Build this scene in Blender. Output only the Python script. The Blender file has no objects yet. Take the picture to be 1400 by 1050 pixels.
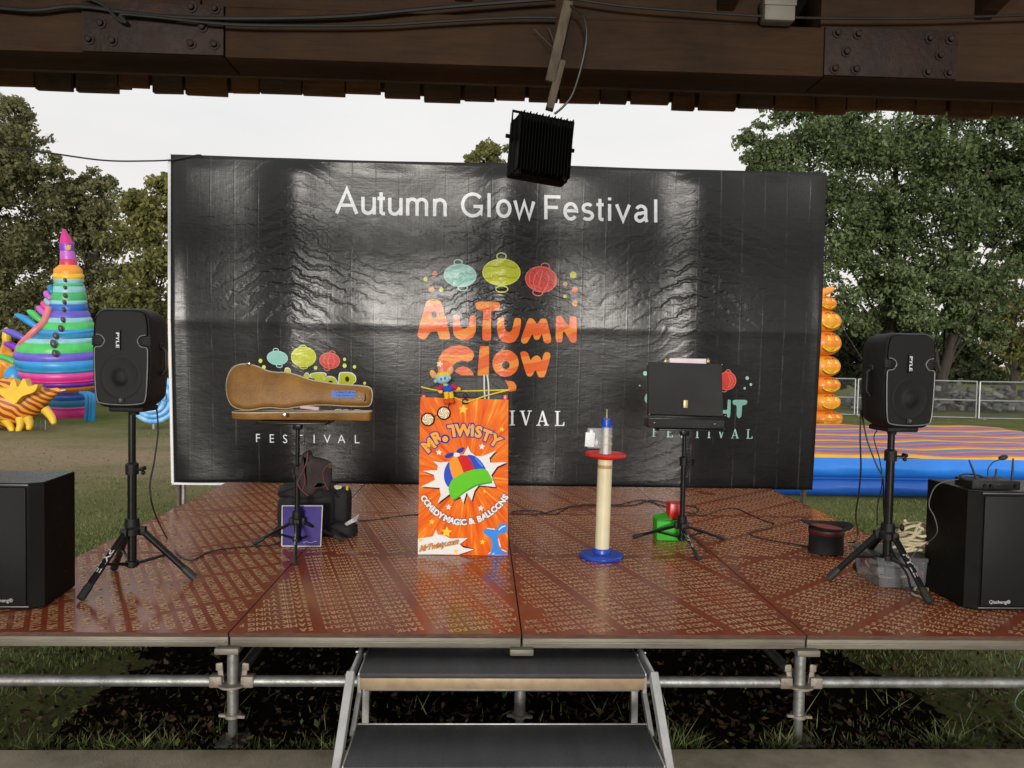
import bpy, bmesh, math, random
import numpy as np
from mathutils import Vector, Matrix, noise as mnoise
random.seed(7); rng = np.random.default_rng(7)
SC = bpy.context.scene; COL = SC.collection
R = math.radians; PI = math.pi
# ------------------------------------------------------------------ camera
CAMZ = 1.667; F = 1050.0
PITCH, ROLL, YAW = 0.0383, 0.0183, 0.0377
cw, sw = math.cos(YAW), math.sin(YAW)
fw = Vector((sw, cw, 0)); rt = Vector((cw, -sw, 0)); up = Vector((0, 0, 1))
f2 = fw*math.cos(PITCH) - up*math.sin(PITCH); u2 = up*math.cos(PITCH) + fw*math.sin(PITCH)
r3 = rt*math.cos(ROLL) + u2*math.sin(ROLL); u3 = u2*math.cos(ROLL) - rt*math.sin(ROLL)
cd = bpy.data.cameras.new('camera'); cam = bpy.data.objects.new('camera', cd); COL.objects.link(cam)
cd.sensor_width = 36; cd.lens = F*36/1400; cd.clip_start = 0.05; cd.clip_end = 600
cam.matrix_world = Matrix((r3, u3, -f2)).transposed().to_4x4(); cam.location = (0, 0, CAMZ)
SC.camera = cam
# ------------------------------------------------------------------ world, sun, exposure
SUN_EL = R(6)
w = bpy.data.worlds.new('World'); SC.world = w; w.use_nodes = True
nt = w.node_tree; bg = nt.nodes['Background']
sky = nt.nodes.new('ShaderNodeTexSky'); sky.sky_type = 'NISHITA'; sky.sun_disc = False
sky.sun_elevation = SUN_EL; sky.sun_rotation = R(180); sky.air_density = 1.0; sky.dust_density = 3.0
hs = nt.nodes.new('ShaderNodeHueSaturation'); hs.inputs['Saturation'].default_value = 0.25
nt.links.new(sky.outputs[0], hs.inputs['Color'])
# an overcast veil: even cloud light mixed over the clear sky, with soft cloud patches
tc = nt.nodes.new('ShaderNodeTexCoord'); nz = nt.nodes.new('ShaderNodeTexNoise')
mp = nt.nodes.new('ShaderNodeMapping'); mp.inputs['Scale'].default_value = (1, 1, 3.5)
nt.links.new(tc.outputs['Generated'], mp.inputs['Vector']); nt.links.new(mp.outputs[0], nz.inputs['Vector'])
nz.inputs['Scale'].default_value = 2.2; nz.inputs['Detail'].default_value = 5
cr = nt.nodes.new('ShaderNodeValToRGB'); nt.links.new(nz.outputs[0], cr.inputs[0])
cr.color_ramp.elements[0].position = .3; cr.color_ramp.elements[0].color = (5.85, 5.88, 5.95, 1)
cr.color_ramp.elements[1].position = .7; cr.color_ramp.elements[1].color = (6.75, 6.65, 6.5, 1)
mx = nt.nodes.new('ShaderNodeMix'); mx.data_type = 'RGBA'; mx.inputs[0].default_value = 0.8
sx_ = nt.nodes.new('ShaderNodeSeparateXYZ'); nt.links.new(tc.outputs['Generated'], sx_.inputs[0])
hz = nt.nodes.new('ShaderNodeMapRange'); hz.inputs[1].default_value = .0; hz.inputs[2].default_value = .30; hz.inputs[3].default_value = .75; hz.inputs[4].default_value = 0; nt.links.new(sx_.outputs[2], hz.inputs[0])
wm = nt.nodes.new('ShaderNodeMix'); wm.data_type = 'RGBA'; nt.links.new(hz.outputs[0], wm.inputs[0]); nt.links.new(cr.outputs[0], wm.inputs[6]); wm.inputs[7].default_value = (6.7, 6.05, 5.75, 1)
nt.links.new(hs.outputs[0], mx.inputs[6]); nt.links.new(wm.outputs[2], mx.inputs[7])
nt.links.new(mx.outputs[2], bg.inputs['Color']); bg.inputs['Strength'].default_value = 0.1
sl = bpy.data.lights.new('sun', 'SUN'); sl.energy = 1.5; sl.angle = R(11); sl.color = (1, .95, .87)
so = bpy.data.objects.new('sun', sl); COL.objects.link(so); so.rotation_euler = (R(90)-SUN_EL, 0, R(-4))
so.location = (0, -20, 12)
SC.view_settings.view_transform = 'Standard'; SC.view_settings.look = 'None'
SC.view_settings.gamma = 1; SC.view_settings.use_curve_mapping = False; SC.view_settings.exposure = 0.66
SC.cycles.max_bounces = 6; SC.cycles.transparent_max_bounces = 12

# ------------------------------------------------------------------ helpers
def ray(u, v): return f2 + r3*((u-700)/F) + u3*((525-v)/F)
def on_y(u, v, Y): d = ray(u, v); return Vector((0, 0, CAMZ)) + d*(Y/d.y)
def on_z(u, v, Z): d = ray(u, v); return Vector((0, 0, CAMZ)) + d*((Z-CAMZ)/d.z)
def lin(*c):
    return tuple((x/255/12.92 if x <= 10 else ((x/255+.055)/1.055)**2.4) for x in c) + (1.0,)
def lerp(a, b, t): return a + (b-a)*t

class N:   # node wrapper for short expressions
    def __init__(s, nt, out): s.nt = nt; s.o = out
def mnode(nt, op, *a, clamp=False):
    n = nt.nodes.new('ShaderNodeMath'); n.operation = op; n.use_clamp = clamp
    for i, x in enumerate(a):
        if hasattr(x, 'is_output') or isinstance(x, bpy.types.NodeSocket): nt.links.new(x, n.inputs[i])
        else: n.inputs[i].default_value = x
    return n.outputs[0]
def pos_xyz(nt, obj=True):
    if obj:
        t = nt.nodes.new('ShaderNodeTexCoord'); o = t.outputs['Object']
    else:
        t = nt.nodes.new('ShaderNodeNewGeometry'); o = t.outputs['Position']
    s = nt.nodes.new('ShaderNodeSeparateXYZ'); nt.links.new(o, s.inputs[0])
    return s.outputs[0], s.outputs[1], s.outputs[2], o
def noise_n(nt, vec, scale=5, detail=4, rough=.55, stretch=None, dist=0):
    n = nt.nodes.new('ShaderNodeTexNoise'); n.inputs['Scale'].default_value = scale
    n.inputs['Detail'].default_value = detail; n.inputs['Roughness'].default_value = rough
    n.inputs['Distortion'].default_value = dist
    if stretch:
        m = nt.nodes.new('ShaderNodeMapping'); m.inputs['Scale'].default_value = stretch
        nt.links.new(vec, m.inputs['Vector']); vec = m.outputs[0]
    nt.links.new(vec, n.inputs['Vector']); return n.outputs[0]
def ramp(nt, fac, stops, interp='LINEAR'):
    r = nt.nodes.new('ShaderNodeValToRGB'); nt.links.new(fac, r.inputs[0]); e = r.color_ramp.elements
    r.color_ramp.interpolation = interp
    while len(e) < len(stops): e.new(.5)
    for i, (p, c) in enumerate(stops): e[i].position = p; e[i].color = c
    return r.outputs[0]
def mixc(nt, fac, a, b, mode='MIX'):
    m = nt.nodes.new('ShaderNodeMix'); m.data_type = 'RGBA'; m.blend_type = mode
    for i, x in ((0, fac), (6, a), (7, b)):
        if isinstance(x, bpy.types.NodeSocket): nt.links.new(x, m.inputs[i])
        else: m.inputs[i].default_value = x
    return m.outputs[2]
MATS = {}
def mat(name, col, col2=None, rough=.5, metal=0, spec=.5, vs=6, bump=0, bs=60, stretch=None, coat=0, rvar=.12, lo=.35, hi=.65, emit=0, alpha=1, trans=0):
    if name in MATS: return MATS[name]
    m = bpy.data.materials.new(name); MATS[name] = m; m.use_nodes = True; nt = m.node_tree
    b = nt.nodes['Principled BSDF']; x, y, z, o = pos_xyz(nt)
    n1 = noise_n(nt, o, vs, 5, .6, stretch)
    if col2 is None: col2 = tuple(c*.78 for c in col[:3]) + (1,)
    cc = ramp(nt, n1, [(lo, col), (hi, col2)]); nt.links.new(cc, b.inputs['Base Color'])
    n2 = noise_n(nt, o, vs*3.1, 4, .6, stretch)
    rr = mnode(nt, 'MULTIPLY_ADD', n2, rvar*2, rough-rvar); rr = mnode(nt, 'MAXIMUM', rr, .03); nt.links.new(rr, b.inputs['Roughness'])
    b.inputs['Metallic'].default_value = metal; b.inputs['Specular IOR Level'].default_value = spec
    b.inputs['Coat Weight'].default_value = coat; b.inputs['Transmission Weight'].default_value = trans
    b.inputs['Alpha'].default_value = alpha
    if emit: nt.links.new(cc, b.inputs['Emission Color']); b.inputs['Emission Strength'].default_value = emit
    if bump:
        n3 = noise_n(nt, o, bs, 4, .6, stretch); bm_ = nt.nodes.new('ShaderNodeBump')
        bm_.inputs['Strength'].default_value = bump; bm_.inputs['Distance'].default_value = .01
        nt.links.new(n3, bm_.inputs['Height']); nt.links.new(bm_.outputs[0], b.inputs['Normal'])
    return m

def tag(o, label=None, cat=None, group=None, kind=None):
    if label: o['label'] = label
    if cat: o['category'] = cat
    if group: o['group'] = group
    if kind: o['kind'] = kind
    return o
def wloc(o):
    v = Vector((0, 0, 0))
    while o: v += o.location; o = o.parent
    return v
def thing(name, label, cat, loc, group=None):
    o = bpy.data.objects.new(name, None); o.empty_display_size = .1; COL.objects.link(o); o.location = Vector(loc)
    return tag(o, label, cat, group)
def copy_tree(o, parent=None):
    c = o.copy(); COL.objects.link(c)
    if parent: c.parent = parent
    for ch in list(o.children): copy_tree(ch, c)
    return c

class MB:
    """collects shapes (world coordinates) and links them as ONE mesh object"""
    def __init__(s): s.v = []; s.f = []; s.m = []
    def add(s, vs, fs, mi=0, M=None):
        k = len(s.v)
        for p in vs:
            p = Vector(p)
            s.v.append(M @ p if M else p)
        for f in fs: s.f.append([i+k for i in f]); s.m.append(mi)
        return s
    def bm(s, b, mi=0, M=None):
        b.verts.index_update()
        s.add([v.co.copy() for v in b.verts], [[v.index for v in f.verts] for f in b.faces], mi, M); b.free(); return s
    def box(s, c, d, bev=0, M=None, mi=0, seg=2):
        b = bmesh.new(); bmesh.ops.create_cube(b, size=1)
        for v in b.verts: v.co = Vector((v.co.x*d[0], v.co.y*d[1], v.co.z*d[2]))
        if bev: bmesh.ops.bevel(b, geom=list(b.edges), offset=min(bev, min(d)*.45), segments=seg, profile=.5, affect='EDGES')
        T = Matrix.Translation(Vector(c))
        return s.bm(b, mi, T @ M if M else T)
    def bar(s, p, q, wd, ht, bev=.002, mi=0, upv=(0, 0, 1)):
        p = Vector(p); q = Vector(q); d = q-p; L = d.length; y = d.normalized(); x = y.cross(Vector(upv))
        if x.length < 1e-4: x = y.cross(Vector((0, 1, 0)))
        x.normalize(); z = x.cross(y)
        b = bmesh.new(); bmesh.ops.create_cube(b, size=1)
        for v in b.verts: v.co = Vector((v.co.x*wd, v.co.y*L, v.co.z*ht))
        if bev: bmesh.ops.bevel(b, geom=list(b.edges), offset=bev, segments=1, affect='EDGES')
        return s.bm(b, mi, Matrix.Translation((p+q)/2) @ Matrix((x, y, z)).transposed().to_4x4())
    def tube(s, pts, r, n=10, mi=0, cap=True):
        pts = [Vector(p) for p in pts]; L = len(pts)
        rs = r if isinstance(r, (list, tuple)) else [r]*L
        t = [(pts[min(i+1, L-1)]-pts[max(i-1, 0)]).normalized() for i in range(L)]
        a = t[0].cross(Vector((0, 0, 1)))
        if a.length < .01: a = t[0].cross(Vector((1, 0, 0)))
        a.normalize(); vs = []
        for i in range(L):
            a = (a - t[i]*a.dot(t[i])).normalized(); b = t[i].cross(a)
            for k in range(n):
                an = 2*PI*k/n; vs.append(pts[i] + (a*math.cos(an)+b*math.sin(an))*rs[i])
        fs = [(i*n+k, i*n+(k+1) % n, (i+1)*n+(k+1) % n, (i+1)*n+k) for i in range(L-1) for k in range(n)]
        if cap: fs += [tuple(range(n-1, -1, -1)), tuple(range((L-1)*n, L*n))]
        return s.add(vs, fs, mi)
    def lathe(s, prof, c=(0, 0, 0), n=24, mi=0, M=None, mis=None):
        vs = []; fs = []; L = len(prof)
        for r, z in prof:
            for k in range(n):
                a = 2*PI*k/n; vs.append((r*math.cos(a), r*math.sin(a), z))
        T = Matrix.Translation(Vector(c)); T = T @ M if M else T
        for i in range(L-1):
            ff = [(i*n+k, i*n+(k+1) % n, (i+1)*n+(k+1) % n, (i+1)*n+k) for k in range(n)]
            if mis: s.add([], [], 0); fs.append((ff, mis[i]))
            else: fs.append((ff, mi))
        k0 = len(s.v)
        s.add(vs, [], 0, T)
        for ff, m_ in fs:
            for f in ff: s.f.append([i+k0 for i in f]); s.m.append(m_)
        if prof[0][0] > 1e-5: s.f.append([k0+i for i in range(n-1, -1, -1)]); s.m.append(mis[0] if mis else mi)
        if prof[-1][0] > 1e-5: s.f.append([k0+(L-1)*n+i for i in range(n)]); s.m.append(mis[-1] if mis else mi)
        return s
    def ball(s, c, r, n=16, mi=0, M=None):
        r = (r, r, r) if not hasattr(r, '__len__') else r
        b = bmesh.new(); bmesh.ops.create_uvsphere(b, u_segments=n, v_segments=max(6, n//2), radius=1)
        for v in b.verts: v.co = Vector((v.co.x*r[0], v.co.y*r[1], v.co.z*r[2]))
        T = Matrix.Translation(Vector(c)); return s.bm(b, mi, T @ M if M else T)
    def loft(s, rings, mi=0, cap=True, mis=None):
        n = len(rings[0]); k0 = len(s.v); L = len(rings)
        for r in rings: s.v += [Vector(p) for p in r]
        for i in range(L-1):
            for k in range(n):
                s.f.append([k0+i*n+k, k0+i*n+(k+1) % n, k0+(i+1)*n+(k+1) % n, k0+(i+1)*n+k]); s.m.append(mis[i] if mis else mi)
        if cap:
            s.f.append([k0+i for i in range(n-1, -1, -1)]); s.m.append(mis[0] if mis else mi)
            s.f.append([k0+(L-1)*n+i for i in range(n)]); s.m.append(mis[-1] if mis else mi)
        return s
    def build(s, name, mats, parent=None, smooth=35, label=None):
        if not isinstance(mats, (list, tuple)): mats = [mats]
        me = bpy.data.meshes.new(name); off = wloc(parent) if parent else Vector((0, 0, 0))
        me.from_pydata([tuple(p-off) for p in s.v], [], s.f)
        for m_ in mats: me.materials.append(m_)
        if len(mats) > 1: me.polygons.foreach_set('material_index', s.m)
        b = bmesh.new(); b.from_mesh(me); bmesh.ops.recalc_face_normals(b, faces=b.faces); b.to_mesh(me); b.free()
        if smooth:
            me.polygons.foreach_set('use_smooth', [True]*len(me.polygons)); me.set_sharp_from_angle(angle=R(smooth))
        me.update()
        o = bpy.data.objects.new(name, me); COL.objects.link(o)
        if parent: o.parent = parent
        if label: o['label'] = label
        return o
def np_mesh(name, V, Fq, m, parent=None, k=4, smooth=False):
    """big meshes: V (n,3), Fq (f,k) index arrays"""
    me = bpy.data.meshes.new(name); off = wloc(parent) if parent else Vector((0, 0, 0))
    V = np.asarray(V, np.float32) - np.array(off, np.float32); Fq = np.asarray(Fq, np.int32)
    me.vertices.add(len(V)); me.vertices.foreach_set('co', V.ravel())
    me.loops.add(Fq.size); me.loops.foreach_set('vertex_index', Fq.ravel())
    me.polygons.add(len(Fq)); me.polygons.foreach_set('loop_start', np.arange(0, Fq.size, k, dtype=np.int32))
    me.polygons.foreach_set('loop_total', np.full(len(Fq), k, np.int32))
    if smooth: me.polygons.foreach_set('use_smooth', np.ones(len(Fq), bool))
    me.materials.append(m); me.update(calc_edges=True); me.validate()
    o = bpy.data.objects.new(name, me); COL.objects.link(o)
    if parent: o.parent = parent
    return o
def catmull(pts, n=6, closed=False):
    P = [Vector(p) for p in pts]; L = len(P); out = []
    rng_ = range(L if closed else L-1)
    for i in rng_:
        if closed: a, b, c, d = P[(i-1) % L], P[i], P[(i+1) % L], P[(i+2) % L]
        else: a, b, c, d = P[max(i-1, 0)], P[i], P[i+1], P[min(i+2, L-1)]
        for k in range(n):
            t = k/n; out.append(.5*((2*b)+(c-a)*t+(2*a-5*b+4*c-d)*t*t+(3*b-a-3*c+d)*t**3))
    if not closed: out.append(P[-1])
    return out
# ---- flat print: filled 2D outlines (holes by even-odd), lettering
def fill2d(splines):
    cu = bpy.data.curves.new('tmp', 'CURVE'); cu.dimensions = '2D'; cu.fill_mode = 'BOTH'
    for sp in splines:
        s = cu.splines.new('POLY'); s.points.add(len(sp)-1); s.use_cyclic_u = True
        for i, p in enumerate(sp): s.points[i].co = (p[0], p[1], 0, 1)
    o = bpy.data.objects.new('tmp', cu); me = bpy.data.meshes.new_from_object(o)
    V = [(v.co.x, v.co.y) for v in me.vertices]; Fs = [list(p.vertices) for p in me.polygons]
    bpy.data.objects.remove(o); bpy.data.curves.remove(cu); bpy.data.meshes.remove(me)
    return V, Fs
def text2d(txt, offset=0, res=3, shear=0, space=1.0):
    cu = bpy.data.curves.new('tmp', 'FONT'); cu.body = txt; cu.fill_mode = 'FRONT'; cu.resolution_u = res
    cu.offset = offset; cu.shear = shear; cu.space_character = space
    o = bpy.data.objects.new('tmp', cu); me = bpy.data.meshes.new_from_object(o)
    V = [(v.co.x, v.co.y) for v in me.vertices]; Fs = [list(p.vertices) for p in me.polygons]
    bpy.data.objects.remove(o); bpy.data.curves.remove(cu); bpy.data.meshes.remove(me)
    return V, Fs
def fit2d(V, x0, x1, y0, y1):
    a = np.array(V); mn = a.min(0); mx_ = a.max(0)
    return [(x0+(p[0]-mn[0])/(mx_[0]-mn[0])*(x1-x0), y0+(p[1]-mn[1])/(mx_[1]-mn[1])*(y1-y0)) for p in a]
def center2d(V, h, c=(0, 0), rot=0, cap=None):
    """scale so its height is h, centre at c, rotate"""
    a = np.array(V); mn = a.min(0); mx_ = a.max(0); s = h/(mx_[1]-mn[1]); m_ = (mn+mx_)/2
    ca, sa = math.cos(rot), math.sin(rot)
    return [(c[0]+s*((p[0]-m_[0])*ca-(p[1]-m_[1])*sa), c[1]+s*((p[0]-m_[0])*sa+(p[1]-m_[1])*ca)) for p in a]
def ell(cx, cy, rx, ry=None, rot=0, n=28):
    ry = ry or rx; ca, sa = math.cos(rot), math.sin(rot); out = []
    for k in range(n):
        a = 2*PI*k/n; x, y = rx*math.cos(a), ry*math.sin(a); out.append((cx+x*ca-y*sa, cy+x*sa+y*ca))
    return out
def star(cx, cy, r, rot=0, q=.45, n=5):
    return [(cx+(r if k % 2 == 0 else r*q)*math.sin(PI*k/n+rot), cy-(r if k % 2 == 0 else r*q)*math.cos(PI*k/n+rot)) for k in range(2*n)]
def smooth2(pts, n=5): return [(p.x, p.y) for p in catmull([(a, b, 0) for a, b in pts], n, True)]
# ------------------------------------------------------------------ common materials
M_ALU = mat('aluminium', (.40, .40, .39, 1), (.28, .28, .27, 1), .45, .8, bump=.08, bs=120, vs=9)
M_ALUB = mat('bright_aluminium', (.62, .62, .61, 1), (.48, .48, .47, 1), .5, .55, bump=.08, bs=120, vs=9)
M_RIM = mat('weathered_rim', (.20, .185, .15, 1), (.12, .105, .08, 1), .55, .35, bump=.2, bs=80, vs=6, stretch=(.3, 2, 2))
M_GALV = mat('galvanised_steel', (.36, .37, .36, 1), (.2, .2, .19, 1), .45, .75, bump=.15, bs=90, vs=14)
M_RUSTG = mat('weathered_steel', (.27, .24, .2, 1), (.15, .085, .045, 1), .6, .5, bump=.3, bs=70, vs=10, lo=.5, hi=.75)
M_BLACKP = mat('black_plastic', (.0045, .0045, .005, 1), (.008, .008, .0085, 1), .4, spec=.25, bump=.25, bs=500, vs=8)
M_BLACKM = mat('black_metal', (.005, .005, .0055, 1), (.009, .009, .009, 1), .3, .05, spec=.28, vs=10)
M_RUBBER = mat('black_rubber', (.01, .01, .01, 1), (.016, .016, .016, 1), .6)
M_CABLE = mat('cable_black', (.008, .008, .008, 1), (.014, .014, .014, 1), .5)
M_SILVER = mat('silver_trim', (.3, .3, .31, 1), (.22, .22, .22, 1), .35, .4)
M_WHITE = mat('white_print', (.72, .73, .74, 1), (.66, .67, .68, 1), .5)
M_CHROME = mat('chrome', (.6, .6, .6, 1), (.5, .5, .5, 1), .18, 1.0)
M_RED = mat('red_plastic', (.55, .015, .012, 1), (.45, .012, .01, 1), .35)
M_YEL = mat('yellow_cord', (.75, .6, .03, 1), (.6, .45, .03, 1), .6)
# ------------------------------------------------------------------ ground
def ground_material():
    m = bpy.data.materials.new('lawn'); m.use_nodes = True; nt = m.node_tree; b = nt.nodes['Principled BSDF']
    x, y, z, o = pos_xyz(nt)
    g = ramp(nt, noise_n(nt, o, 1.1, 8, .7), [(.3, (.10, .125, .04, 1)), (.52, (.15, .165, .06, 1)), (.72, (.22, .20, .095, 1))])
    dry = ramp(nt, noise_n(nt, o, 9, 6, .7), [(.3, (.26, .19, .125, 1)), (.7, (.40, .32, .215, 1))])
    d1 = noise_n(nt, o, .35, 5, .6, (1, 1.6, 1))
    # worn strip crossing the left field 9 to 14 m away
    s1 = mnode(nt, 'SUBTRACT', y, 12.0); s1 = mnode(nt, 'ABSOLUTE', s1); s1 = mnode(nt, 'MULTIPLY_ADD', s1, -.22, 1.1, clamp=True)
    lft = mnode(nt, 'MULTIPLY', x, -.4, clamp=True)
    f = mnode(nt, 'MULTIPLY', mnode(nt, 'MULTIPLY', s1, lft), mnode(nt, 'MULTIPLY_ADD', d1, 3.2, -.75, clamp=True), clamp=True)
    c = mixc(nt, f, g, dry)
    # bare dirt and litter below the stage, its shade put into the dark colour
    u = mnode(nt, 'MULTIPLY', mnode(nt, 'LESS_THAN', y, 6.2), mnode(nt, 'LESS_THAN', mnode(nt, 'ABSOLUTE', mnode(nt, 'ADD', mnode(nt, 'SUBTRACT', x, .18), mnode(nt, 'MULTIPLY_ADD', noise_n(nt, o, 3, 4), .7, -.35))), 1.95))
    shaded_dirt = ramp(nt, noise_n(nt, o, 16, 6, .75), [(.3, (.006, .0042, .003, 1)), (.6, (.016, .0105, .0065, 1)), (.75, (.035, .021, .012, 1))])
    c = mixc(nt, u, c, shaded_dirt)
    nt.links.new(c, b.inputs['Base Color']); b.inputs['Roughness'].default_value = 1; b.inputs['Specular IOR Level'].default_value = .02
    bp = nt.nodes.new('ShaderNodeBump'); bp.inputs['Strength'].default_value = .8; bp.inputs['Distance'].default_value = .06
    nt.links.new(noise_n(nt, o, 22, 8, .8), bp.inputs['Height']); nt.links.new(bp.outputs[0], b.inputs['Normal'])
    return m
def ground():
    xs = np.concatenate([np.linspace(-320, -40, 15), np.linspace(-36, 36, 73), np.linspace(40, 320, 15)])
    ys = np.concatenate([np.linspace(-60, -2, 12), np.linspace(0, 40, 81), np.linspace(44, 420, 30)])
    X, Y = np.meshgrid(xs, ys); Z = .03*np.sin(X*.31+1)*np.sin(Y*.27)*np.clip((Y-5)/6, 0, 1) + .012*np.sin(X*1.3)*np.cos(Y*1.7)*np.clip((Y-3.3), 0, 1)
    V = np.stack([X, Y, Z], -1).reshape(-1, 3); nx = len(xs); ny = len(ys)
    i = (np.arange(ny-1)[:, None]*nx + np.arange(nx-1)).ravel(); Fq = np.stack([i, i+1, i+1+nx, i+nx], -1)
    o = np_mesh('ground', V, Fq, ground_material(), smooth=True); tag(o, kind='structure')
ground()
M_CONC = mat('concrete', (.44, .37, .26, 1), (.25, .21, .15, 1), .85, bump=.5, bs=90, vs=5, lo=.4, hi=.7)
mb = MB(); mb.box((0, .05, .0), (16, 6.1, .09), .008); tag(mb.build('concrete_floor', M_CONC), kind='structure')

# ------------------------------------------------------------------ stage
SZ = .49; SXL, SXR, SYF, SYB = -2.26, 2.64, 3.19, 6.86; SX0 = .181; SXM = [SXL, SX0-1.22, SX0, SX0+1.22, SXR]
def deck_material():
    m = bpy.data.materials.new('film_faced_plywood'); m.use_nodes = True; nt = m.node_tree; b = nt.nodes['Principled BSDF']
    x, y, z, o = pos_xyz(nt, False)
    c = ramp(nt, noise_n(nt, o, 2.6, 6, .65), [(.3, (.20, .038, .014, 1)), (.7, (.29, .066, .025, 1))])
    dust_or_glint = noise_n(nt, o, 6, 7, .72, (1, .6, 1)); dm = mnode(nt, 'MULTIPLY_ADD', dust_or_glint, 2.4, -1.15, clamp=True)
    c = mixc(nt, mnode(nt, 'MULTIPLY', dm, .24), c, (.27, .19, .15, 1))
    nt.links.new(c, b.inputs['Base Color'])
    r = mnode(nt, 'MULTIPLY_ADD', dm, .2, .17); nt.links.new(r, b.inputs['Roughness'])
    b.inputs['Specular IOR Level'].default_value = .4
    bp = nt.nodes.new('ShaderNodeBump'); bp.inputs['Strength'].default_value = .05; bp.inputs['Distance'].default_value = .01
    nt.links.new(noise_n(nt, o, 7, 5, .6), bp.inputs['Height']); nt.links.new(bp.outputs[0], b.inputs['Normal'])
    return m
M_DECK = deck_material()
M_PRINT = mat('pale_print', (.64, .385, .205, 1), (.42, .2, .09, 1), .32, vs=7, lo=.4, hi=.75)
M_PLYEDGE = mat('ply_edge', (.05, .02, .012, 1), (.09, .045, .025, 1), .8, vs=20, stretch=(1, 1, 8))
stage = thing('stage_platform', 'low scaffold stage with red brown printed plywood deck in front of the black banner', 'stage', (SX0, 5, 0))
WORD = []
xcur = 0
for wd in ('SAMKYUNG', 'FORM'):
    for ch in wd:
        V, Fs = text2d(ch, .03, 2); a = np.array(V); V = a - [a[:, 0].min(), 0]; V[:, 0] *= 1.1; wid = V[:, 0].max()
        tri = []
        for f in Fs: tri += [(f[0], f[i], f[i+1]) for i in range(1, len(f)-1)]
        WORD.append((V+[xcur, 0], np.array(tri), xcur+wid/2)); xcur += wid+.10
    xcur += .30
WLEN = xcur-.4
def printed(rect, ang, band, flip=False, rows=.062, per=.45, cap=.041, ph=0.0):
    """lettering repeated over a panel: rows at angle ang, the columns running along the direction band"""
    x0, x1, y0, y1 = rect; cx, cy = (x0+x1)/2, (y0+y1)/2
    s = .40/WLEN; sy = cap/.76
    d = np.array([math.cos(ang), math.sin(ang)]); nrm = np.array([-d[1], d[0]])
    bd = np.array([math.cos(band), math.sin(band)]); bd = bd/abs(bd@nrm)
    Vs = []; Ts = []; k = 0
    n = int(3.2/rows)
    for r in range(-n, n):
        for c in range(-9, 10):
            o = np.array([cx, cy]) + bd*r*rows + d*(c*per+ph)
            if abs(o[0]-cx) > (x1-x0) or abs(o[1]-cy) > (y1-y0): continue
            for V, T, xc in WORD:
                q = V*[s, sy]
                if flip: q = np.array([.40, cap]) - q
                P = o + q[:, :1]*d + q[:, 1:]*nrm
                mn, mx_ = P.min(0), P.max(0)
                if mn[0] < x0+.006 or mx_[0] > x1-.006 or mn[1] < y0+.006 or mx_[1] > y1-.006: continue
                if mnoise.noise(Vector((mn[0]*2.3, mn[1]*2.3, 3))) > .66: continue     # worn away
                Vs.append(np.c_[P, np.full(len(P), SZ+.0008)]); Ts.append(T+k); k += len(P)
    return np.concatenate(Vs), np.concatenate(Ts)
ROWY = [SYF, 4.45, 5.63, SYB]
for ci in range(4):
    for ri in range(3):
        x0, x1 = SXM[ci]+.003, SXM[ci+1]-.003; y0, y1 = ROWY[ri]+(.002 if ri else 0), ROWY[ri+1]-.002
        mb = MB(); mb.box(((x0+x1)/2, (y0+y1)/2, SZ-.009), (x1-x0, y1-y0, .018), 0)
        p = mb.build('deck_panel', [M_DECK], stage)
        me = p.data; me.materials.append(M_PLYEDGE)
        for f in me.polygons:
            if abs(f.normal.z) < .5: f.material_index = 1
        a = [(R(118), R(40), False), (R(17), R(107), True), (R(17), R(107), False), (R(-35), R(40), False)][ci]
        if ci == 1 and ri > 0: a = (R(17), R(107), False)
        V, T = printed((x0, x1, y0, y1), a[0], a[1], a[2], ph=.11*ri+.07*ci)
        np_mesh('printed_lettering', V, T, M_PRINT, p, 3)
mb = MB()
for i in range(4):    # front rim, one length per bay
    x0, x1 = SXM[i]+.004, SXM[i+1]-.004
    if i == 0: x0 = SXL
    mb = MB(); mb.box(((x0+x1)/2, SYF+.03, SZ-.0405), (x1-x0, .05, .043), .004); mb.box(((x0+x1)/2, SYF+.004, SZ-.0405), (x1-x0-.02, .004, .01), .001)
    mb.build('deck_rim', M_RIM, stage)
mb = MB()
for x in (SXL+.025, SXR-.025): mb.box((x, (SYF+SYB)/2+.05, SZ-.042), (.05, SYB-SYF-.12, .045), .004)
mb.box((SX0, SYB-.03, SZ-.042), (SXR-SXL-.12, .05, .045), .004); mb.build('deck_rim', M_ALU, stage)
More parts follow.
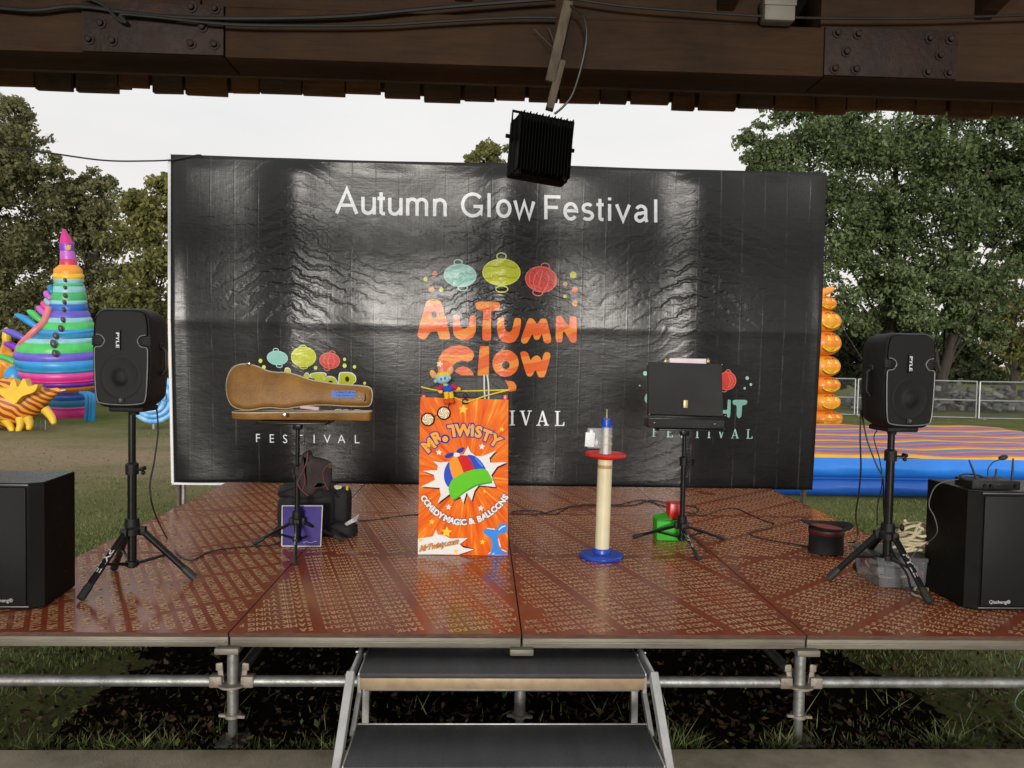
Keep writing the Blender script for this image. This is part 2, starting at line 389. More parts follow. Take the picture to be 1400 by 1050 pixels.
def post(x, y, kind=0):
    mb = MB(); mb.tube([(x, y, .115), (x, y, SZ-.075)], .0242, 16)
    mb.build('post', M_GALV, stage)
    mb = MB(); mb.box((x, y-.03, SZ-.069), (.1, .12, .028), .006); mb.build('head_plate', M_RIM, stage)
    mb = MB(); pr = []
    for k in range(30): zz = .005+k*.0037; pr += [(.0165, zz), (.0195, zz+.0018)]
    mb.lathe(pr, (x, y, 0), 14); mb.box((x, y, .004), (.12, .12, .007), .002); mb.build('screw_jack', M_GALV, stage)
    mb = MB(); mb.lathe([(.02, .108), (.034, .108), (.034, .122), (.02, .122)], (x, y, 0), 14)
    mb.bar((x-.055, y-.01, .118), (x+.055, y-.012, .112), .016, .012); mb.build('jack_nut', M_RUSTG, stage)
    mb = MB(); mb.lathe([(.0245, .247), (.062, .247), (.062, .256), (.0245, .256)], (x, y, 0), 20)
    mb.build('rosette', M_RUSTG, stage)
    for sx in (-1, 1):
        mb = MB(); mb.box((x+sx*.066, y-.004, .266), (.055, .05, .05), .008)
        mb.box((x+sx*.05, y-.006, .30), (.022, .008, .085), .002, Matrix.Rotation(R(6*sx), 4, 'Y'))
        mb.box((x+sx*.055, y-.006, .325), (.028, .01, .03), .002); mb.build('wedge_clamp', M_RUSTG, stage)
PX = [SXM[0]+.03, SXM[1], SXM[2], SXM[3], SXM[4]-.03]
for x in PX: post(x, SYF+.06)
for x in PX:
    for y in (5.0, 6.75):
        mb = MB(); mb.tube([(x, y, 0.005), (x, y, SZ-.06)], .0242, 12); mb.build('post', M_GALV, stage)
for i in range(4):
    mb = MB(); mb.tube([(PX[i]+.09, SYF+.06, .262), (PX[i+1]-.09, SYF+.06, .262)], .0232, 16)
    mb.build('ledger_pipe', [M_RUSTG, M_GALV][1], stage)
for x in PX[1:4]:
    mb = MB(); mb.tube([(x, SYF+.15, .262), (x, 6.7, .262)], .0232, 12); mb.build('ledger_pipe', M_GALV, stage)
for xa, xb in ((PX[1], PX[2]), (PX[2], PX[3])):
    mb = MB(); mb.tube([(xa+.12, SYF+.13, SZ-.08), (xb-.1, 4.9, .1)], .006, 6); mb.build('brace_rod', M_GALV, stage)

# ------------------------------------------------------------------ portable steps
M_TREAD = mat('ribbed_black_tread', (.02, .021, .024, 1), (.038, .04, .045, 1), .5, vs=5, bump=.35, bs=260, stretch=(1, .12, 1))
M_TEDGE = mat('tan_edge', (.34, .25, .15, 1), (.25, .18, .11, 1), .5, .2, vs=12)
steps = thing('stage_steps', 'two step aluminium stairs with black ribbed treads set against the stage front', 'steps', (.1, 3.0, .045))
stx = .0; SL, SR_ = -.47, .67
def tread(yb, yf, z):
    mb = MB(); mb.box((.10, (yb+yf)/2, z-.008), (SR_-SL, yb-yf, .016), .002); t = mb.build('tread', M_TREAD, steps)
    mb = MB(); mb.box((.10, yf+.008, z-.040), (SR_-SL-.01, .022, .045), .003); mb.build('nosing', M_TEDGE, t)
    mb = MB(); mb.box((.10, yf+.03, z-.072), (SR_-SL-.04, .02, .014), .002); mb.build('tread_rail', M_ALU, t)
    mb = MB(); mb.box((.10, yb+.004, z-.006), (SR_-SL+.004, .006, .018), .001)
    for x in (SL, SR_): mb.box((x, (yb+yf)/2, z-.007), (.006, yb-yf, .018), .001)
    mb.build('trim', M_ALU, t)
tread(3.28, 3.0, .40); tread(2.97, 2.66, .21)
for sx, x in ((-1, SL), (1, SR_)):
    mb = MB(); mb.bar((x+sx*.03, 3.29, .385), (x+sx*.03, 2.99, .385), .012, .05, .002); mb.bar((x+sx*.03, 3.0, .40), (x+sx*.034, 2.60, .05), .03, .05, .003); mb.build('stringer', M_ALUB, steps)
    mb = MB(); mb.bar((x+sx*.0, 3.03, .385), (x+sx*.0, 3.03, .30), .018, .03, .002); mb.bar((x, 3.03, .31), (x+sx*.01, 2.92, .185), .018, .03, .002); mb.build('bracket', M_ALU, steps)
    mb = MB(); mb.bar((x+sx*.006, 3.26, .385), (x+sx*.006, 3.24, .05), .03, .03, .002); mb.build('leg', M_ALU, steps)
    mb = MB()
    for y, z in ((3.0, .392), (3.24, .392), (2.7, .125)): mb.tube([(x+sx*.028, y, z), (x+sx*.05, y, z)], .008, 8)
    mb.build('bolt', M_CHROME, steps)

# ------------------------------------------------------------------ banner
BY = 6.9445; BL, BR, BB, BT = -2.78, 3.091, CAMZ-1.211, CAMZ+1.706
RIDX = [on_y(400, 430, BY).x, on_y(690, 430, BY).x, on_y(950, 430, BY).x]; SEAMZ = on_y(690, 446, BY).z
def tarp_shape(x, z):
    """depth offset of the tarpaulin: it bellies between the poles behind it"""
    b = .0
    for xc in RIDX: b = b - .040*np.exp(-((x-xc)/.22)**2)
    b = b + .018*np.sin(x*2.1+.4)*np.sin((z-.4)*1.3) + .008*np.sin(x*5.3+z*1.9)
    b = b - .005*np.exp(-((z-SEAMZ)/.05)**2)
    b = b + .012*np.exp(-((z-BB)/.25)**2)*np.sin(x*6.0+1.2)
    e = np.minimum(np.minimum(x-BL, BR-x), np.minimum(z-BB+.15, BT-z)); return BY + .055*np.clip(SEAMZ-z, 0, 9) + b*np.clip(e/.12, 0.1, 1)
def tarp_nodes(nt, b, art=False):
    x, y, z, o = pos_xyz(nt, False)
    n1 = noise_n(nt, o, 1.7, 4, .6); n2 = noise_n(nt, o, 5.5, 5, .65, (1, 1, 2.2))
    H = None
    def addH(h):
        nonlocal H
        H = h if H is None else mnode(nt, 'ADD', H, h)
    zt = mnode(nt, 'MULTIPLY_ADD', z, 2.6, -2.6*(SEAMZ-.06), clamp=True)          # above the seam
    zt2 = mnode(nt, 'MULTIPLY_ADD', z, -1.0, BT-.35, clamp=True); env_z = mnode(nt, 'MULTIPLY', zt, zt2)
    env_z = mnode(nt, 'MULTIPLY_ADD', env_z, 1.0, .14)
    for xc in RIDX:                                                           # gathered chevrons either side of each pole
        d = mnode(nt, 'ABSOLUTE', mnode(nt, 'SUBTRACT', x, xc))
        env = mnode(nt, 'EXPONENT', mnode(nt, 'MULTIPLY', d, -2.9))
        p = mnode(nt, 'ADD', mnode(nt, 'MULTIPLY', d, .42), z)
        p = mnode(nt, 'MULTIPLY_ADD', n2, .16, p); p = mnode(nt, 'MULTIPLY_ADD', n1, .5, p)
        wv = mnode(nt, 'SINE', mnode(nt, 'MULTIPLY', p, 46)); w2 = mnode(nt, 'SINE', mnode(nt, 'MULTIPLY', p, 97))
        wv = mnode(nt, 'ADD', wv, mnode(nt, 'MULTIPLY', w2, .4))
        addH(mnode(nt, 'MULTIPLY', mnode(nt, 'MULTIPLY', wv, env), mnode(nt, 'MULTIPLY', env_z, .0062)))
    fr = mnode(nt, 'FRACT', mnode(nt, 'MULTIPLY_ADD', x, 1/.207, .25)); fr = mnode(nt, 'ABSOLUTE', mnode(nt, 'SUBTRACT', fr, .5))
    crease = mnode(nt, 'EXPONENT', mnode(nt, 'MULTIPLY', mnode(nt, 'MULTIPLY', fr, fr), -1600))
    addH(mnode(nt, 'MULTIPLY', crease, mnode(nt, 'MULTIPLY_ADD', n1, .003, -.0011)))
    addH(mnode(nt, 'MULTIPLY', n2, .0022)); addH(mnode(nt, 'MULTIPLY', noise_n(nt, o, 1.3, 3, .5, (1, 1, .3)), .007))
    n3 = noise_n(nt, o, 2.2, 6, .72, (1, 1, 3.2), dist=1.6); addH(mnode(nt, 'MULTIPLY', n3, .0018))
    wv_ = noise_n(nt, o, 55, 3, .6, (1, 1, .06)); addH(mnode(nt, 'MULTIPLY', wv_, .0006))
    wh_ = noise_n(nt, o, 55, 3, .6, (.06, 1, 1)); addH(mnode(nt, 'MULTIPLY', wh_, .0006))
    bp = nt.nodes.new('ShaderNodeBump'); bp.inputs['Strength'].default_value = .75; bp.inputs['Distance'].default_value = 1.0
    nt.links.new(H, bp.inputs['Height']); nt.links.new(bp.outputs[0], b.inputs['Normal'])
    nt.links.new(mnode(nt, 'MULTIPLY_ADD', n2, .16, .2), b.inputs['Roughness'])
    b.inputs['Specular IOR Level'].default_value = .34
    return x, z, o, n2, crease
def tarp_mat(name, col, col2=None, stripes=False):
    m = bpy.data.materials.new(name); m.use_nodes = True; nt = m.node_tree; b = nt.nodes['Principled BSDF']
    x, z, o, n2, cre = tarp_nodes(nt, b)
    if stripes:
        p = mnode(nt, 'MULTIPLY_ADD', x, -.22, z); p = mnode(nt, 'ADD', p, mnode(nt, 'MULTIPLY', noise_n(nt, o, 1.6, 2), .35))
        s = mnode(nt, 'SINE', mnode(nt, 'MULTIPLY', p, 34)); s = mnode(nt, 'MULTIPLY_ADD', s, 5, -1.2, clamp=True)
        c = mixc(nt, s, col, col2)
    else:
        c = ramp(nt, n2, [(.3, col), (.7, tuple(q*.85 for q in col[:3])+(1,))])
    dust_or_glint = mnode(nt, 'MULTIPLY', cre, mnode(nt, 'MULTIPLY_ADD', noise_n(nt, o, 3.1, 4, .7), .9, -.42, clamp=True))  # glints along the folds, painted as pale grey crease lines
    c = mixc(nt, dust_or_glint, c, (.3, .3, .3, 1)); nt.links.new(c, b.inputs['Base Color']); return m
M_TARP = tarp_mat('black_tarpaulin', (.0115, .0115, .0125, 1))
M_TWHITE = tarp_mat('tarp_white', (.80, .83, .86, 1)); M_TTEAL = tarp_mat('tarp_teal', (.25, .52, .46, 1)); M_TTEAL2 = tarp_mat('tarp_pale_teal', (.36, .62, .57, 1))
M_TYEL = tarp_mat('tarp_lime', (.47, .52, .02, 1)); M_TYEL2 = tarp_mat('tarp_pale_lime', (.60, .66, .10, 1)); M_TRED = tarp_mat('tarp_red', (.58, .055, .045, 1)); M_TRED2 = tarp_mat('tarp_pale_red', (.72, .17, .13, 1))
M_TOR = tarp_mat('tarp_orange', (.60, .10, .018, 1), (.66, .21, .03, 1), True); M_TDOT = tarp_mat('tarp_amber', (.58, .24, .04, 1)); M_TDR = tarp_mat('tarp_dark_outline', (.08, .012, .006, 1))
M_TDOTR = tarp_mat('tarp_dot_red', (.62, .11, .04, 1))
banner = thing('festival_banner', 'wide black tarpaulin banner printed with white heading and lantern logos behind the stage', 'banner', (.15, BY, 0))
xs = np.linspace(BL, BR, 160); zs = np.linspace(BB, BT, 90); X, Z = np.meshgrid(xs, zs); Yv = tarp_shape(X, Z)
sag = .012*np.sin((X-BL)*1.07)**2; Zs = np.where(Z > BT-.001, Z-sag*.6, Z)
i = (np.arange(89)[:, None]*160+np.arange(159)).ravel()
sheet = np_mesh('tarpaulin', np.stack([X, Yv, Zs], -1).reshape(-1, 3), np.stack([i, i+1, i+161, i+160], -1), M_TARP, banner, smooth=True)
so_ = sheet.modifiers.new('thick', 'SOLIDIFY'); so_.thickness = .003; so_.offset = 1
def to_banner(p): q = on_y(p[0], p[1], BY); return (q.x, q.z)
def banner_art(name, splines, m, lift=.003, px=True, VF=None, parent=banner):
    if VF is None:
        if px: splines = [[to_banner(p) for p in s] for s in splines]
        V, Fs = fill2d(splines)
    else: V, Fs = VF
    b = bmesh.new(); vs = [b.verts.new((p[0], p[1], 0)) for p in V]
    for f in Fs:
        try: b.faces.new([vs[k] for k in f])
        except ValueError: pass
    a = np.array(V); h = .045
    for ax in (0, 1):
        n0, n1_ = a[:, ax].min(), a[:, ax].max()
        for t in np.arange(math.ceil(n0/h)*h, n1_, h):
            co = Vector((t, 0, 0)) if ax == 0 else Vector((0, t, 0)); no = Vector((1, 0, 0)) if ax == 0 else Vector((0, 1, 0))
            bmesh.ops.bisect_plane(b, geom=b.verts[:]+b.edges[:]+b.faces[:], plane_co=co, plane_no=no, dist=1e-6)
    off = wloc(parent)
    for v in b.verts:
        y = float(tarp_shape(np.array(v.co.x), np.array(v.co.y)))
        v.co = Vector((v.co.x, y-.0035-lift, v.co.y))-off
    for f in b.faces:
        f.normal_update(); f.smooth = True
        if f.normal.y > 0: f.normal_flip()
    me = bpy.data.meshes.new(name); b.to_mesh(me); b.free(); me.materials.append(m)
    o = bpy.data.objects.new(name, me); COL.objects.link(o); o.parent = parent; return o
def txt_px(t, x0, y0, x1, y1, hgt, m, name, res=4, offset=0, lift=.003):
    """lettering on the banner from baseline start (x0,y0) to end (x1,y1); hgt = full height of this text in photo pixels"""
    V, Fs = text2d(t, offset, res); a = np.array(V); mnx, mxx = a[:, 0].min(), a[:, 0].max(); s = hgt/(a[:, 1].max()-min(0, a[:, 1].min()))
    W = [to_banner((x0+(p[0]-mnx)/(mxx-mnx)*(x1-x0), y0+(p[0]-mnx)/(mxx-mnx)*(y1-y0)-p[1]*s)) for p in a]
    return banner_art(name, None, m, lift, VF=(W, Fs))
def arc_(cx, cy, rx, ry, a0, a1, n=18): return [(cx+rx*math.cos(R(a0+(a1-a0)*k/n)), cy+ry*math.sin(R(a0+(a1-a0)*k/n))) for k in range(n+1)]
GL_ = {   # plain grotesque letters as centre lines: width, strokes (cap height 1, x-height .73)
 'A': (.86, [[(.02, 0), (.43, 1), (.84, 0)], [(.16, .34), (.70, .34)]]), 'G': (.94, [arc_(.47, .5, .42, .455, 40, 322, 28)+[(.83, .16), (.83, .44), (.5, .44)]]),
 'F': (.72, [[(.07, 0), (.07, .955), (.68, .955)], [(.07, .51), (.58, .51)]]), 'l': (.16, [[(.08, 0), (.08, 1)]]), 'i': (.16, [[(.08, 0), (.08, .72)], [(.08, .88), (.08, 1)]]),
 'u': (.6, [[(.07, .72), (.07, .25)]+arc_(.27, .24, .2, .195, 180, 300, 10)+[(.47, .15), (.53, .3)], [(.53, .72), (.53, 0)]]), 't': (.33, [[(.15, .93), (.15, .16)]+arc_(.25, .14, .1, .095, 180, 285, 6)+[(.31, .045)], [(.0, .68), (.31, .68)]]),
 'm': (.92, [[(.07, 0), (.07, .72)], [(.07, .45)]+arc_(.27, .5, .19, .185, 160, 0, 12)+[(.46, 0)], [(.46, .45)]+arc_(.655, .5, .195, .185, 160, 0, 12)+[(.85, 0)]]), 'n': (.58, [[(.07, 0), (.07, .72)], [(.07, .42)]+arc_(.29, .47, .215, .215, 160, 0, 12)+[(.505, 0)]]),
 'o': (.62, [arc_(.31, .36, .255, .325, 0, 360, 28)]), 'w': (.84, [[(.02, .72), (.21, .03), (.42, .68), (.63, .03), (.82, .72)]]), 'e': (.62, [[(.08, .385), (.55, .385)]+arc_(.315, .36, .245, .325, 4, 322, 26)]),
 's': (.54, [arc_(.27, .52, .19, .16, 35, 250, 14)+arc_(.27, .20, .205, .16, 75, -145, 14)]), 'v': (.6, [[(.02, .72), (.30, .03), (.58, .72)]]), 'a': (.62, [arc_(.3, .49, .2, .195, 160, 0, 12)+[(.5, .15), (.55, .0)], [(.5, .42), (.3, .38)]+arc_(.23, .2, .165, .165, 75, 300, 14)+[(.42, .12), (.5, .24)]])}
def ribbon(pts, wd):
    out = []; L = len(pts); closed = abs(pts[0][0]-pts[-1][0])+abs(pts[0][1]-pts[-1][1]) < 1e-4
    for i in range(L):
        a = Vector(pts[i-1] if i else (pts[-2] if closed else pts[0])); b = Vector(pts[i]); c = Vector(pts[i+1] if i < L-1 else (pts[1] if closed else pts[-1]))
        t0 = (b-a).normalized() if (b-a).length else (c-b).normalized(); t1 = (c-b).normalized() if (c-b).length else t0; m_ = (t0+t1).normalized(); k = min(2.2, 1/max(.3, m_.dot(t1))); nv = Vector((-m_.y, m_.x))*wd/2*k
        out.append(((b+nv)[:], (b-nv)[:]))
    return out
title_px = [('A', 460), ('u', 494), ('t', 516), ('u', 530.5), ('m', 555), ('n', 592), ('G', 631), ('l', 666), ('o', 678.5), ('w', 703), ('F', 744), ('e', 770), ('s', 794.5), ('t', 815), ('i', 830.5), ('v', 842), ('a', 867), ('l', 894)]
for ch, x0_ in title_px:
    ti = (x0_-460)/434; cap = lerp(33.5, 31.5, ti); yb = lerp(292, 304, ti)
    for si, stk in enumerate(GL_[ch][1]):
        rb_ = ribbon(stk, .14); V = []; Fs = []
        for a_, b_ in rb_: V += [to_banner((x0_+q[0]*cap, yb-q[1]*cap+q[0]*cap*.027)) for q in (a_, b_)]
        Fs = [(2*i, 2*i+1, 2*i+3, 2*i+2) for i in range(len(rb_)-1)]
        banner_art('title_letter', None, M_TWHITE, .003+.0003*si, VF=(V, Fs))
K = lambda pts: [(560+x/5.8333, 390+y/5.8333) for x, y in pts]
orange = [
 [[(140,110),(245,112),(290,260),(328,425),(300,433),(240,432),(222,368),(165,370),(128,432),(95,432),(58,405),(100,250)], [(173,255),(180,215),(198,203),(215,218),(218,258),(198,264)]],
 [[(345,235),(400,238),(402,310),(415,340),(440,347),(465,335),(478,300),(480,240),(530,243),(528,370),(505,415),(460,438),(420,440),(370,420),(345,380)]],
 [[(540,130),(710,135),(724,160),(715,197),(690,206),(650,203),(648,300),(652,435),(615,446),(578,435),(582,300),(590,203),(560,202),(530,185),(525,150)]],
 [[(705,255),(755,258),(752,320),(765,365),(795,378),(818,355),(835,260),(888,265),(885,330),(870,400),(840,450),(790,463),(735,450),(703,400),(695,330)]],
 [[(945,262),(985,265),(1018,315),(1045,265),(1095,265),(1132,430),(1128,455),(1100,466),(1072,455),(1055,385),(1035,430),(1015,437),(995,430),(980,385),(955,430),(935,462),(905,466),(888,450),(890,420)]],
 [[(1168,243),(1215,243),(1275,335),(1278,245),(1335,245),(1335,440),(1320,460),(1290,458),(1225,350),(1222,455),(1165,455)]],
 [[(228,690),(222,640),(232,580),(270,520),(330,487),(400,478),(460,490),(505,525),(515,560),(498,597),(465,610),(420,600),(375,612),(345,645),(325,690),(335,750),(390,790),(450,780),(460,740),(400,712),(366,695),(364,676),(385,658),(425,646),(465,656),(500,688),(514,730),(505,820),(440,860),(350,860),(270,810)]],
 [[(568,485),(630,485),(635,500),(632,735),(626,745),(545,745),(540,735),(558,500)]],
 [ell(765, 622, 105, 107), ell(767, 637, 30, 31)],
 [[(880,545),(890,528),(920,525),(945,540),(965,602),(985,570),(1015,557),(1040,570),(1058,607),(1065,560),(1080,535),(1105,530),(1127,550),(1118,600),(1080,735),(1030,737),(1005,670),(975,728),(935,728)]],
 [[(640,760),(795,760),(830,770),(852,800),(850,840),(800,848),(640,848)]]]
def rnd(pts, q=.16):
    out = []; n = len(pts)
    for k in range(n):
        a, b, c = pts[k-1], pts[k], pts[(k+1) % n]
        p0 = (lerp(b[0], a[0], q), lerp(b[1], a[1], q)); p2 = (lerp(b[0], c[0], q), lerp(b[1], c[1], q))
        for t in (0, .33, .67, 1): out.append(tuple((1-t)**2*p0[j]+2*t*(1-t)*b[j]+t*t*p2[j] for j in (0, 1)))
    return out
for L in orange:
    L = [rnd(s, .3) if len(s) < 26 else s for s in L]
    banner_art('logo_letter', [K(s) for s in L], M_TOR)
def dots(lst, m, f): 
    for x, y, r in lst: banner_art('printed_dot', [f(ell(x, y, r, r*1.08, n=16))], m)
K2 = lambda pts: [(560+x/5.8333, 330+y/5.8333) for x, y in pts]
K5 = lambda pts: [(340+x/7.5, 460+y/7.5) for x, y in pts]
K6 = lambda pts: [(860+x/7.3684, 480+y/7.3684) for x, y in pts]
def lantern(f, c, rx, ry, rot, top, bot, mA, mB, lw=9, lines=()):
    o = banner_art('printed_lantern', [f(ell(c[0], c[1], rx, ry, rot, 36))], mB, .0025)
    banner_art('lantern_fill', [f(ell(c[0], c[1], rx-lw, ry-lw, rot, 36))], mA, .0035, parent=o)
    for (x, y, a, b) in (top, bot): banner_art('lantern_ring', [f(ell(x, y, a, b, rot)), f(ell(x, y, a-lw, b-lw, rot))], mB, .003, parent=o)
    for q in lines: banner_art('lantern_rib', [f([(x-4, y) for x, y in q]+[(x+4, y) for x, y in q[::-1]])], mB, .0042, parent=o)
lantern(K2, (403, 272), 132, 92, .06, (387, 168, 37, 25), (423, 372, 42, 26), M_TTEAL, M_TTEAL2)
lantern(K2, (732, 250), 152, 108, 0, (732, 125, 42, 32), (735, 384, 52, 29), M_TYEL, M_TYEL2)
lantern(K2, (1050, 302), 130, 104, .12, (1083, 198, 37, 29), (1022, 408, 44, 29), M_TRED, M_TRED2, 8,
        [[(1000, 212), (955, 260), (955, 330), (985, 380)], [(1045, 225), (1000, 270), (985, 330), (1000, 385)], [(1062, 235), (1042, 300), (1028, 370)], [(1090, 235), (1112, 290), (1100, 350), (1070, 395)], [(1120, 240), (1165, 300), (1150, 360), (1110, 400)]])
dots([(128, 302, 17), (253, 384, 17), (1305, 267, 27), (1240, 438, 14)], M_TYEL, K2)
dots([(175, 382, 23), (1243, 340, 17), (1319, 495, 22)], M_TDOT, K2); dots([(200, 260, 20), (1319, 388, 24)], M_TDOTR, K2)
lantern(K5, (298, 220), 112, 74, .08, (283, 142, 32, 24), (318, 300, 36, 22), M_TTEAL, M_TTEAL2)
lantern(K5, (567, 210), 126, 106, 0, (562, 108, 38, 22), (568, 316, 40, 20), M_TYEL, M_TYEL2)
lantern(K5, (830, 248), 106, 84, .12, (858, 165, 32, 20), (800, 332, 32, 20), M_TRED, M_TRED2, 7, [[(790, 190), (760, 240), (790, 300)], [(835, 190), (810, 250), (820, 315)], [(860, 195), (880, 250), (860, 310)]])
dots([(118, 250, 20), (153, 315, 20), (685, 322, 18), (983, 235, 16), (982, 300, 21), (1085, 312, 17), (1188, 480, 15)], M_TYEL2, K5)
def bubble(L, f):
    for s in L:
        o = banner_art('logo_letter', [f(smooth2(s))], M_TWHITE, .0025); cx = sum(p[0] for p in s)/len(s); cy = sum(p[1] for p in s)/len(s)
        banner_art('letter_fill', [f(smooth2([(cx+(x-cx)*.90, cy+(y-cy)*.90) for x, y in s]))], M_TYEL, .0042, parent=o)
bubble([[(375,335),(400,318),(430,330),(440,370),(425,470),(390,480),(370,440)], [(560,420),(585,372),(620,385),(640,480),(575,490),(540,470)], [(630,385),(700,368),(780,372),(795,400),(770,430),(760,520),(690,520),(680,440),(640,425)],
        [(745,470),(790,415),(850,408),(895,440),(910,520),(740,520)], [(915,480),(925,380),(970,365),(1050,370),(1095,405),(1098,460),(1060,500),(1090,560),(940,560)]], K5)
banner_art('letter_counter', [K5(ell(1008, 437, 21, 29))], M_TARP, .0055); banner_art('letter_counter', [K5(ell(836, 470, 22, 18))], M_TARP, .0055); banner_art('letter_counter', [K5(ell(628, 440, 14, 18))], M_TARP, .0055)
bubble([[(780,800),(850,790),(850,850),(820,868),(785,860)], [(868,760),(950,755),(945,830),(915,866),(880,850)], [(950,760),(1030,760),(1030,830),(1000,866),(965,845)], [(1060,760),(1150,760),(1148,830),(1110,866),(1070,840)]], K5)
# lantern, dots and letters of the right-hand logo
lantern(K6, (990, 300), 93, 94, .1, (998, 212, 30, 27), (960, 395, 30, 20), M_TRED, M_TRED2, 8, [[(1000, 230), (1022, 300), (1000, 375)], [(1020, 235), (1055, 300), (1020, 370)]])
dots([(163, 225, 21), (215, 478, 56)], M_TTEAL2, K6); dots([(110, 348, 8), (1192, 272, 17), (1231, 337, 13), (1169, 375, 12)], M_TTEAL2, K6)
banner_art('logo_letter', [K6(rnd([(1052,492),(1198,492),(1198,530),(1180,545),(1147,547),(1145,660),(1120,682),(1094,660),(1094,547),(1065,545),(1050,525)], .3))], M_TTEAL)
banner_art('logo_letter', [K6(rnd([(1000,490),(1032,492),(1030,655),(1015,678),(996,660),(996,632),(930,632),(930,595),(998,595)], .2))], M_TTEAL)
SERIF = {'F': [[(0,0),(0,.06),(.1,.06),(.1,.94),(0,.94),(0,1),(.62,1),(.62,.8),(.57,.8),(.5,.94),(.24,.94),(.24,.56),(.46,.56),(.46,.5),(.24,.5),(.24,.06),(.36,.06),(.36,0)]],
 'E': [[(0,0),(0,.06),(.1,.06),(.1,.94),(0,.94),(0,1),(.62,1),(.62,.8),(.57,.8),(.5,.94),(.24,.94),(.24,.56),(.48,.56),(.48,.5),(.24,.5),(.24,.06),(.52,.06),(.6,.22),(.65,.22),(.65,0)]],
 'T': [[(.2,0),(.2,.06),(.31,.06),(.31,.94),(.1,.94),(.05,.78),(0,.78),(0,1),(.76,1),(.76,.78),(.71,.78),(.66,.94),(.45,.94),(.45,.06),(.56,.06),(.56,0)]],
 'I': [[(0,0),(0,.06),(.1,.06),(.1,.94),(0,.94),(0,1),(.36,1),(.36,.94),(.25,.94),(.25,.06),(.36,.06),(.36,0)]],
 'V': [[(.38,0),(.1,.94),(0,.94),(0,1),(.35,1),(.35,.94),(.25,.94),(.45,.24),(.64,.94),(.54,.94),(.54,1),(.82,1),(.82,.94),(.72,.94),(.46,0)]],
 'A': [[(0,0),(0,.06),(.1,.06),(.38,1),(.47,1),(.76,.06),(.85,.06),(.85,0),(.5,0),(.5,.06),(.6,.06),(.54,.27),(.24,.27),(.18,.06),(.28,.06),(.28,0)], [(.26,.33),(.52,.33),(.39,.76)]],
 'L': [[(0,0),(0,.06),(.1,.06),(.1,.94),(0,.94),(0,1),(.36,1),(.36,.94),(.24,.94),(.24,.06),(.52,.06),(.6,.26),(.65,.26),(.63,0)]],
 'S': [[(.02,.0),(.02,.3),(.08,.3),(.14,.12),(.28,.06),(.4,.14),(.4,.28),(.06,.58),(.03,.8),(.14,.96),(.3,1),(.5,.95),(.5,.72),(.44,.72),(.4,.88),(.28,.93),(.18,.84),(.2,.7),(.52,.42),(.54,.2),(.44,.04),(.28,-.01),(.12,.04),(.08,.0)]]}
def serif(word, xs_, y0, y1, h, m):
    for c, x in zip(word, xs_):
        t = (x-xs_[0])/(xs_[-1]-xs_[0]); yb = lerp(y0, y1, t); w_ = max(p[0] for p in SERIF[c][0])
        banner_art('festival_letter', [[(x+(p[0]-w_/2)*h, yb-p[1]*h) for p in s] for s in SERIF[c]], m)
serif('FESTIVAL', [601, 624, 648, 673, 700.5, 719, 742.5, 766], 580, 583, 20.5, M_TWHITE)
serif('FESTIVAL', [896.5, 916, 934.5, 953, 970, 987.5, 1007, 1027], 597.5, 600.5, 13, M_TTEAL2)
for c, x in zip('FESTIVAL', [350.5, 370.5, 389.5, 409, 428.5, 446, 465.5, 487]):
    V, Fs = text2d(c, -.006, 4); a = np.array(V); w_ = a[:, 0].max()-a[:, 0].min(); s = 12.2/.72; yb = 605.5+(x-350)/137*1.5
    banner_art('festival_letter', None, M_TWHITE, VF=([to_banner((x+(p[0]-a[:, 0].min()-w_/2)*s*.95, yb-p[1]*s)) for p in a], Fs))
# hem, frame poles and legs
mb = MB(); mb.bar((BL-.012, BY+.0, SEAMZ-.002), (BL-.012, BY, BT+.01), .026, .02, .004, upv=(0, 1, 0)); mb.bar((BL-.012, BY+.055*(SEAMZ-BB), BB-.01), (BL-.012, BY, SEAMZ), .026, .02, .004, upv=(0, 1, 0))
mb.box(((BL+.1-.56), BY, BB-.012), (.01, .01, .01)) if False else None
mb.bar((BL-.02, BY+.085, BB-.012), (BL+1.0, BY+.085, BB-.012), .02, .022, .003); mb.build('white_edge_strip', M_WHITE, banner)
M_POLE = mat('weathered_wood_post', (.13, .10, .07, 1), (.07, .055, .04, 1), .8, vs=12, stretch=(6, 6, 1), bump=.4)
for x in (BL+.02, BR-.06):
    mb = MB(); mb.bar((x, BY+.12, 0), (x, BY+.12, BB-.005), .035, .035, .003); mb.build('timber_leg', M_POLE, banner)
for x in [BL+.05]+RIDX+[BR-.05]:
    mb = MB(); mb.tube([(x, BY+.16, 0), (x, BY+.16, BT-.03)], .024, 10); mb.build('scaffold_pole', M_GALV, banner)
for z in (BB+.1, SEAMZ, BT-.06):
    mb = MB(); mb.tube([(BL+.03, BY+.205, z), (BR-.03, BY+.205, z)], .022, 10); mb.build('scaffold_rail', M_GALV, banner)

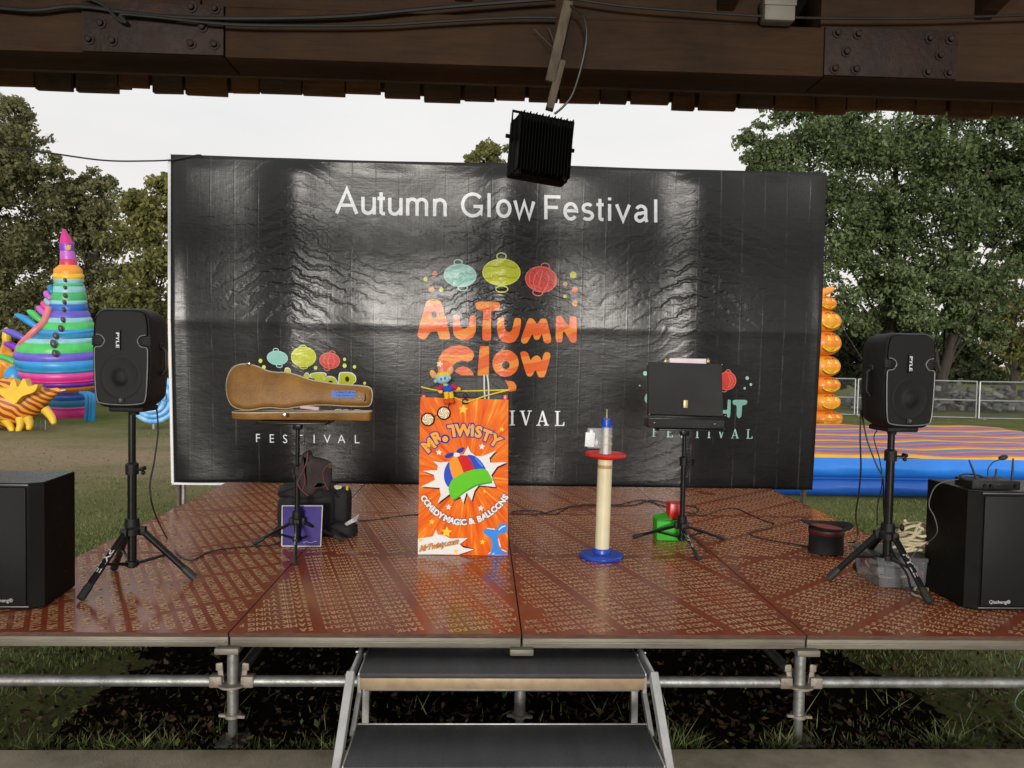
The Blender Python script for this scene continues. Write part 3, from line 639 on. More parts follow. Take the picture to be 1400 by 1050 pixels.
# ------------------------------------------------------------------ pavilion overhead
def timber(name, c1, c2, bump=.5):
    m = bpy.data.materials.new(name); m.use_nodes = True; nt = m.node_tree; b = nt.nodes['Principled BSDF']
    x, y, z, o = pos_xyz(nt, False)
    g = noise_n(nt, o, 9, 8, .7, (.35, 4, 4), dist=.6); c = ramp(nt, g, [(.25, c1), (.55, c2), (.8, c1)])
    st = noise_n(nt, o, 2.3, 5, .65); c = mixc(nt, mnode(nt, 'MULTIPLY_ADD', st, 2.5, -1.0, clamp=True), c, tuple(q*.45 for q in c1[:3])+(1,))
    nt.links.new(c, b.inputs['Base Color']); b.inputs['Roughness'].default_value = .78; b.inputs['Specular IOR Level'].default_value = .25
    bp = nt.nodes.new('ShaderNodeBump'); bp.inputs['Strength'].default_value = bump; bp.inputs['Distance'].default_value = .01
    nt.links.new(g, bp.inputs['Height']); nt.links.new(bp.outputs[0], b.inputs['Normal']); return m
M_BEAM = timber('brown_stained_timber', (.017, .0075, .0028, 1), (.036, .0165, .0058, 1)); M_SOFF = timber('dark_timber', (.014, .011, .009, 1), (.026, .02, .015, 1)); M_SHING = timber('cedar_board', (.10, .048, .022, 1), (.19, .095, .048, 1))
M_SHING2 = timber('grey_cedar_board', (.07, .05, .034, 1), (.13, .09, .06, 1)); M_LEDGE = timber('pale_grey_timber', (.05, .04, .03, 1), (.085, .068, .05, 1)); M_PLATE = mat('rusty_plate', (.014, .0062, .0042, 1), (.027, .0098, .006, 1), .7, .3, vs=9, bump=.5, bs=45, lo=.45, hi=.7)
pav = thing('wooden_pavilion', 'dark timber pavilion roof edge with bolted steel plates framing the top of the view', 'pavilion', (0, 3.0, 0))
PYB = 3.0
def pv(u, v, Y=PYB): return on_y(u, v, Y)
zb = pv(700, 91).z          # bottom of the beam's face
zt = zb + .19
mb = MB()
segs = [(-4.2, pv(306, 30).x), (pv(306, 30).x+.004, pv(1128, 60).x), (pv(1128, 60).x+.004, 4.4)]
for a, b_ in segs:
    mb = MB(); mb.box(((a+b_)/2, PYB+.10, (zb+zt)/2), (b_-a, .20, zt-zb), .006); mb.build('beam', M_BEAM, pav)
for a, b_, z0, dz in ((-4.2, -1.1, zt+.004, .2), (-1.095, 1.12, zt+.006, .2), (1.3, 4.4, zt+.005, .2)):
    mb = MB(); mb.box(((a+b_)/2, PYB+.115, z0+dz/2), (b_-a, .19, dz), .006); mb.build('beam', M_BEAM, pav)
mb = MB(); mb.box((0.1, PYB+.36, zb+.12), (8.6, .26, .05), .006); mb.build('soffit_board', M_SOFF, pav)
mb = MB(); mb.box((0.1, PYB+.222, zb+.026), (8.6, .03, .045), .004); mb.build('soffit_edge', M_LEDGE, pav)
x = -4.2; rr_ = random.Random(3); k = 0
x = -2.95
while x < 3.0:       # irregular butt ends of the roof shingles
    wd = rr_.uniform(.11, .2); dz = rr_.uniform(.055, .085)
    mb = MB(); mb.box((x+wd/2, PYB+.55+rr_.uniform(-.008, .008), zb+.180-dz), (wd-.006, .03, .13), .003, Matrix.Rotation(R(rr_.uniform(-.7, .7)), 4, 'Y'))
    mb.build('shingle', M_SHING if rr_.random() < .55 else M_SHING2, pav); mb = MB(); mb.box((x+wd/2+.05, PYB+.59+rr_.uniform(-.004, .004), zb+.200-dz*.9), (wd-.02, .022, .13), .003); mb.build('shingle', M_SHING if rr_.random() < .5 else M_SHING2, pav)
    x += wd + (.012 if rr_.random() < .35 else 0)
mb = MB(); mb.bar((0.1, PYB+.6, zb+.27), (0.1, .9, zb+.92), 9.2, .03, .004); mb.build('roof_deck', M_SOFF, pav)
for x in (-3.1, -2.1, -1.12, -.1, .92, 1.95, 2.95):
    mb = MB(); mb.bar((x, PYB+.42, zb+.22), (x, 1.0, zb+.82), .07, .14, .005, upv=(0, 0, 1)); mb.build('rafter', M_BEAM, pav)
for x in (-4.4, 4.6):
    mb = MB(); mb.box((x, PYB+.1, 1.5), (.2, .2, 3.0), .01); mb.build('roof_post', M_BEAM, pav)
def plate(u0, u1, v0, v1, bolts):
    p0 = pv(u0, v0, PYB-.006); p1 = pv(u1, v1, PYB-.006)
    mb = MB(); mb.box(((p0.x+p1.x)/2, PYB-.006, zb+.096), (p1.x-p0.x, .01, .186), .002); p = mb.build('steel_plate', M_PLATE, pav)
    for u, v in bolts:
        c = pv(u, v, PYB-.012); mb = MB(); T = Matrix.Rotation(R(90), 4, 'X')
        mb.lathe([(.021, 0), (.021, .004), (.013, .004), (.0125, .016), (.006, .02)], c, 8, M=T); mb.build('bolt_head', M_PLATE, p)
plate(112, 306, 15, 72, [(138, 32), (122, 54), (154, 56), (261, 60), (293, 61), (277, 37), (262, 10), (294, 12)])
plate(1128, 1307, 35, 110, [(1145, 45), (1173, 47), (1157, 71), (1141, 94), (1170, 95), (1271, 53), (1299, 54), (1285, 76), (1268, 99), (1297, 100)])
M_BOXG = mat('grey_junction_box', (.16, .15, .115, 1), (.12, .11, .09, 1), .6)
c = pv(1063, 14, PYB-.03); mb = MB(); mb.box(c, (.12, .06, .1), .008); mb.box((c.x, c.y-.002, c.z+.02), (.125, .064, .03), .004)
tag(mb.build('junction_box', M_BOXG), 'small pale grey box fixed above the roof beam on the right', 'junction box')
# cables along the beam
def hang_cable(name, label, pts, r, Y, m=M_CABLE, n=6, cat='cable', group=None):
    mb = MB(); mb.tube(catmull([on_y(u, v, Y+(dy if dy else 0)) for u, v, dy in [(p+(0,))[:3] for p in pts]], n), r, 7)
    return tag(mb.build(name, m), label, cat, group)
hang_cable('cable', 'thick black cable sagging along the beam from the top left corner', [(-40, 6), (40, 14), (90, 9), (125, 10), (180, 18), (260, 24), (360, 25), (470, 22), (560, 14), (650, 6), (760, -2)], .008, PYB-.03)
hang_cable('cable', 'lower black cable running below the thick one along the beam', [(110, -6), (140, 6), (160, 25), (172, 30), (165, 20), (200, 22), (310, 33), (420, 35), (520, 34), (620, 28), (700, 24), (760, 24)], .006, PYB-.04)
hang_cable('cable', 'thin black wire drooping along the right half of the beam', [(770, -4), (850, 8), (950, 16), (1060, 23), (1150, 25), (1260, 25), (1330, 23), (1420, 20)], .005, PYB-.03)
# ------------------------------------------------------------------ hanging floodlight and its batten
M_STRIP = mat('grey_batten_wood', (.10, .075, .052, 1), (.04, .028, .018, 1), .75, vs=8, stretch=(3, 3, 1), bump=.5)
a0 = pv(777, 2, PYB-.05); a1 = pv(752, 112, PYB-.05); b0 = pv(768, 84, PYB-.03); b1 = pv(751, 150, PYB-.06)
mb = MB(); mb.bar(a0, a1, .038, .02, .002, upv=(0, 1, 0)); tag(mb.build('wooden_batten', M_STRIP), 'weathered wooden stick hanging down across the roof beam', 'batten')
fl = thing('floodlight', 'black finned floodlight hanging tilted from a metal bar under the roof', 'floodlight', pv(740, 205, PYB-.02))
FR = Matrix.Translation(fl.location) @ Matrix.Rotation(R(5.0), 4, 'Y') @ Matrix.Rotation(R(14), 4, 'Z') @ Matrix.Rotation(R(-6), 4, 'X') @ Matrix.Scale(.93, 4)
M_FLB = mat('floodlight_black', (.002, .002, .002, 1), (.003, .003, .003, 1), .6, 0, spec=.06)
mb = MB(); mb.bar(b0, b1, .03, .03, .002, upv=(0, 1, 0)); mb.build('hanger_bar', M_STRIP, fl)
mb = MB(); mb.box((0, .045, 0), (.255, .05, .25), .012, FR) if False else mb
b_ = MB(); b_.box((0, 0, 0), (.25, .05, .245), .012); mb.add(b_.v, b_.f, 0, FR @ Matrix.Translation((0, .045, 0))); mb.build('housing', M_FLB, fl)
mb = MB(); b_ = MB()
for k in range(18): b_.box((-.112+k*.0132, -.02, .006), (.003, .075, .235+(.012 if k % 2 else 0)), 0)
b_.box((0, .012, 0), (.24, .02, .235), .004); mb.add(b_.v, b_.f, 0, FR); mb.build('heat_sink', M_FLB, fl)
mb = MB(); b_ = MB(); b_.tube([(-.128, 0.02, .02), (-.134, .0, .14), (.134, .0, .14), (.134, .02, .02)], .006, 6); b_.tube([(-.15, .02, .04), (-.12, .02, .04)], .009, 8); b_.tube([(.15, .02, .03), (.12, .02, .03)], .009, 8)
b_.box((-.1, -.03, -.12), (.02, .03, .025), .004); b_.box((.1, -.03, -.12), (.02, .03, .025), .004); mb.add(b_.v, b_.f, 0, FR); mb.build('bracket', M_FLB, fl)
M_GLASS = mat('lamp_glass', (.6, .6, .6, 1), (.5, .5, .5, 1), .15)
mb = MB(); b_ = MB(); b_.box((0, .073, 0), (.22, .006, .21), .002); mb.add(b_.v, b_.f, 0, FR); mb.build('lens_glass', M_GLASS, fl)
mb = MB(); mb.tube(catmull([pv(780, 8, PYB-.06), pv(797, 22, PYB-.09), pv(802, 50, PYB-.1), pv(795, 90, PYB-.09), pv(783, 128, PYB-.07), pv(770, 146, PYB-.06), pv(758, 156, PYB-.05)], 8), .0045, 7); mb.build('power_cable', M_CABLE, fl)
for sx, a, b_ in ((0, (730, 40), (756, 65)), (1, (750, 38), (762, 70))): 
    mb = MB(); mb.tube([pv(a[0], a[1], PYB-.03), pv(b_[0], b_[1], PYB-.06)], .0015, 5); mb.build('loose_wire', M_STRIP, fl)
mb = MB(); mb.tube(catmull([on_y(-30, 196, 6.4), on_y(60, 208, 6.6), on_y(140, 219, 6.8), on_y(200, 220, 6.9), on_y(240, 218, 6.92), on_y(270, 212, 6.92), on_y(277, 214, 6.93)], 8), .007, 7)
tag(mb.build('guy_wire', M_CABLE), 'thin black wire strung across the sky to the top left corner of the banner', 'wire')
# ------------------------------------------------------------------ PA loudspeakers on tripods
def speaker_ring(y, sx, sz, rad=.07, w0=.172, h0=.262):
    out = []; n = 7; cs = []
    hw = lambda z: w0*sx*(1-.10*abs(z/h0)**2.2 - (.05 if z < 0 else 0)*abs(z/h0)**2)
    H = h0*sz
    for (qx, qz, a0) in ((1, 1, 0), (-1, 1, 90), (-1, -1, 180), (1, -1, 270)):
        for k in range(n):
            a = R(a0+90*k/(n-1)); cz = qz*(H-rad) + rad*math.sin(a); cx = qx*(hw(qz*(H-rad)) - rad) + rad*math.cos(a); cs.append((cx, y, cz))
        if a0 in (0, 180):   # long sides need mid points
            pass
    # insert side mid points
    res = []
    for i, p in enumerate(cs):
        res.append(p); q = cs[(i+1) % len(cs)]
        if abs(p[2]-q[2]) > .1:
            for t in (.2, .4, .6, .8):
                z = lerp(p[2], q[2], t); res.append((math.copysign(hw(z), p[0]), y, z))
    return res
M_SPK = mat('speaker_shell', (.005, .005, .0055, 1), (.008, .008, .0085, 1), .42, spec=.25, bump=.35, bs=420, vs=7)
def grille_mat():
    m = bpy.data.materials.new('perforated_grille'); m.use_nodes = True; nt = m.node_tree; b = nt.nodes['Principled BSDF']
    x, y, z, o = pos_xyz(nt); v = nt.nodes.new('ShaderNodeTexVoronoi'); v.inputs['Scale'].default_value = 260; v.inputs['Randomness'].default_value = .1
    nt.links.new(o, v.inputs['Vector']); c = ramp(nt, v.outputs['Distance'], [(.25, (.002, .002, .002, 1)), (.42, (.011, .011, .0115, 1))]); nt.links.new(c, b.inputs['Base Color'])
    b.inputs['Roughness'].default_value = .42; b.inputs['Specular IOR Level'].default_value = .13; bp = nt.nodes.new('ShaderNodeBump'); bp.inputs['Strength'].default_value = .3; bp.inputs['Distance'].default_value = .004
    nt.links.new(v.outputs['Distance'], bp.inputs['Height']); nt.links.new(bp.outputs[0], b.inputs['Normal']); return m
M_GRILLE = grille_mat()
def lmap(pts, y): return [(p[0], y, p[1]) for p in pts]
def flat_part(name, splines, y, m, parent, depth=.0, VF=None):
    """flat print / plate facing -Y in local coordinates of the parent"""
    V, Fs = VF if VF else fill2d(splines); mb = MB(); off = wloc(parent)
    vs = [Vector((p[0], y, p[1]))+off for p in V]; mb.add(vs, [f[::-1] for f in Fs])
    o = mb.build(name, m, parent, 0)
    if depth: md = o.modifiers.new('thick', 'SOLIDIFY'); md.thickness = depth; md.offset = 1
    return o
GR = [(-.135,-.215),(-.105,-.236),(0,-.242),(.105,-.236),(.135,-.215),(.148,-.1),(.151,.02),(.146,.055),(.112,.062),(.095,.085),(.095,.098),(.112,.118),(.143,.124),(.139,.19),(.128,.228),(.1,.243),(0,.247),(-.1,.243),(-.128,.228),(-.139,.19),(-.143,.124),(-.112,.118),(-.095,.098),(-.095,.085),(-.112,.062),(-.146,.055),(-.151,.02),(-.148,-.1)]
SPS = Vector((.83, .88, .905))
def make_speaker(label, loc, rz):
    t = thing('loudspeaker', label, 'loudspeaker', loc, 'loudspeakers raised on tripods'); L = Vector(loc)
    mb = MB(); rings = [speaker_ring(-.142, .93, .95), speaker_ring(-.15, .95, .965), speaker_ring(-.135, .995, .995), speaker_ring(-.11, 1.02, 1.005), speaker_ring(.02, 1.0, .985), speaker_ring(.09, .9, .95), speaker_ring(.14, .72, .88), speaker_ring(.15, .66, .85)]
    mb.loft([[Vector(p)+L for p in r] for r in rings]); mb.box(L+Vector((0, -.01, -.272)), (.2, .2, .03), .01); mb.tube([L+Vector((0, 0, -.262)), L+Vector((0, 0, -.31))], .026, 14)
    body = mb.build('cabinet', M_SPK, t, 40)
    mb = MB(); g = [Vector((x, -.15, z)) for x, z in rnd(GR, .25)]
    V, Fs = fill2d([rnd(GR, .25)]); 
    mb.add([Vector((p[0], -.160, p[1]))+L for p in V], Fs); gr = mb.build('grille', M_GRILLE, t, 60)
    mb = MB()
    ring = catmull([Vector((x, -.155, z))+L for x, z in rnd(GR, .25)], 2, True); ring.append(ring[0])
    mb.tube(ring, .0052, 6, cap=False); mb.build('grille_frame', M_SPK, t)
    low = [(-.143,.124),(-.112,.118),(-.095,.098),(-.095,.085),(-.112,.062),(-.146,.055),(-.151,.02),(-.148,-.1),(-.138,-.213),(-.108,-.238),(0,-.2455),(.108,-.238),(.138,-.213),(.148,-.1),(.151,.02),(.146,.055),(.112,.062),(.095,.085),(.095,.098),(.112,.118),(.143,.124)]
    mb = MB(); mb.tube(catmull([Vector((x, -.159, z))+L for x, z in low], 4), .0032, 6); mb.build('trim', M_SILVER, t)
    mb = MB(); T = Matrix.Rotation(R(90), 4, 'X')
    mb.lathe([(.118, 0), (.118, .002), (.110, .0036), (.1, .0022), (.06, .0018), (.046, .0022), (.04, .006), (.022, .0105), (0, .0115)], L+Vector((0, -.1605, -.098)), 40, M=T); mb.build('woofer_cone', M_GRILLE, t, 60)
    for sx in (-1, 1):
        mb = MB(); mb.box(L+Vector((sx*.132, -.147, .09)), (.07, .016, .05), .004)
        for k in range(4): mb.box(L+Vector((sx*.134, -.157, .073+.011*k)), (.064, .014, .005), .002)
        mb.build('bass_port', M_BLACKP, t)
        mb = MB(); 
        mb.tube([L+Vector((sx*.172, -.03, .06)), L+Vector((sx*.196, -.03, .04)), L+Vector((sx*.198, -.03, -.06)), L+Vector((sx*.172, -.03, -.09))], .011, 8); mb.box(L+Vector((sx*.172, -.03, .07)), (.02, .05, .03), .006); mb.build('carry_handle', M_BLACKP, t)
    lg = MB(); lg.box(L+Vector((-.012, -.169, .095)), (.027, .006, .104), .002); lo_ = lg.build('badge', M_BLACKP, t)
    V, Fs = text2d('PYLE', .012, 3); V = [(-.012+(-(p[1]-.35))*-.0, 0) for p in V] if False else V
    a = np.array(V); wx = a[:, 0].max(); hy = a[:, 1].max()
    V = [(-.012+(p[1]/hy-.5)*.018, .136-(p[0]/wx)*.082) for p in a]
    mb = MB(); mb.add([Vector((p[0], -.1728, p[1]))+L for p in V], Fs); mb.build('badge_lettering', M_WHITE, lo_, 0)
    em = MB(); em.box(L+Vector((0, -.163, -.222)), (.042, .01, .034), .005); e_ = em.build('emblem', M_BLACKP, t)
    mb = MB(); mb.tube([L+Vector((x, -.169, -.222+z)) for x, z in ((.008*math.cos(k*.4)*(1-k*.04), .010*math.sin(k*.4)*(1-k*.02)) for k in range(22))], .0011, 5); mb.build('emblem_mark', M_SILVER, e_)
    mb = MB()
    for x, z in ((-.128, -.19), (.128, -.19), (-.06, -.238), (.06, -.238), (-.142, .0), (.142, .0), (-.134, .16), (.134, .16), (-.12, .225), (.12, .225)): mb.lathe([(.0045, 0), (.004, .003), (0, .003)], L+Vector((x, -.157, z)), 8, M=T)
    mb.build('screw', M_BLACKM, t)
    t.scale = SPS; t.rotation_euler.z = rz; return t
M_LEGDECAL = mat('worn_white_decal', (.5, .5, .5, 1), (.25, .25, .25, 1), .5)
def tripod(name, label, cat, c, ztop, feet, zhub, zlow, r_in, r_out, zcol, leg_r, foot_r, group, knob=1, decal=None, hub_r=.045, decal_txt='PYLE'):
    t = thing(name, label, cat, (c[0], c[1], SZ), group)
    P = lambda z: Vector((c[0], c[1], z))
    mb = MB(); mb.tube([P(zcol-.02), P(ztop)], r_in, 14); mb.build('inner_pole', M_BLACKM, t)
    mb = MB(); mb.tube([P(zlow-.02), P(zcol)], r_out, 14); mb.build('outer_pole', M_BLACKM, t)
    mb = MB(); mb.lathe([(r_out, -.03), (r_out+.009, -.03), (r_out+.009, .022), (r_in+.002, .03)], P(zcol), 16); mb.build('collar', M_BLACKP, t)
    kz = zcol-.005
    mb = MB(); mb.tube([P(kz)+Vector((r_out, -.01, 0)), P(kz)+Vector((r_out+.035, -.018, 0))], .006, 8)
    for k in range(3):
        a = R(120*k+30); mb.ball(P(kz)+Vector((r_out+.042, -.02+.014*math.cos(a), .014*math.sin(a))), .011, 8)
    mb.build('clamp_knob', M_BLACKP, t)
    if knob > 1:
        kz = zhub+.03; mb = MB(); mb.tube([P(kz)+Vector((r_out, -.01, 0)), P(kz)+Vector((r_out+.035, -.02, 0))], .006, 8); mb.ball(P(kz)+Vector((r_out+.042, -.02, 0)), (.012, .012, .02), 8); mb.build('clamp_knob', M_BLACKP, t)
    mb = MB(); mb.lathe([(r_out, .05), (r_out+.012, .05), (r_out+.014, .01), (hub_r, -.002), (hub_r, -.03), (r_out, -.035)], P(zhub), 18)
    for fx, fy in feet:
        d = Vector((fx-c[0], fy-c[1], 0)).normalized(); mb.box(P(zhub-.014)+d*(hub_r+.004), (.034, .034, .044), .006)
    mb.build('hub', M_BLACKP, t)
    mb = MB(); mb.lathe([(r_out, .015), (r_out+.010, .012), (r_out+.010, -.012), (r_out, -.015)], P(zlow), 16); mb.build('brace_ring', M_BLACKP, t)
    for i, (fx, fy) in enumerate(feet):
        d = Vector((fx-c[0], fy-c[1], 0)).normalized(); top = P(zhub-.018)+d*(hub_r+.006); bot = Vector((fx, fy, SZ+foot_r*.75))
        mb = MB(); mb.tube([top, bot], leg_r, 12); lg = mb.build('leg', M_BLACKM, t)
        mb = MB(); q = (top-bot).normalized(); mb.tube([bot-q*.001, bot+q*.06, bot+q*.075], [foot_r, foot_r, leg_r], 12); mb.build('rubber_foot', M_RUBBER, lg)
        f_ = .55; m_ = bot.lerp(top, f_); mb = MB(); mb.bar(P(zlow)+d*(r_out+.004), m_, .014, .006, .001, upv=(0, 0, 1)) if False else mb.tube([P(zlow)+d*r_out, m_-Vector((0, 0, leg_r*.6))], max(.006, leg_r*.5), 6); mb.build('brace', M_BLACKM, t)
        if decal == i:
            # worn white maker's lettering running down the leg
            V, Fs = text2d(decal_txt, .012, 3); a = np.array(V); wx = a[:, 0].max(); hy = a[:, 1].max()
            ax = (bot-top).normalized(); nrm = Vector((0, -1, .25)); nrm = (nrm-ax*nrm.dot(ax)).normalized(); sd = ax.cross(nrm)
            o_ = top.lerp(bot, .26)+nrm*(leg_r+.0015); mb = MB()
            vs = []
            for p in a:
                uu = (p[1]/hy-.5)*leg_r*1.5
                vs.append(o_ + ax*(p[0]/wx*.13) - sd*uu - nrm*(leg_r-math.sqrt(max(0, leg_r**2-uu**2))))
            mb.add(vs, Fs); mb.build('leg_lettering', M_LEGDECAL, lg, 0)
    return t
def floor_pt(u, v): p = on_z(u, v, SZ); return (p.x, p.y)
LSY = 3.86; pl = on_y(180.5, 620, LSY); zt_ = on_y(180, 566, LSY).z
fL = [floor_pt(110, 823), floor_pt(266, 794), floor_pt(156, 780)]
tripod('speaker_stand', 'black tripod speaker stand at the left of the stage beside the grass', 'tripod stand', (pl.x, LSY), zt_+.03, fL, on_y(180, 722, LSY).z, on_y(180, 770, LSY).z, .0175, .0215, on_y(180, 640, LSY).z, .0165, .0195, 'tripod stands under the loudspeakers', decal=0)
make_speaker('black loudspeaker raised on a tripod at the left of the banner before the striped tower', (pl.x+.014, LSY, zt_+.277), R(-1))
RSY = 3.87; pr = on_y(1217, 640, RSY); zt2_ = on_y(1217, 590, RSY).z
fR = [floor_pt(1133, 794), floor_pt(1271, 828), (2.12, 4.22)]
tripod('speaker_stand', 'black tripod speaker stand at the right of the stage beside the top hat', 'tripod stand', (pr.x, RSY), zt2_+.03, fR, on_y(1217, 728, RSY).z, on_y(1217, 762, RSY).z, .0175, .0215, on_y(1217, 622, RSY).z, .0165, .0195, 'tripod stands under the loudspeakers', knob=2, decal=1)
make_speaker('black loudspeaker raised on a tripod at the right in front of the bouncy pad', (pr.x+.002, RSY, zt2_+.266), R(4))

# ------------------------------------------------------------------ subwoofers
M_SUB = mat('subwoofer_paint', (.004, .0038, .0036, 1), (.007, .0065, .006, 1), .5, spec=.1, bump=.25, bs=300, vs=6)
M_DKEDGE = mat('dark_steel_edge', (.10, .10, .10, 1), (.06, .06, .06, 1), .4, .5)
M_SUBTOP = mat('sky_lit_black_top', (.035, .035, .037, 1), (.06, .06, .062, 1), .28, bump=.2, bs=200, vs=14)  # paler than the cabinet: the sky's reflection painted into the colour
def sub(label, xc, yf, h, wd, dp, inner, txt_u, skew=0):
    """chamfered bass cabinet; xc = x of the chamfer corner that shows, inner = +1 body lies to the left, -1 to the right"""
    t = thing('subwoofer', label, 'subwoofer', (xc-inner*wd/2, yf+dp/2, SZ), 'bass cabinets at the stage corners')
    x0, x1 = sorted((xc, xc-inner*wd)); ch = .05; z0, z1 = SZ+.006, SZ+h
    plan = [(x0, yf+.03), (x0+ch, yf), (x1-ch, yf), (x1, yf+.03), (x1+skew, yf+dp), (x0+skew, yf+dp)]
    def ring(z, d=0):
        cx, cy = (x0+x1)/2, yf+dp/2; return [Vector((cx+(x-cx)*(1-d), cy+(y-cy)*(1-d), z)) for x, y in plan]
    mb = MB(); mb.loft([ring(z0, .01), ring(z0+.005), ring(z1-.004), ring(z1, .008)]); mb.build('cabinet', M_SUB, t, 25)
    mb = MB(); mb.loft([ring(z1+.0005, .012), ring(z1+.002, .014)]); mb.build('lid_panel', M_SUBTOP, t, 25)
    mb = MB(); mb.box(((x0+x1)/2, yf-.004, (z0+z1)/2), (x1-x0-2*ch-.02, .012, h-.045), .004); g = mb.build('grille', M_GRILLE, t)
    mb = MB(); mb.box(((x0+x1)/2, yf-.003, z1-.008), (x1-x0-2*ch, .006, .008), .002); mb.box(((x0+x1)/2, yf-.003, z0+.01), (x1-x0-2*ch, .006, .008), .002); mb.build('metal_edge', M_DKEDGE, t)
    V, Fs = text2d('Qiasheng\u00ae', .012, 3); a = np.array(V); s = .104/(a[:, 0].max())
    tx = on_y(txt_u, 822, yf).x; mb = MB(); mb.add([Vector((tx+p[0]*s, yf-.0112, SZ+.04+p[1]*s)) for p in a], Fs); mb.build('badge_lettering', M_LEGDECAL, g, 0)
    mb = MB(); T = Matrix.Rotation(R(90*inner), 4, 'Y')
    for (y, z) in ((yf+.16, .36), (yf+.16, .25), (yf+.2, .12)): mb.lathe([(.006, 0), (.006, .002), (0, .002)], (xc, y, SZ+z), 8, M=T)
    mb.build('screw', M_BLACKM, t)
    mb = MB()
    for x in (x0+.06, x1-.06):
        for y in (yf+.06, yf+dp-.06): mb.box((x, y, SZ+.0035), (.03, .03, .007), 0)
    mb.build('rubber_foot', M_RUBBER, t)
    return t
sl_h = on_y(30, 660, 3.47).z-SZ
sub('black bass cabinet at the left corner of the stage with a bare top paled by sky reflection', on_z(62, 831, SZ).x, 3.455, sl_h, .5, .34, 1, -13, -.028)
sub('black bass cabinet at the right corner of the stage carrying a radio receiver', on_z(1314, 831, SZ).x, 3.52, on_y(1340, 672, 3.52).z-SZ, .52, .36, -1, 1350)
# ------------------------------------------------------------------ radio receiver and headset on the right cabinet
RZ = on_y(1340, 672, 3.52).z+.003
rc = thing('radio_receiver', 'slim black wireless receiver with two antennas on top of the right bass cabinet', 'receiver', on_z(1349, 668, RZ))
c = Vector(rc.location); mb = MB(); mb.box(c+Vector((0, 0, .027)), (.235, .14, .044), .006); mb.box(c+Vector((0, -.068, .027)), (.22, .008, .034), .003)
mb.build('case', M_BLACKP, rc)
mb = MB()
for x in (-.06, -.03, .09): mb.lathe([(.009, 0), (.008, .01), (0, .01)], c+Vector((x, -.072, .026)), 10, M=Matrix.Rotation(R(90), 4, 'X'))
mb.box(c+Vector((.03, -.0725, .028)), (.05, .003, .016), .001); mb.build('knob', M_BLACKM, rc)
for a, b_ in (((-.045, .0, .03), (-.08, .02, .135)), ((.108, -.02, .03), (.11, -.02, .15))):
    mb = MB(); mb.tube([c+Vector(a), c+Vector(a)*.4+Vector(b_)*.6, c+Vector(b_)], [.0055, .005, .0035], 8); mb.build('antenna', M_RUBBER, rc)
hd = thing('headset_microphone', 'black headset microphone with a foam tip on a curved boom above the receiver', 'microphone', c+Vector((0, 0, .05)))
H = lambda u, v, y=0: on_y(u, v, c.y+y)
mb = MB(); mb.tube(catmull([H(1313, 650), H(1318, 655, -.05), H(1335, 657, -.04), H(1349, 654, 0), H(1351, 641, 0), H(1358, 632), H(1366, 629)], 6), .0028, 7); mb.build('boom', M_RUBBER, hd)
mb = MB(); mb.ball(H(1371.5, 625.5), (.024, .014, .0125), 14, M=Matrix.Rotation(R(-14), 4, 'Y')); mb.build('foam_tip', M_RUBBER, hd)
mb = MB(); mb.tube(catmull([H(1349, 656), H(1356, 655), H(1361, 650), H(1362, 641)], 6), .0042, 8); mb.tube(catmull([H(1312, 650), H(1322, 648, .03), H(1338, 650, .04), H(1349, 655)], 6), .004, 7); mb.build('ear_hook', M_RUBBER, hd)

# ------------------------------------------------------------------ violin case on a stand
VY = 4.60; vc = on_y(407, 600, VY); vpz = on_y(410, 574, VY).z
fV = [floor_pt(348, 745), floor_pt(403, 774), floor_pt(470, 741)]
vst = tripod('instrument_stand', 'slim black tripod stand holding the brown violin case', 'tripod stand', (vc.x, VY), vpz-.008, fV, on_y(407, 710, VY).z, on_y(406, 737, VY).z, .0125, .016, on_y(407, 642, VY).z, .0095, .0125, 'slim stands carrying cases', decal=1, hub_r=.028, decal_txt='pyle')
mb = MB(); mb.box((vc.x+.0, VY-.02, vpz-.008), (.40, .30, .012), .003); mb.box((vc.x, VY, vpz-.035), (.05, .05, .045), .006); mb.build('top_plate', M_BLACKM, vst)
M_CASE = mat('tan_case_shell', (.26, .125, .028, 1), (.14, .064, .014, 1), .45, spec=.25, vs=6, bump=.25, bs=60, rvar=.1, lo=.3, hi=.7, coat=0)
M_PIPE = mat('pale_piping', (.42, .36, .26, 1), (.3, .25, .17, 1), .5); M_INNER = mat('dark_lining', (.03, .02, .012, 1), (.05, .035, .02, 1), .9)
vcase = thing('violin_case', 'worn brown violin case propped half open on the left stand with blue tape', 'violin case', (vc.x, VY, vpz))
K7 = lambda x, y: (300+x/5.8333, 450+y/5.8333)
LID = [(48,450),(55,380),(85,315),(140,287),(210,284),(290,305),(370,338),(450,350),(520,352),(600,370),(700,405),(800,425),(950,445),(1100,455),(1180,466),(1207,492),(1212,550),(1200,598),(1165,612),(1000,609),(850,600),(720,604),(610,618),(520,630),(420,622),(340,625),(250,640),(180,635),(105,605),(65,540)]
lid2 = smooth2([(on_y(*K7(*p), VY-.06).x, on_y(*K7(*p), VY-.06).z) for p in LID], 4)
def inset(poly, d):
    n = len(poly); out = []; A = sum(poly[i][0]*poly[(i+1) % n][1]-poly[(i+1) % n][0]*poly[i][1] for i in range(n)); sg = 1 if A > 0 else -1
    for i in range(n):
        a, b_ = poly[i-2], poly[(i+2) % n]; t = Vector((b_[0]-a[0], b_[1]-a[1])).normalized(); out.append((poly[i][0]-t.y*d*sg, poly[i][1]+t.x*d*sg))
    return out
def lidring(d, y): 
    q = inset(lid2, d); z0 = min(p[1] for p in lid2); return [Vector((p[0], VY-.06+y+(p[1]-z0)*.22, p[1])) for p in q]
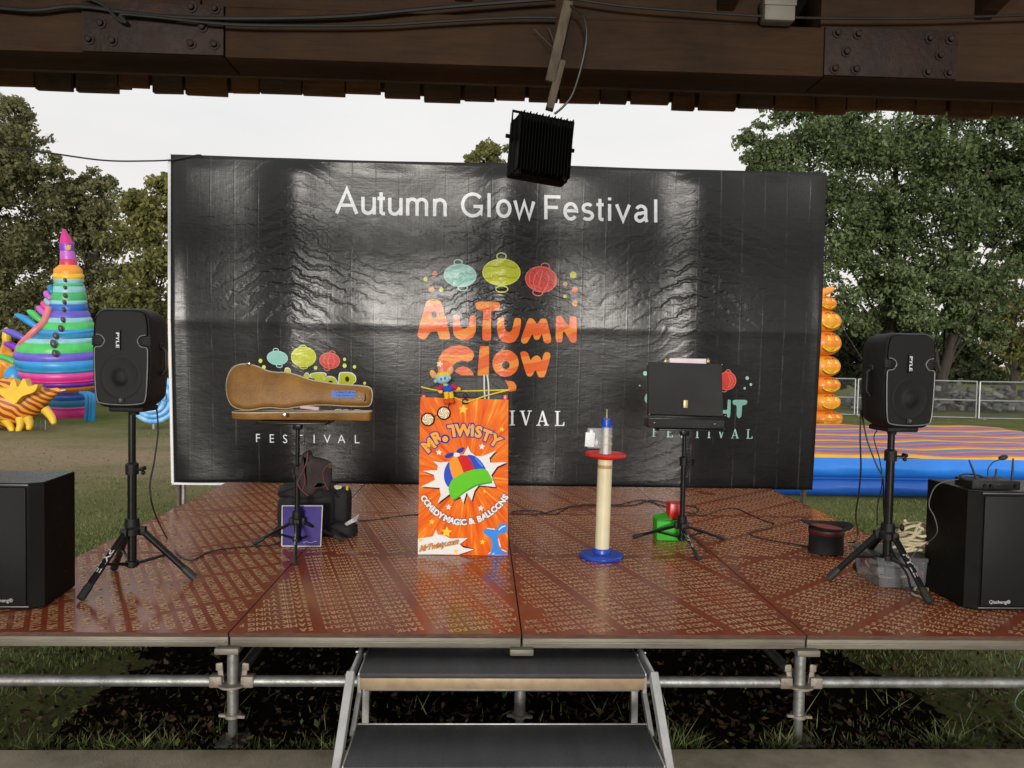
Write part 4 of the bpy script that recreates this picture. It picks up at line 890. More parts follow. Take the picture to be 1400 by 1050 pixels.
mb = MB(); mb.loft([lidring(.012, .03), lidring(.0, .03), lidring(0, -.01), lidring(.004, -.022), lidring(.012, -.031), lidring(.024, -.036), lidring(.034, -.038)])
lid = mb.build('lid', M_CASE, vcase, 50)
mb = MB(); q = lidring(-.002, -.006); mb.tube(q+[q[0]], .005, 7, cap=False); mb.build('piping', M_PIPE, lid)
mb = MB(); p = [on_y(*K7(x, y), VY-.105) for x, y in ((893, 492), (1086, 492), (1084, 548), (893, 548))]; 
def lid_pt(x, y, lift=.0415): 
    q = on_y(*K7(x, y), VY-.1); z0 = min(a[1] for a in lid2); q2 = on_y(*K7(x, y), VY-.06-lift+(q.z-z0)*.22); return q2
M_TAPE = mat('blue_tape', (.06, .16, .52, 1), (.05, .13, .42, 1), .6)
mb = MB(); mb.add([lid_pt(*a) for a in ((893, 492), (1086, 490), (1084, 550), (892, 548))], [(0, 1, 2, 3)]); tp = mb.build('blue_tape', M_TAPE, lid, 0)
M_INK = mat('black_ink', (.012, .012, .02, 1), None, .7); mb = MB(); rr = random.Random(5)
for row, y0 in enumerate((503, 528)):
    x = 930
    while x < 1072:
        pts = [(x+rr.uniform(0, 12), y0+rr.uniform(-5, 5)) for _ in range(4)]; mb.tube([lid_pt(a, b_, .0428) for a, b_ in pts], .0011, 4); x += 14
mb.build('handwriting', M_INK, tp, 0)
mb = MB(); mb.tube([lid_pt(1116+28*math.cos(k*PI/10), 537+28*math.sin(k*PI/10), .042) for k in range(21)], .0015, 5)
for a in range(6): mb.tube([lid_pt(1116+22*math.cos(a*PI/6), 537+22*math.sin(a*PI/6), .042), lid_pt(1116-22*math.cos(a*PI/6), 537-22*math.sin(a*PI/6), .042)], .0012, 4)
mb.build('round_emblem', M_PIPE, lid)
xa, xb = on_y(*K7(95, 650), VY).x, on_y(*K7(1222, 650), VY).x
sxx = (xb-xa)/(max(p[0] for p in lid2)-min(p[0] for p in lid2)); l0 = min(p[0] for p in lid2); zc_ = .5*(min(p[1] for p in lid2)+max(p[1] for p in lid2))
tray2 = [(xa+(p[0]-l0)*sxx, VY+.02+(p[1]-zc_)*.78) for p in lid2]
ztop = lambda x: vpz+.037+.018*(x-xa)/(xb-xa)
def trayring(d, z): return [Vector((p[0], p[1], vpz+.002+z*(ztop(p[0])-vpz))) for p in inset(tray2, d)]
mb = MB(); mb.loft([trayring(.015, 0), trayring(.004, .06), trayring(0, .2), trayring(0, 1), trayring(.008, 1), trayring(.012, .4), trayring(.05, .3)]); tr = mb.build('tray', M_CASE, vcase, 50)
mb = MB(); q = trayring(.003, 1.03); mb.tube(q+[q[0]], .0048, 7, cap=False); mb.build('piping', M_PIPE, tr)
mb = MB(); mb.loft([trayring(.016, .85), trayring(.018, .92)]); mb.build('lining', M_INNER, tr)
mb = MB(); mb.box(on_y(*K7(517, 685), VY-.135), (.02, .012, .025), .003); mb.box(on_y(*K7(232, 275), VY-.03), (.025, .02, .012), .003); mb.build('latch', M_CHROME, vcase)
mb = MB(); c = on_y(*K7(725, 625), VY-.04); mb.box(c, (.11, .05, .02), .003, Matrix.Rotation(R(6), 4, 'Y')); tag(mb.build('paper_packet', mat('pink_paper', (.6, .42, .45, 1), (.5, .35, .4, 1), .7)), 'small pale pink packet tucked in the gap of the violin case', 'packet')
# ------------------------------------------------------------------ briefcase on a stand
CY = 4.70; cc_ = on_y(935, 620, CY); cpz = on_y(936, 583, CY).z
fC = [floor_pt(866, 736), floor_pt(989, 738), floor_pt(955, 767)]
cst = tripod('instrument_stand', 'slim black tripod stand holding the open black briefcase', 'tripod stand', (cc_.x, CY), cpz-.008, fC, on_y(935, 716, CY).z, on_y(935, 735, CY).z, .0125, .016, on_y(936, 630, CY).z, .0095, .0125, 'slim stands carrying cases', decal=2, hub_r=.028, decal_txt='pyle')
mb = MB(); mb.box((cc_.x+.01, CY-.02, cpz-.008), (.42, .3, .012), .003); mb.box((cc_.x, CY, cpz-.035), (.05, .05, .045), .006); mb.build('top_plate', M_BLACKM, cst)
M_LEATH = mat('black_leatherette', (.008, .008, .008, 1), (.014, .014, .014, 1), .38, spec=.35, vs=5, bump=.45, bs=330, rvar=.12); M_GOLD = mat('pale_brass', (.38, .30, .13, 1), (.28, .22, .1, 1), .4, .5)
bc = thing('briefcase', 'open black leather briefcase with its lid standing up on the right stand', 'briefcase', (cc_.x, CY, cpz))
x0, x1 = on_y(886.5, 580, CY-.14).x, on_y(990.5, 580, CY-.14).x; zt_b = on_y(938, 574, CY-.14).z
mb = MB(); mb.box(((x0+x1)/2, CY-.07, (cpz+zt_b)/2+.004), (x1-x0, .14, zt_b-cpz+.006), .006); tr = mb.build('tray', M_LEATH, bc)
mb = MB(); mb.box(((x0+x1)/2, CY-.1415, zt_b+.004), (x1-x0-.004, .004, .006), .001); mb.build('hinge_line', M_BLACKM, tr)
l0, l1 = on_y(938, 569, CY-.13), on_y(938, 497, CY-.06); xm = (x0+x1)/2
mb = MB(); T = Matrix.Rotation(math.atan2(-(l1.y-l0.y), l1.z-l0.z), 4, 'X') @ Matrix.Rotation(R(.9), 4, 'Y')
mb.box(((x0+x1)/2, (l0.y+l1.y)/2+.02, (l0.z+l1.z)/2), (x1-x0-.006, .045, (l1-l0).length), .007, T); lid = mb.build('lid', M_LEATH, bc)
fy = lambda z: lerp(l0.y, l1.y, (z-l0.z)/(l1.z-l0.z))-.0045
p = on_y(937.5, 554.5, CY-.12); mb = MB(); mb.box((p.x, fy(p.z), p.z), (.026, .003, .066), .001); mb.build('brass_plate', M_GOLD, lid)
mb = MB(); q = on_y(937.5, 552, CY-.12); mb.lathe([(.004, 0), (.003, .003), (0, .003)], (q.x, fy(q.z)-.001, q.z), 8, M=Matrix.Rotation(R(90), 4, 'X'))
for u, v in ((887, 498), (990, 499), (886.5, 566), (989.5, 568)):
    q = on_y(u, v, CY-.1); mb.ball((q.x, fy(q.z)+.006, q.z), .0045, 6)
for u, v in ((894.5, 578), (977, 580)): q = on_y(u, v, CY-.143); mb.ball(q, .006, 6)
mb.build('metal_corner', M_CHROME, bc)
mb = MB()
for u in (910, 968): q = on_y(u, 494, CY-.05); mb.box(q, (.02, .02, .02), .004); mb.ball(q+Vector((0, 0, .012)), .007, 8)
mb.build('latch', M_GOLD, lid)
p0, p1 = on_y(915, 496, CY-.03), on_y(966, 491, CY-.03); mb = MB(); mb.box(((p0.x+p1.x)/2, p0.y, (p0.z+p1.z)/2-.015), (p1.x-p0.x, .012, .06), .006)
tag(mb.build('white_card', [mat('white_card', (.72, .66, .68, 1), (.62, .5, .56, 1), .6)]), 'white and pink card showing above the top edge of the black briefcase', 'card')

# ------------------------------------------------------------------ tool chest and the sign board before it
BDY = 4.455; M_CHEST = mat('grey_black_chest', (.028, .028, .029, 1), (.042, .042, .043, 1), .5, bump=.3, bs=250)
def bp(u, v, dy=0): return on_y(u, v, BDY+dy)
chx0, chx1 = bp(577, 530, .12).x, bp(695, 530, .12).x; chz = bp(640, 515, .12).z
chest = thing('tool_chest', 'dark grey moulded tool chest standing behind the orange sign board', 'tool chest', ((chx0+chx1)/2, BDY+.22, SZ))
mb = MB(); xm = (chx0+chx1)/2; W = chx1-chx0
prof = [(-W/2, SZ+.03), (W/2, SZ+.03), (W/2, chz-.055), (W/2-.015, chz-.03), (W/2-.055, chz), (-W/2+.055, chz), (-W/2+.015, chz-.03), (-W/2, chz-.055)]
mb.loft([[Vector((xm+x*s, y, lerp((SZ+chz)/2, z, s))) for x, z in prof] for y, s in ((BDY+.10, .985), (BDY+.105, 1), (BDY+.395, 1), (BDY+.40, .985))]); mb.build('body', M_CHEST, chest, 25)
mb = MB()
mb.box((xm-.01, BDY+.096, chz-.075), (.30, .016, .10), .006)
for x in (xm-.20, xm+.2):
    mb.box((x, BDY+.094, chz-.05), (.08, .02, .03), .006, Matrix.Rotation(R(35 if x > xm else -35), 4, 'Y')); mb.box((x, BDY+.094, chz-.09), (.09, .02, .02), .005)
mb.box((xm+.09, BDY+.09, chz-.06), (.05, .012, .12), .004); mb.box((xm, BDY+.09, chz-.14), (.16, .012, .02), .004); mb.build('moulded_rib', M_CHEST, chest)
for u in (579.5, 691):
    mb = MB(); mb.box(bp(u, 545, .085), (.03, .03, .05), .005); mb.build('latch', M_RED, chest)
mb = MB()
for x in (chx0+.06, chx1-.06): mb.lathe([(.035, -.02), (.04, -.012), (.04, .012), (.035, .02)], (x, BDY+.36, SZ+.04), 16, M=Matrix.Rotation(R(90), 4, 'Y'))
mb.build('wheel', M_RUBBER, chest)
def cord(label, pts, r, m, n=4): mb = MB(); mb.tube(catmull(pts, n), r, 7); return tag(mb.build('elastic_cord', m), label, 'cord', None)
cord('yellow cord stretched level across the dark chest above the sign board', [bp(576, 529, .07), bp(600, 534, .05), bp(640, 534.5, .075), bp(697, 533, .075)], .0045, M_YEL, 3)
cord('yellow cord dipping in a V to the clip on the sign board', [bp(606, 537, .05), bp(625, 545, .03), bp(634, 549, .0), bp(641, 549, .0), bp(665, 541, .05), bp(696, 533, .07)], .0045, M_YEL, 3)
M_WCORD = mat('white_cord', (.7, .7, .68, 1), (.6, .6, .58, 1), .7)
cord('left one of two white cords running down the front of the dark chest', [bp(661.5, 513, .13), bp(662, 515, .08), bp(662, 530, .075), bp(663, 549, .075), bp(663, 580, .06)], .005, M_WCORD)
cord('right one of two white cords running down the front of the dark chest', [bp(665, 513, .13), bp(666.5, 515, .08), bp(668, 530, .075), bp(668, 549, .075), bp(668, 580, .06)], .005, M_WCORD)
def ray_mat():
    m = bpy.data.materials.new('orange_ray_print'); m.use_nodes = True; nt = m.node_tree; b = nt.nodes['Principled BSDF']
    x, y, z, o = pos_xyz(nt); dx = mnode(nt, 'SUBTRACT', x, .02); dz = mnode(nt, 'SUBTRACT', z, .47)
    a = mnode(nt, 'ARCTAN2', dz, dx); cx = nt.nodes.new('ShaderNodeCombineXYZ'); nt.links.new(a, cx.inputs[0])
    r = mnode(nt, 'SQRT', mnode(nt, 'ADD', mnode(nt, 'MULTIPLY', dx, dx), mnode(nt, 'MULTIPLY', dz, dz)))
    nt.links.new(mnode(nt, 'MULTIPLY', r, .35), cx.inputs[1])
    n = noise_n(nt, cx.outputs[0], 8.5, 2, .6); n2 = noise_n(nt, cx.outputs[0], 26, 1, .5); n = mnode(nt, 'MULTIPLY_ADD', n2, .35, mnode(nt, 'MULTIPLY', n, .7))
    c = ramp(nt, n, [(.36, (.56, .05, .005, 1)), (.48, (.68, .105, .006, 1)), (.6, (.74, .17, .012, 1)), (.70, (.82, .34, .05, 1))])
    nt.links.new(c, b.inputs['Base Color']); b.inputs['Roughness'].default_value = .4; b.inputs['Specular IOR Level'].default_value = .06; return m
board = thing('sign_board', 'tall orange printed sign board with a propeller cap picture standing on the stage', 'sign board', (bp(633, 758).x, BDY, SZ))
BLN = 8.754; k3 = lambda p: bp(570+p[0]/BLN, 540+p[1]/BLN); B0 = Vector(board.location)
# the board leans back a little; art is laid on its face
bq = [bp(571.3, 757.5), bp(694.2, 760.3), bp(695.2, 547), bp(574.3, 543.3)]
LEAN = .028
def face(q, lift): t = (q.z-SZ); return Vector((q.x, BDY+t*LEAN-lift, q.z))
mb = MB(); mb.add([face(q, 0) for q in bq]+[face(q, -.01) for q in bq], [(0, 1, 2, 3), (7, 6, 5, 4), (0, 4, 5, 1), (1, 5, 6, 2), (2, 6, 7, 3), (3, 7, 4, 0)]); panel = mb.build('panel', ray_mat(), board, 0)
ART = [0.0012]
def bart(name, splines, m, VF=None, par=None, lift=None):
    if VF is None: VF = fill2d([[(k3(p).x, k3(p).z) for p in s] for s in splines])
    if lift is None: ART[0] += .00014; lift = ART[0]
    mb = MB(); mb.add([face(Vector((p[0], 0, p[1])), lift) for p in VF[0]], VF[1]); o = mb.build(name, m, par or panel, 0); return o
pm = lambda n, c: mat('board_'+n, c, tuple(q*.93 for q in c[:3])+(1,), .4, spec=.06)
P_W = pm('white', (.72, .71, .70, 1)); P_K = pm('black', (.02, .012, .01, 1)); P_B = pm('blue', (.02, .07, .5, 1)); P_O = pm('amber', (.78, .28, .02, 1)); P_O2 = pm('lettering_gold', (.82, .36, .02, 1)); P_R = pm('red', (.55, .012, .012, 1)); P_G = pm('green', (.11, .5, .02, 1)); P_Y = pm('yellow', (.85, .55, .05, 1)); P_LB = pm('balloon_blue', (.04, .24, .72, 1)); P_DB = pm('navy', (.012, .03, .30, 1)); P_OUT = pm('slate_outline', (.025, .03, .09, 1)); P_GD = pm('dark_green', (.05, .28, .015, 1)); P_LB2 = pm('light_blue', (.08, .22, .68, 1))
BUR = [(190,795),(280,812),(390,800),(480,720),(560,715),(610,615),(645,690),(700,735),(780,738),(950,668),(868,760),(880,815),(1080,808),(960,865),(890,965),(905,1000),(945,1105),(740,1085),(690,1150),(655,1270),(595,1170),(555,1300),(520,1220),(430,1260),(390,1190),(245,1300),(285,1200),(270,1115),(50,1100),(215,1020),(200,960),(70,912),(240,905),(250,850)]
def curvy(pts, tip, n=5):
    """burst outline: edges bow inwards between the tips"""
    return pts
bart('burst_shadow', [[(x+14, y+16) for x, y in BUR]], P_K); bart('burst', [BUR], P_W)
B2 = [(12,1718),(100,1708),(190,1693),(230,1613),(250,1673),(310,1673),(400,1718),(610,1713),(510,1788),(560,1828),(690,1848),(500,1908),(12,1908)]
bart('burst_shadow', [[(x, y) for x, y in [(500,1775),(530,1800),(560,1828),(690,1848),(500,1908),(540,1908),(700,1850),(560,1805),(520,1790),(615,1716),(605,1713)]]], P_K); bart('burst', [B2], P_W)
bart('cap_panel', [smooth2([(385,800),(340,870),(322,950),(330,1030),(375,1105),(410,1060),(440,1005),(410,940),(392,870)], 3)], P_B)
bart('cap_panel', [[(385,800),(430,745),(480,740),(530,840),(565,930),(435,1010),(405,930)]], P_O)
bart('cap_panel', [[(480,742),(525,720),(605,728),(655,800),(695,895),(560,935),(520,830)]], P_R)
bart('cap_panel', [smooth2([(603,726),(680,730),(760,790),(825,895),(760,905),(692,895),(655,805)], 3)], P_B)
bart('cap_shine', [smooth2([(690,745),(745,790),(790,855),(775,860),(725,805)], 3)], P_LB2)
bart('cap_brim_edge', [[(384,1120),(430,1265),(450,1266),(585,1165),(725,1088),(900,1058),(897,1030),(720,1062),(580,1140),(436,1240)]], P_GD)
bart('cap_brim', [smooth2([(430,1010),(560,935),(690,895),(820,893),(885,985),(895,1040),(720,1070),(580,1150),(436,1250),(380,1150),(388,1085)], 3)], P_G)
bart('propeller_blade', [smooth2([(330,738),(365,705),(440,692),(440,722),(385,758),(342,757)], 3)], P_DB); bart('propeller_blade', [smooth2([(468,692),(490,655),(545,630),(570,645),(545,682),(490,708)], 3)], P_DB)
bart('propeller_hub', [[(440,700),(470,690),(515,705),(510,735),(460,750),(440,735)]], P_W)
for x, y, r, m in ((552, 175, 60, P_Y), (1018, 415, 33, P_Y), (778, 622, 42, P_W), (262, 690, 40, P_W), (378, 1343, 38, P_W), (765, 1357, 40, P_W), (178, 1518, 38, P_Y), (355, 1640, 68, P_Y), (785, 1758, 36, P_Y), (465, 1868, 30, P_Y), (45, 1735, 32, P_Y), (810, 1155, 24, P_Y)):
    bart('printed_star', [star(x, y, r, .1, .48)], m)
DOG = [(795,1618),(835,1602),(900,1608),(940,1622),(965,1583),(1000,1540),(1050,1532),(1076,1560),(1078,1625),(1040,1660),(985,1665),(968,1730),(985,1815),(1010,1853),(1072,1890),(1076,1908),(850,1908),(888,1865),(900,1800),(890,1725),(835,1680),(805,1650)]
bart('balloon_animal', [smooth2(DOG, 3)], P_LB)
for q in ([(835,1592),(935,1600),(930,1612),(840,1602)], [(975,1612),(1010,1575),(1060,1560),(1060,1572),(1015,1588),(985,1620)], [(970,1715),(982,1718),(1005,1810),(1000,1825),(985,1800)], [(1015,1840),(1072,1868),(1072,1880),(1012,1855)], [(850,1898),(885,1870),(882,1885),(858,1905)], [(900,1898),(925,1888),(925,1904),(905,1906)]):
    bart('balloon_shine', [q], P_W)
def glyph(name, ch, cx, cy, h, rot, m, mo, off=.05, wx=1.15, bold=.018):
    """one printed letter with its outline, (cx,cy) in trace units, h = cap height, rot in degrees anticlockwise"""
    hit = []
    ca, sa = math.cos(R(rot)), math.sin(R(rot)); base = None
    for o_, mm in ((off, mo), (bold, m)):
        V, Fs = text2d(ch, o_, 3); a = np.array(V)
        if base is None:
            V0, _ = text2d(ch, 0, 3); b0 = np.array(V0); base = ((b0.min(0)+b0.max(0))/2, h/(b0[:, 1].max()-b0[:, 1].min()))
        m_, s = base; q = []
        for p in a:
            dx, dy = (p[0]-m_[0])*s*wx, (p[1]-m_[1])*s; w_ = k3((cx+dx*ca-dy*sa, cy-(dx*sa+dy*ca))); q.append((w_.x, w_.z))
        hit.append((q, Fs, mm))
    o = bart(name, None, hit[0][2], (hit[0][0], hit[0][1])); bart('letter_face', None, hit[1][2], (hit[1][0], hit[1][1]), par=o)
for ch, x, y, h, r in (('M', 140, 605, 128, 40), ('R', 242, 508, 128, 30), ('.', 337, 530, 38, 20), ('T', 436, 430, 134, 9), ('W', 558, 424, 132, 1), ('i', 664, 426, 128, -2), ('S', 738, 444, 126, -8), ('T', 834, 488, 122, -20), ('Y', 938, 548, 126, -33)):
    glyph('name_letter', ch, x, y, h, r, P_O2, P_DB, .115, .98, .05)
arc = [('C', 85, 275), ('O', 122, 325), ('M', 158, 368), ('E', 200, 412), ('D', 238, 446), ('Y', 288, 478), ('M', 358, 517), ('A', 418, 538), ('G', 476, 552), ('i', 522, 556), ('C', 560, 557), ('&', 652, 542), ('B', 750, 515), ('A', 803, 488), ('L', 846, 462), ('L', 884, 436), ('O', 927, 402), ('O', 975, 360), ('N', 1017, 312), ('S', 1056, 255)]
for k, (ch, x, y) in enumerate(arc):
    a = arc[max(k-1, 0)]; b_ = arc[min(k+1, len(arc)-1)]; rot = -math.degrees(math.atan2(b_[2]-a[2], b_[1]-a[1])); glyph('slogan_letter', ch, x, y+963, 66, rot, P_W, P_OUT, .11, 1.05, .058)
x = 30
V, Fs = text2d('MrTwisty.com', .0, 3, shear=.35); a = np.array(V); s = 470/a[:, 0].max()
for o_, mm in ((.05, P_K), (.012, P_O)):
    V, Fs = text2d('MrTwisty.com', o_, 3, shear=.35); a = np.array(V); q = []
    for p in a:
        w_ = k3((28+p[0]*s, 1868-p[0]*s*.20-p[1]*s*1.15)); q.append((w_.x, w_.z))
    bart('web_address', None, mm, (q, Fs))
mb = MB(); mb.box(bp(636, 549, .012), (.034, .03, .03), .004); mb.tube([bp(636, 546, .0), bp(633, 541, -.005), bp(636, 537, -.005), bp(639, 541, -.005), bp(636, 546, 0)], .0025, 6); tag(mb.build('binder_clip', M_BLACKM), 'small black clip gripping the top edge of the orange sign board', 'clip')
# swirl glasses hanging on the board
gl = thing('novelty_glasses', 'round swirl patterned glasses hung over the top left of the orange board', 'glasses', k3((225, 255))+Vector((0, -.015, 0)))
def swirl_mat():
    m = bpy.data.materials.new('swirl_lens'); m.use_nodes = True; nt = m.node_tree; b = nt.nodes['Principled BSDF']; x, y, z, o = pos_xyz(nt)
    a = mnode(nt, 'ARCTAN2', z, x); r = mnode(nt, 'SQRT', mnode(nt, 'ADD', mnode(nt, 'MULTIPLY', x, x), mnode(nt, 'MULTIPLY', z, z)))
    p = mnode(nt, 'FRACT', mnode(nt, 'MULTIPLY_ADD', a, 4/(2*PI), mnode(nt, 'MULTIPLY', r, 30)))
    c = ramp(nt, p, [(0, (.7, .7, .62, 1)), (.2, (.7, .7, .62, 1)), (.21, (.05, .35, .2, 1)), (.5, (.05, .35, .2, 1)), (.51, (.65, .55, .15, 1)), (.65, (.65, .55, .15, 1)), (.66, (.65, .12, .01, 1)), (.95, (.65, .12, .01, 1)), (.96, (.7, .7, .62, 1))], 'CONSTANT'); nt.links.new(c, b.inputs['Base Color']); b.inputs['Roughness'].default_value = .4; return m
M_SW = swirl_mat()
for x, y in ((130, 293), (322, 218)):
    q = face(k3((x, y)), .018); T = Matrix.Rotation(R(90), 4, 'X')
    mb = MB(); mb.lathe([(.0355, -.004), (.040, 0), (.0355, .004), (.031, 0), (.0355, -.004)], q, 28, M=T); mb.build('rim', P_K, gl)
    mb = MB(); mb.lathe([(.0325, -.002), (.0325, .001), (0, .0015)], (0, 0, 0), 28, M=T); o = mb.build('lens', M_SW); o.parent = gl; o.location = q-Vector(gl.location)
mb = MB(); mb.tube([face(k3((205, 262)), .018), face(k3((225, 242)), .02), face(k3((248, 240)), .018)], .002, 6); mb.build('bridge', P_K, gl)
mb = MB(); mb.tube(catmull([face(k3((375, 160)), .018), face(k3((382, 120)), .022), face(k3((405, 95)), .02), face(k3((432, 80)), .01)], 5), .0025, 6); mb.build('temple_arm', P_K, gl)
# plush toy
toy = thing('plush_toy', 'small bright plush clown mouse with pink ears seated on the top of the orange board', 'plush toy', bp(610, 545, -.03))
def fabric(n, c): return mat('plush_'+n, c, tuple(q*.8 for q in c[:3])+(1,), .9, spec=.1, bump=.5, bs=180)
F_B = fabric('pale_blue', (.32, .55, .68, 1)); F_Y = fabric('yellow', (.85, .55, .03, 1)); F_P = fabric('pink', (.75, .32, .45, 1)); F_BL = fabric('blue', (.03, .08, .5, 1)); F_R = fabric('red', (.6, .02, .08, 1)); F_O = fabric('orange', (.7, .1, .02, 1))
tp_ = lambda x, y, dy=0: on_y(560+x/10.5, 470+y/10.5, BDY-.035+dy)
s_ = BDY/1050/10.5
def tball(n, x, y, rx, rz, ry, m, dy=0, rot=0, par=None): mb = MB(); mb.ball(tp_(x, y, dy), (rx*s_, ry*s_, rz*s_), 16, M=Matrix.Rotation(R(rot), 4, 'Y')); return mb.build(n, m, par or toy, 60)
head = tball('head', 478, 500, 108, 78, 85, F_B, 0, -8)
tball('hair', 470, 440, 92, 48, 80, F_Y, .006, -10, head); tball('hair', 400, 470, 45, 40, 50, F_Y, .004, 0, head); tball('hair', 545, 440, 45, 40, 50, F_Y, .004, 0, head)
for x, y, rot in ((338, 438, -28), (582, 390, 22)):
    e = tball('ear', x, y, 42, 66, 22, F_Y, .01, rot, head); tball('inner_ear', x+2, y+2, 28, 50, 14, F_P, .003, rot, e)
for x, y in ((452, 508), (508, 495)): tball('eye', x, y, 11, 22, 8, pm('toy_eye', (.02, .03, .12, 1)), -.032, 0, head)
tball('nose', 480, 545, 12, 9, 10, F_P, -.032, 0, head); tball('cheek', 375, 535, 30, 28, 24, F_B, -.006, 0, head); tball('cheek', 570, 490, 28, 30, 24, F_B, -.006, 0, head)
hat_ = tball('hat', 462, 375, 34, 40, 30, F_P, .004, 0, head)
mb = MB(); q = tp_(432, 290, -.004); V = [(p[0]*s_, -p[1]*s_) for p in star(0, 0, 52, .3, .5)]; n = len(V); mb.add([q+Vector((a, -.006, b_)) for a, b_ in V]+[q+Vector((a, .006, b_)) for a, b_ in V], [tuple(range(n)), tuple(range(2*n-1, n-1, -1))]+[(i, (i+1) % n, n+(i+1) % n, n+i) for i in range(n)]); mb.build('hat_star', fabric('cream', (.8, .7, .45, 1)), hat_, 0)
tball('torso', 545, 640, 95, 72, 62, F_BL, .004, 25); tball('collar', 515, 590, 40, 22, 40, fabric('lime', (.4, .6, .15, 1)), -.012)
for pts, m in (([(470, 600), (430, 640), (440, 675)], F_R), ([(600, 600), (650, 625), (690, 640)], F_R)):
    mb = MB(); mb.tube(catmull([tp_(x, y, -.008) for x, y in pts], 4), 30*s_, 10); arm = mb.build('arm', m, toy, 60)
    x, y = pts[-1]; tball('hand', x+(8 if x > 500 else 0), y+8, 38, 30, 26, F_Y, -.010, 20, arm)
for pts in ([(525, 690), (530, 740), (535, 790)], [(590, 690), (600, 740), (600, 780)]):
    mb = MB(); mb.tube(catmull([tp_(x, y, -.012) for x, y in pts], 4), [34*s_]*9, 10); lg = mb.build('leg', F_Y, toy, 60)
    x, y = pts[-1]; tball('shoe', x-5, y+42, 50, 38, 50, F_O, -.022, 30, lg)

# ------------------------------------------------------------------ pump tube
TY = 4.43; tb = on_z(822.5, 762, SZ); tb = Vector((tb.x, tb.y, SZ))
M_CREAM = mat('cream_tube', (.66, .60, .40, 1), (.58, .52, .34, 1), .38, vs=5); M_BLUEP = mat('blue_plastic', (.012, .06, .45, 1), (.01, .05, .36, 1), .35); M_CLEAR = mat('clear_plastic', (.75, .78, .78, 1), (.7, .73, .74, 1), .12, alpha=.22, rvar=.05)
tube = thing('balloon_pump_tube', 'tall cream tube with blue foot, red tray and blue cap standing on the stage', 'tube', tb)
zz = lambda v: on_y(823, v, tb.y).z; lean = lambda z: Vector((tb.x+.012*(z-SZ)/.9, tb.y, z))
mb = MB(); pr = []
b_ = bmesh.new()
n = 8
outer = [(tb.x+.123*math.cos(PI*2*k/32)*(1+.06*abs(math.cos(PI*8*k/32))), tb.y+.123*math.sin(PI*2*k/32)*(1+.06*abs(math.cos(PI*8*k/32)))) for k in range(32)]
mb.loft([[Vector((tb.x+(x-tb.x)*s, tb.y+(y-tb.y)*s, SZ+z)) for x, y in outer] for s, z in ((.95, .001), (1, .008), (1, .018), (.96, .024), (.55, .028))]); mb.build('foot', M_BLUEP, tube)
mb = MB(); mb.lathe([(.05, .024), (.05, .05), (.046, .056)], tb, 28); mb.build('foot_socket', M_BLUEP, tube)
mb = MB(); z1 = zz(627); mb.tube([lean(SZ+.04), lean(z1)], .0425, 32); mb.build('tube', M_CREAM, tube)
mb = MB(); mb.tube([lean(z1-.055), lean(z1-.035)], .0432, 32); mb.build('tape_band', mat('tan_band', (.42, .28, .12, 1), (.35, .22, .1, 1), .5), tube)
T = Matrix.Rotation(R(1.5), 4, 'Y')
mb = MB(); q = lean(zz(623)); mb.lathe([(.03, -.022), (.052, -.02), (.056, -.006), (.118, -.002), (.122, .006), (.118, .016), (.11, .008), (.04, .006)], q, 32, M=T); mb.build('tray', M_RED, tube)
mb = MB(); mb.tube([lean(zz(620)), lean(zz(584))], .036, 24); mb.build('clear_sleeve', M_CLEAR, tube)
mb = MB(); mb.tube([lean(zz(621))+Vector((0, 0, 0)), lean(zz(583))], .015, 16); mb.build('inner_rod', M_WHITE, tube)
mb = MB(); mb.lathe([(.044, -.006), (.044, .002), (.028, .004), (.026, .038), (.02, .044)], lean(zz(582)), 24); mb.build('cap', M_BLUEP, tube)
mb = MB(); mb.lathe([(.006, 0), (.006, .02), (.0045, .022), (.0045, .05), (.003, .052)], lean(zz(571.5)), 10); mb.build('brass_tip', M_GOLD, tube)
mb = MB()
for k, v in enumerate((596, 607)): mb.tube([lean(zz(v))+Vector((.0375*math.cos(a*PI/9), .0375*math.sin(a*PI/9), .004*math.sin(a))) for a in range(19)], .0015, 5)
mb.build('rubber_band', M_YEL, tube)
c = on_y(809, 599, tb.y-.02); bx = thing('clear_plastic_box', 'clear plastic box with a white card strapped to the pump tube above the red tray', 'plastic box', c)
mb = MB(); mb.box(c+Vector((.012, 0, .006)), (.075, .06, .125), .004); mb.build('shell', M_CLEAR, bx)
q = on_y(806.5, 601, tb.y-.053); mb = MB(); mb.box(q, (.054, .002, .082), .0005, Matrix.Rotation(R(3), 4, 'Y')); mb.build('card', M_WHITE, bx)
mb = MB(); mb.box(c+Vector((.012, 0, .066)), (.08, .066, .008), .002); mb.build('lid', M_BLACKP, bx)
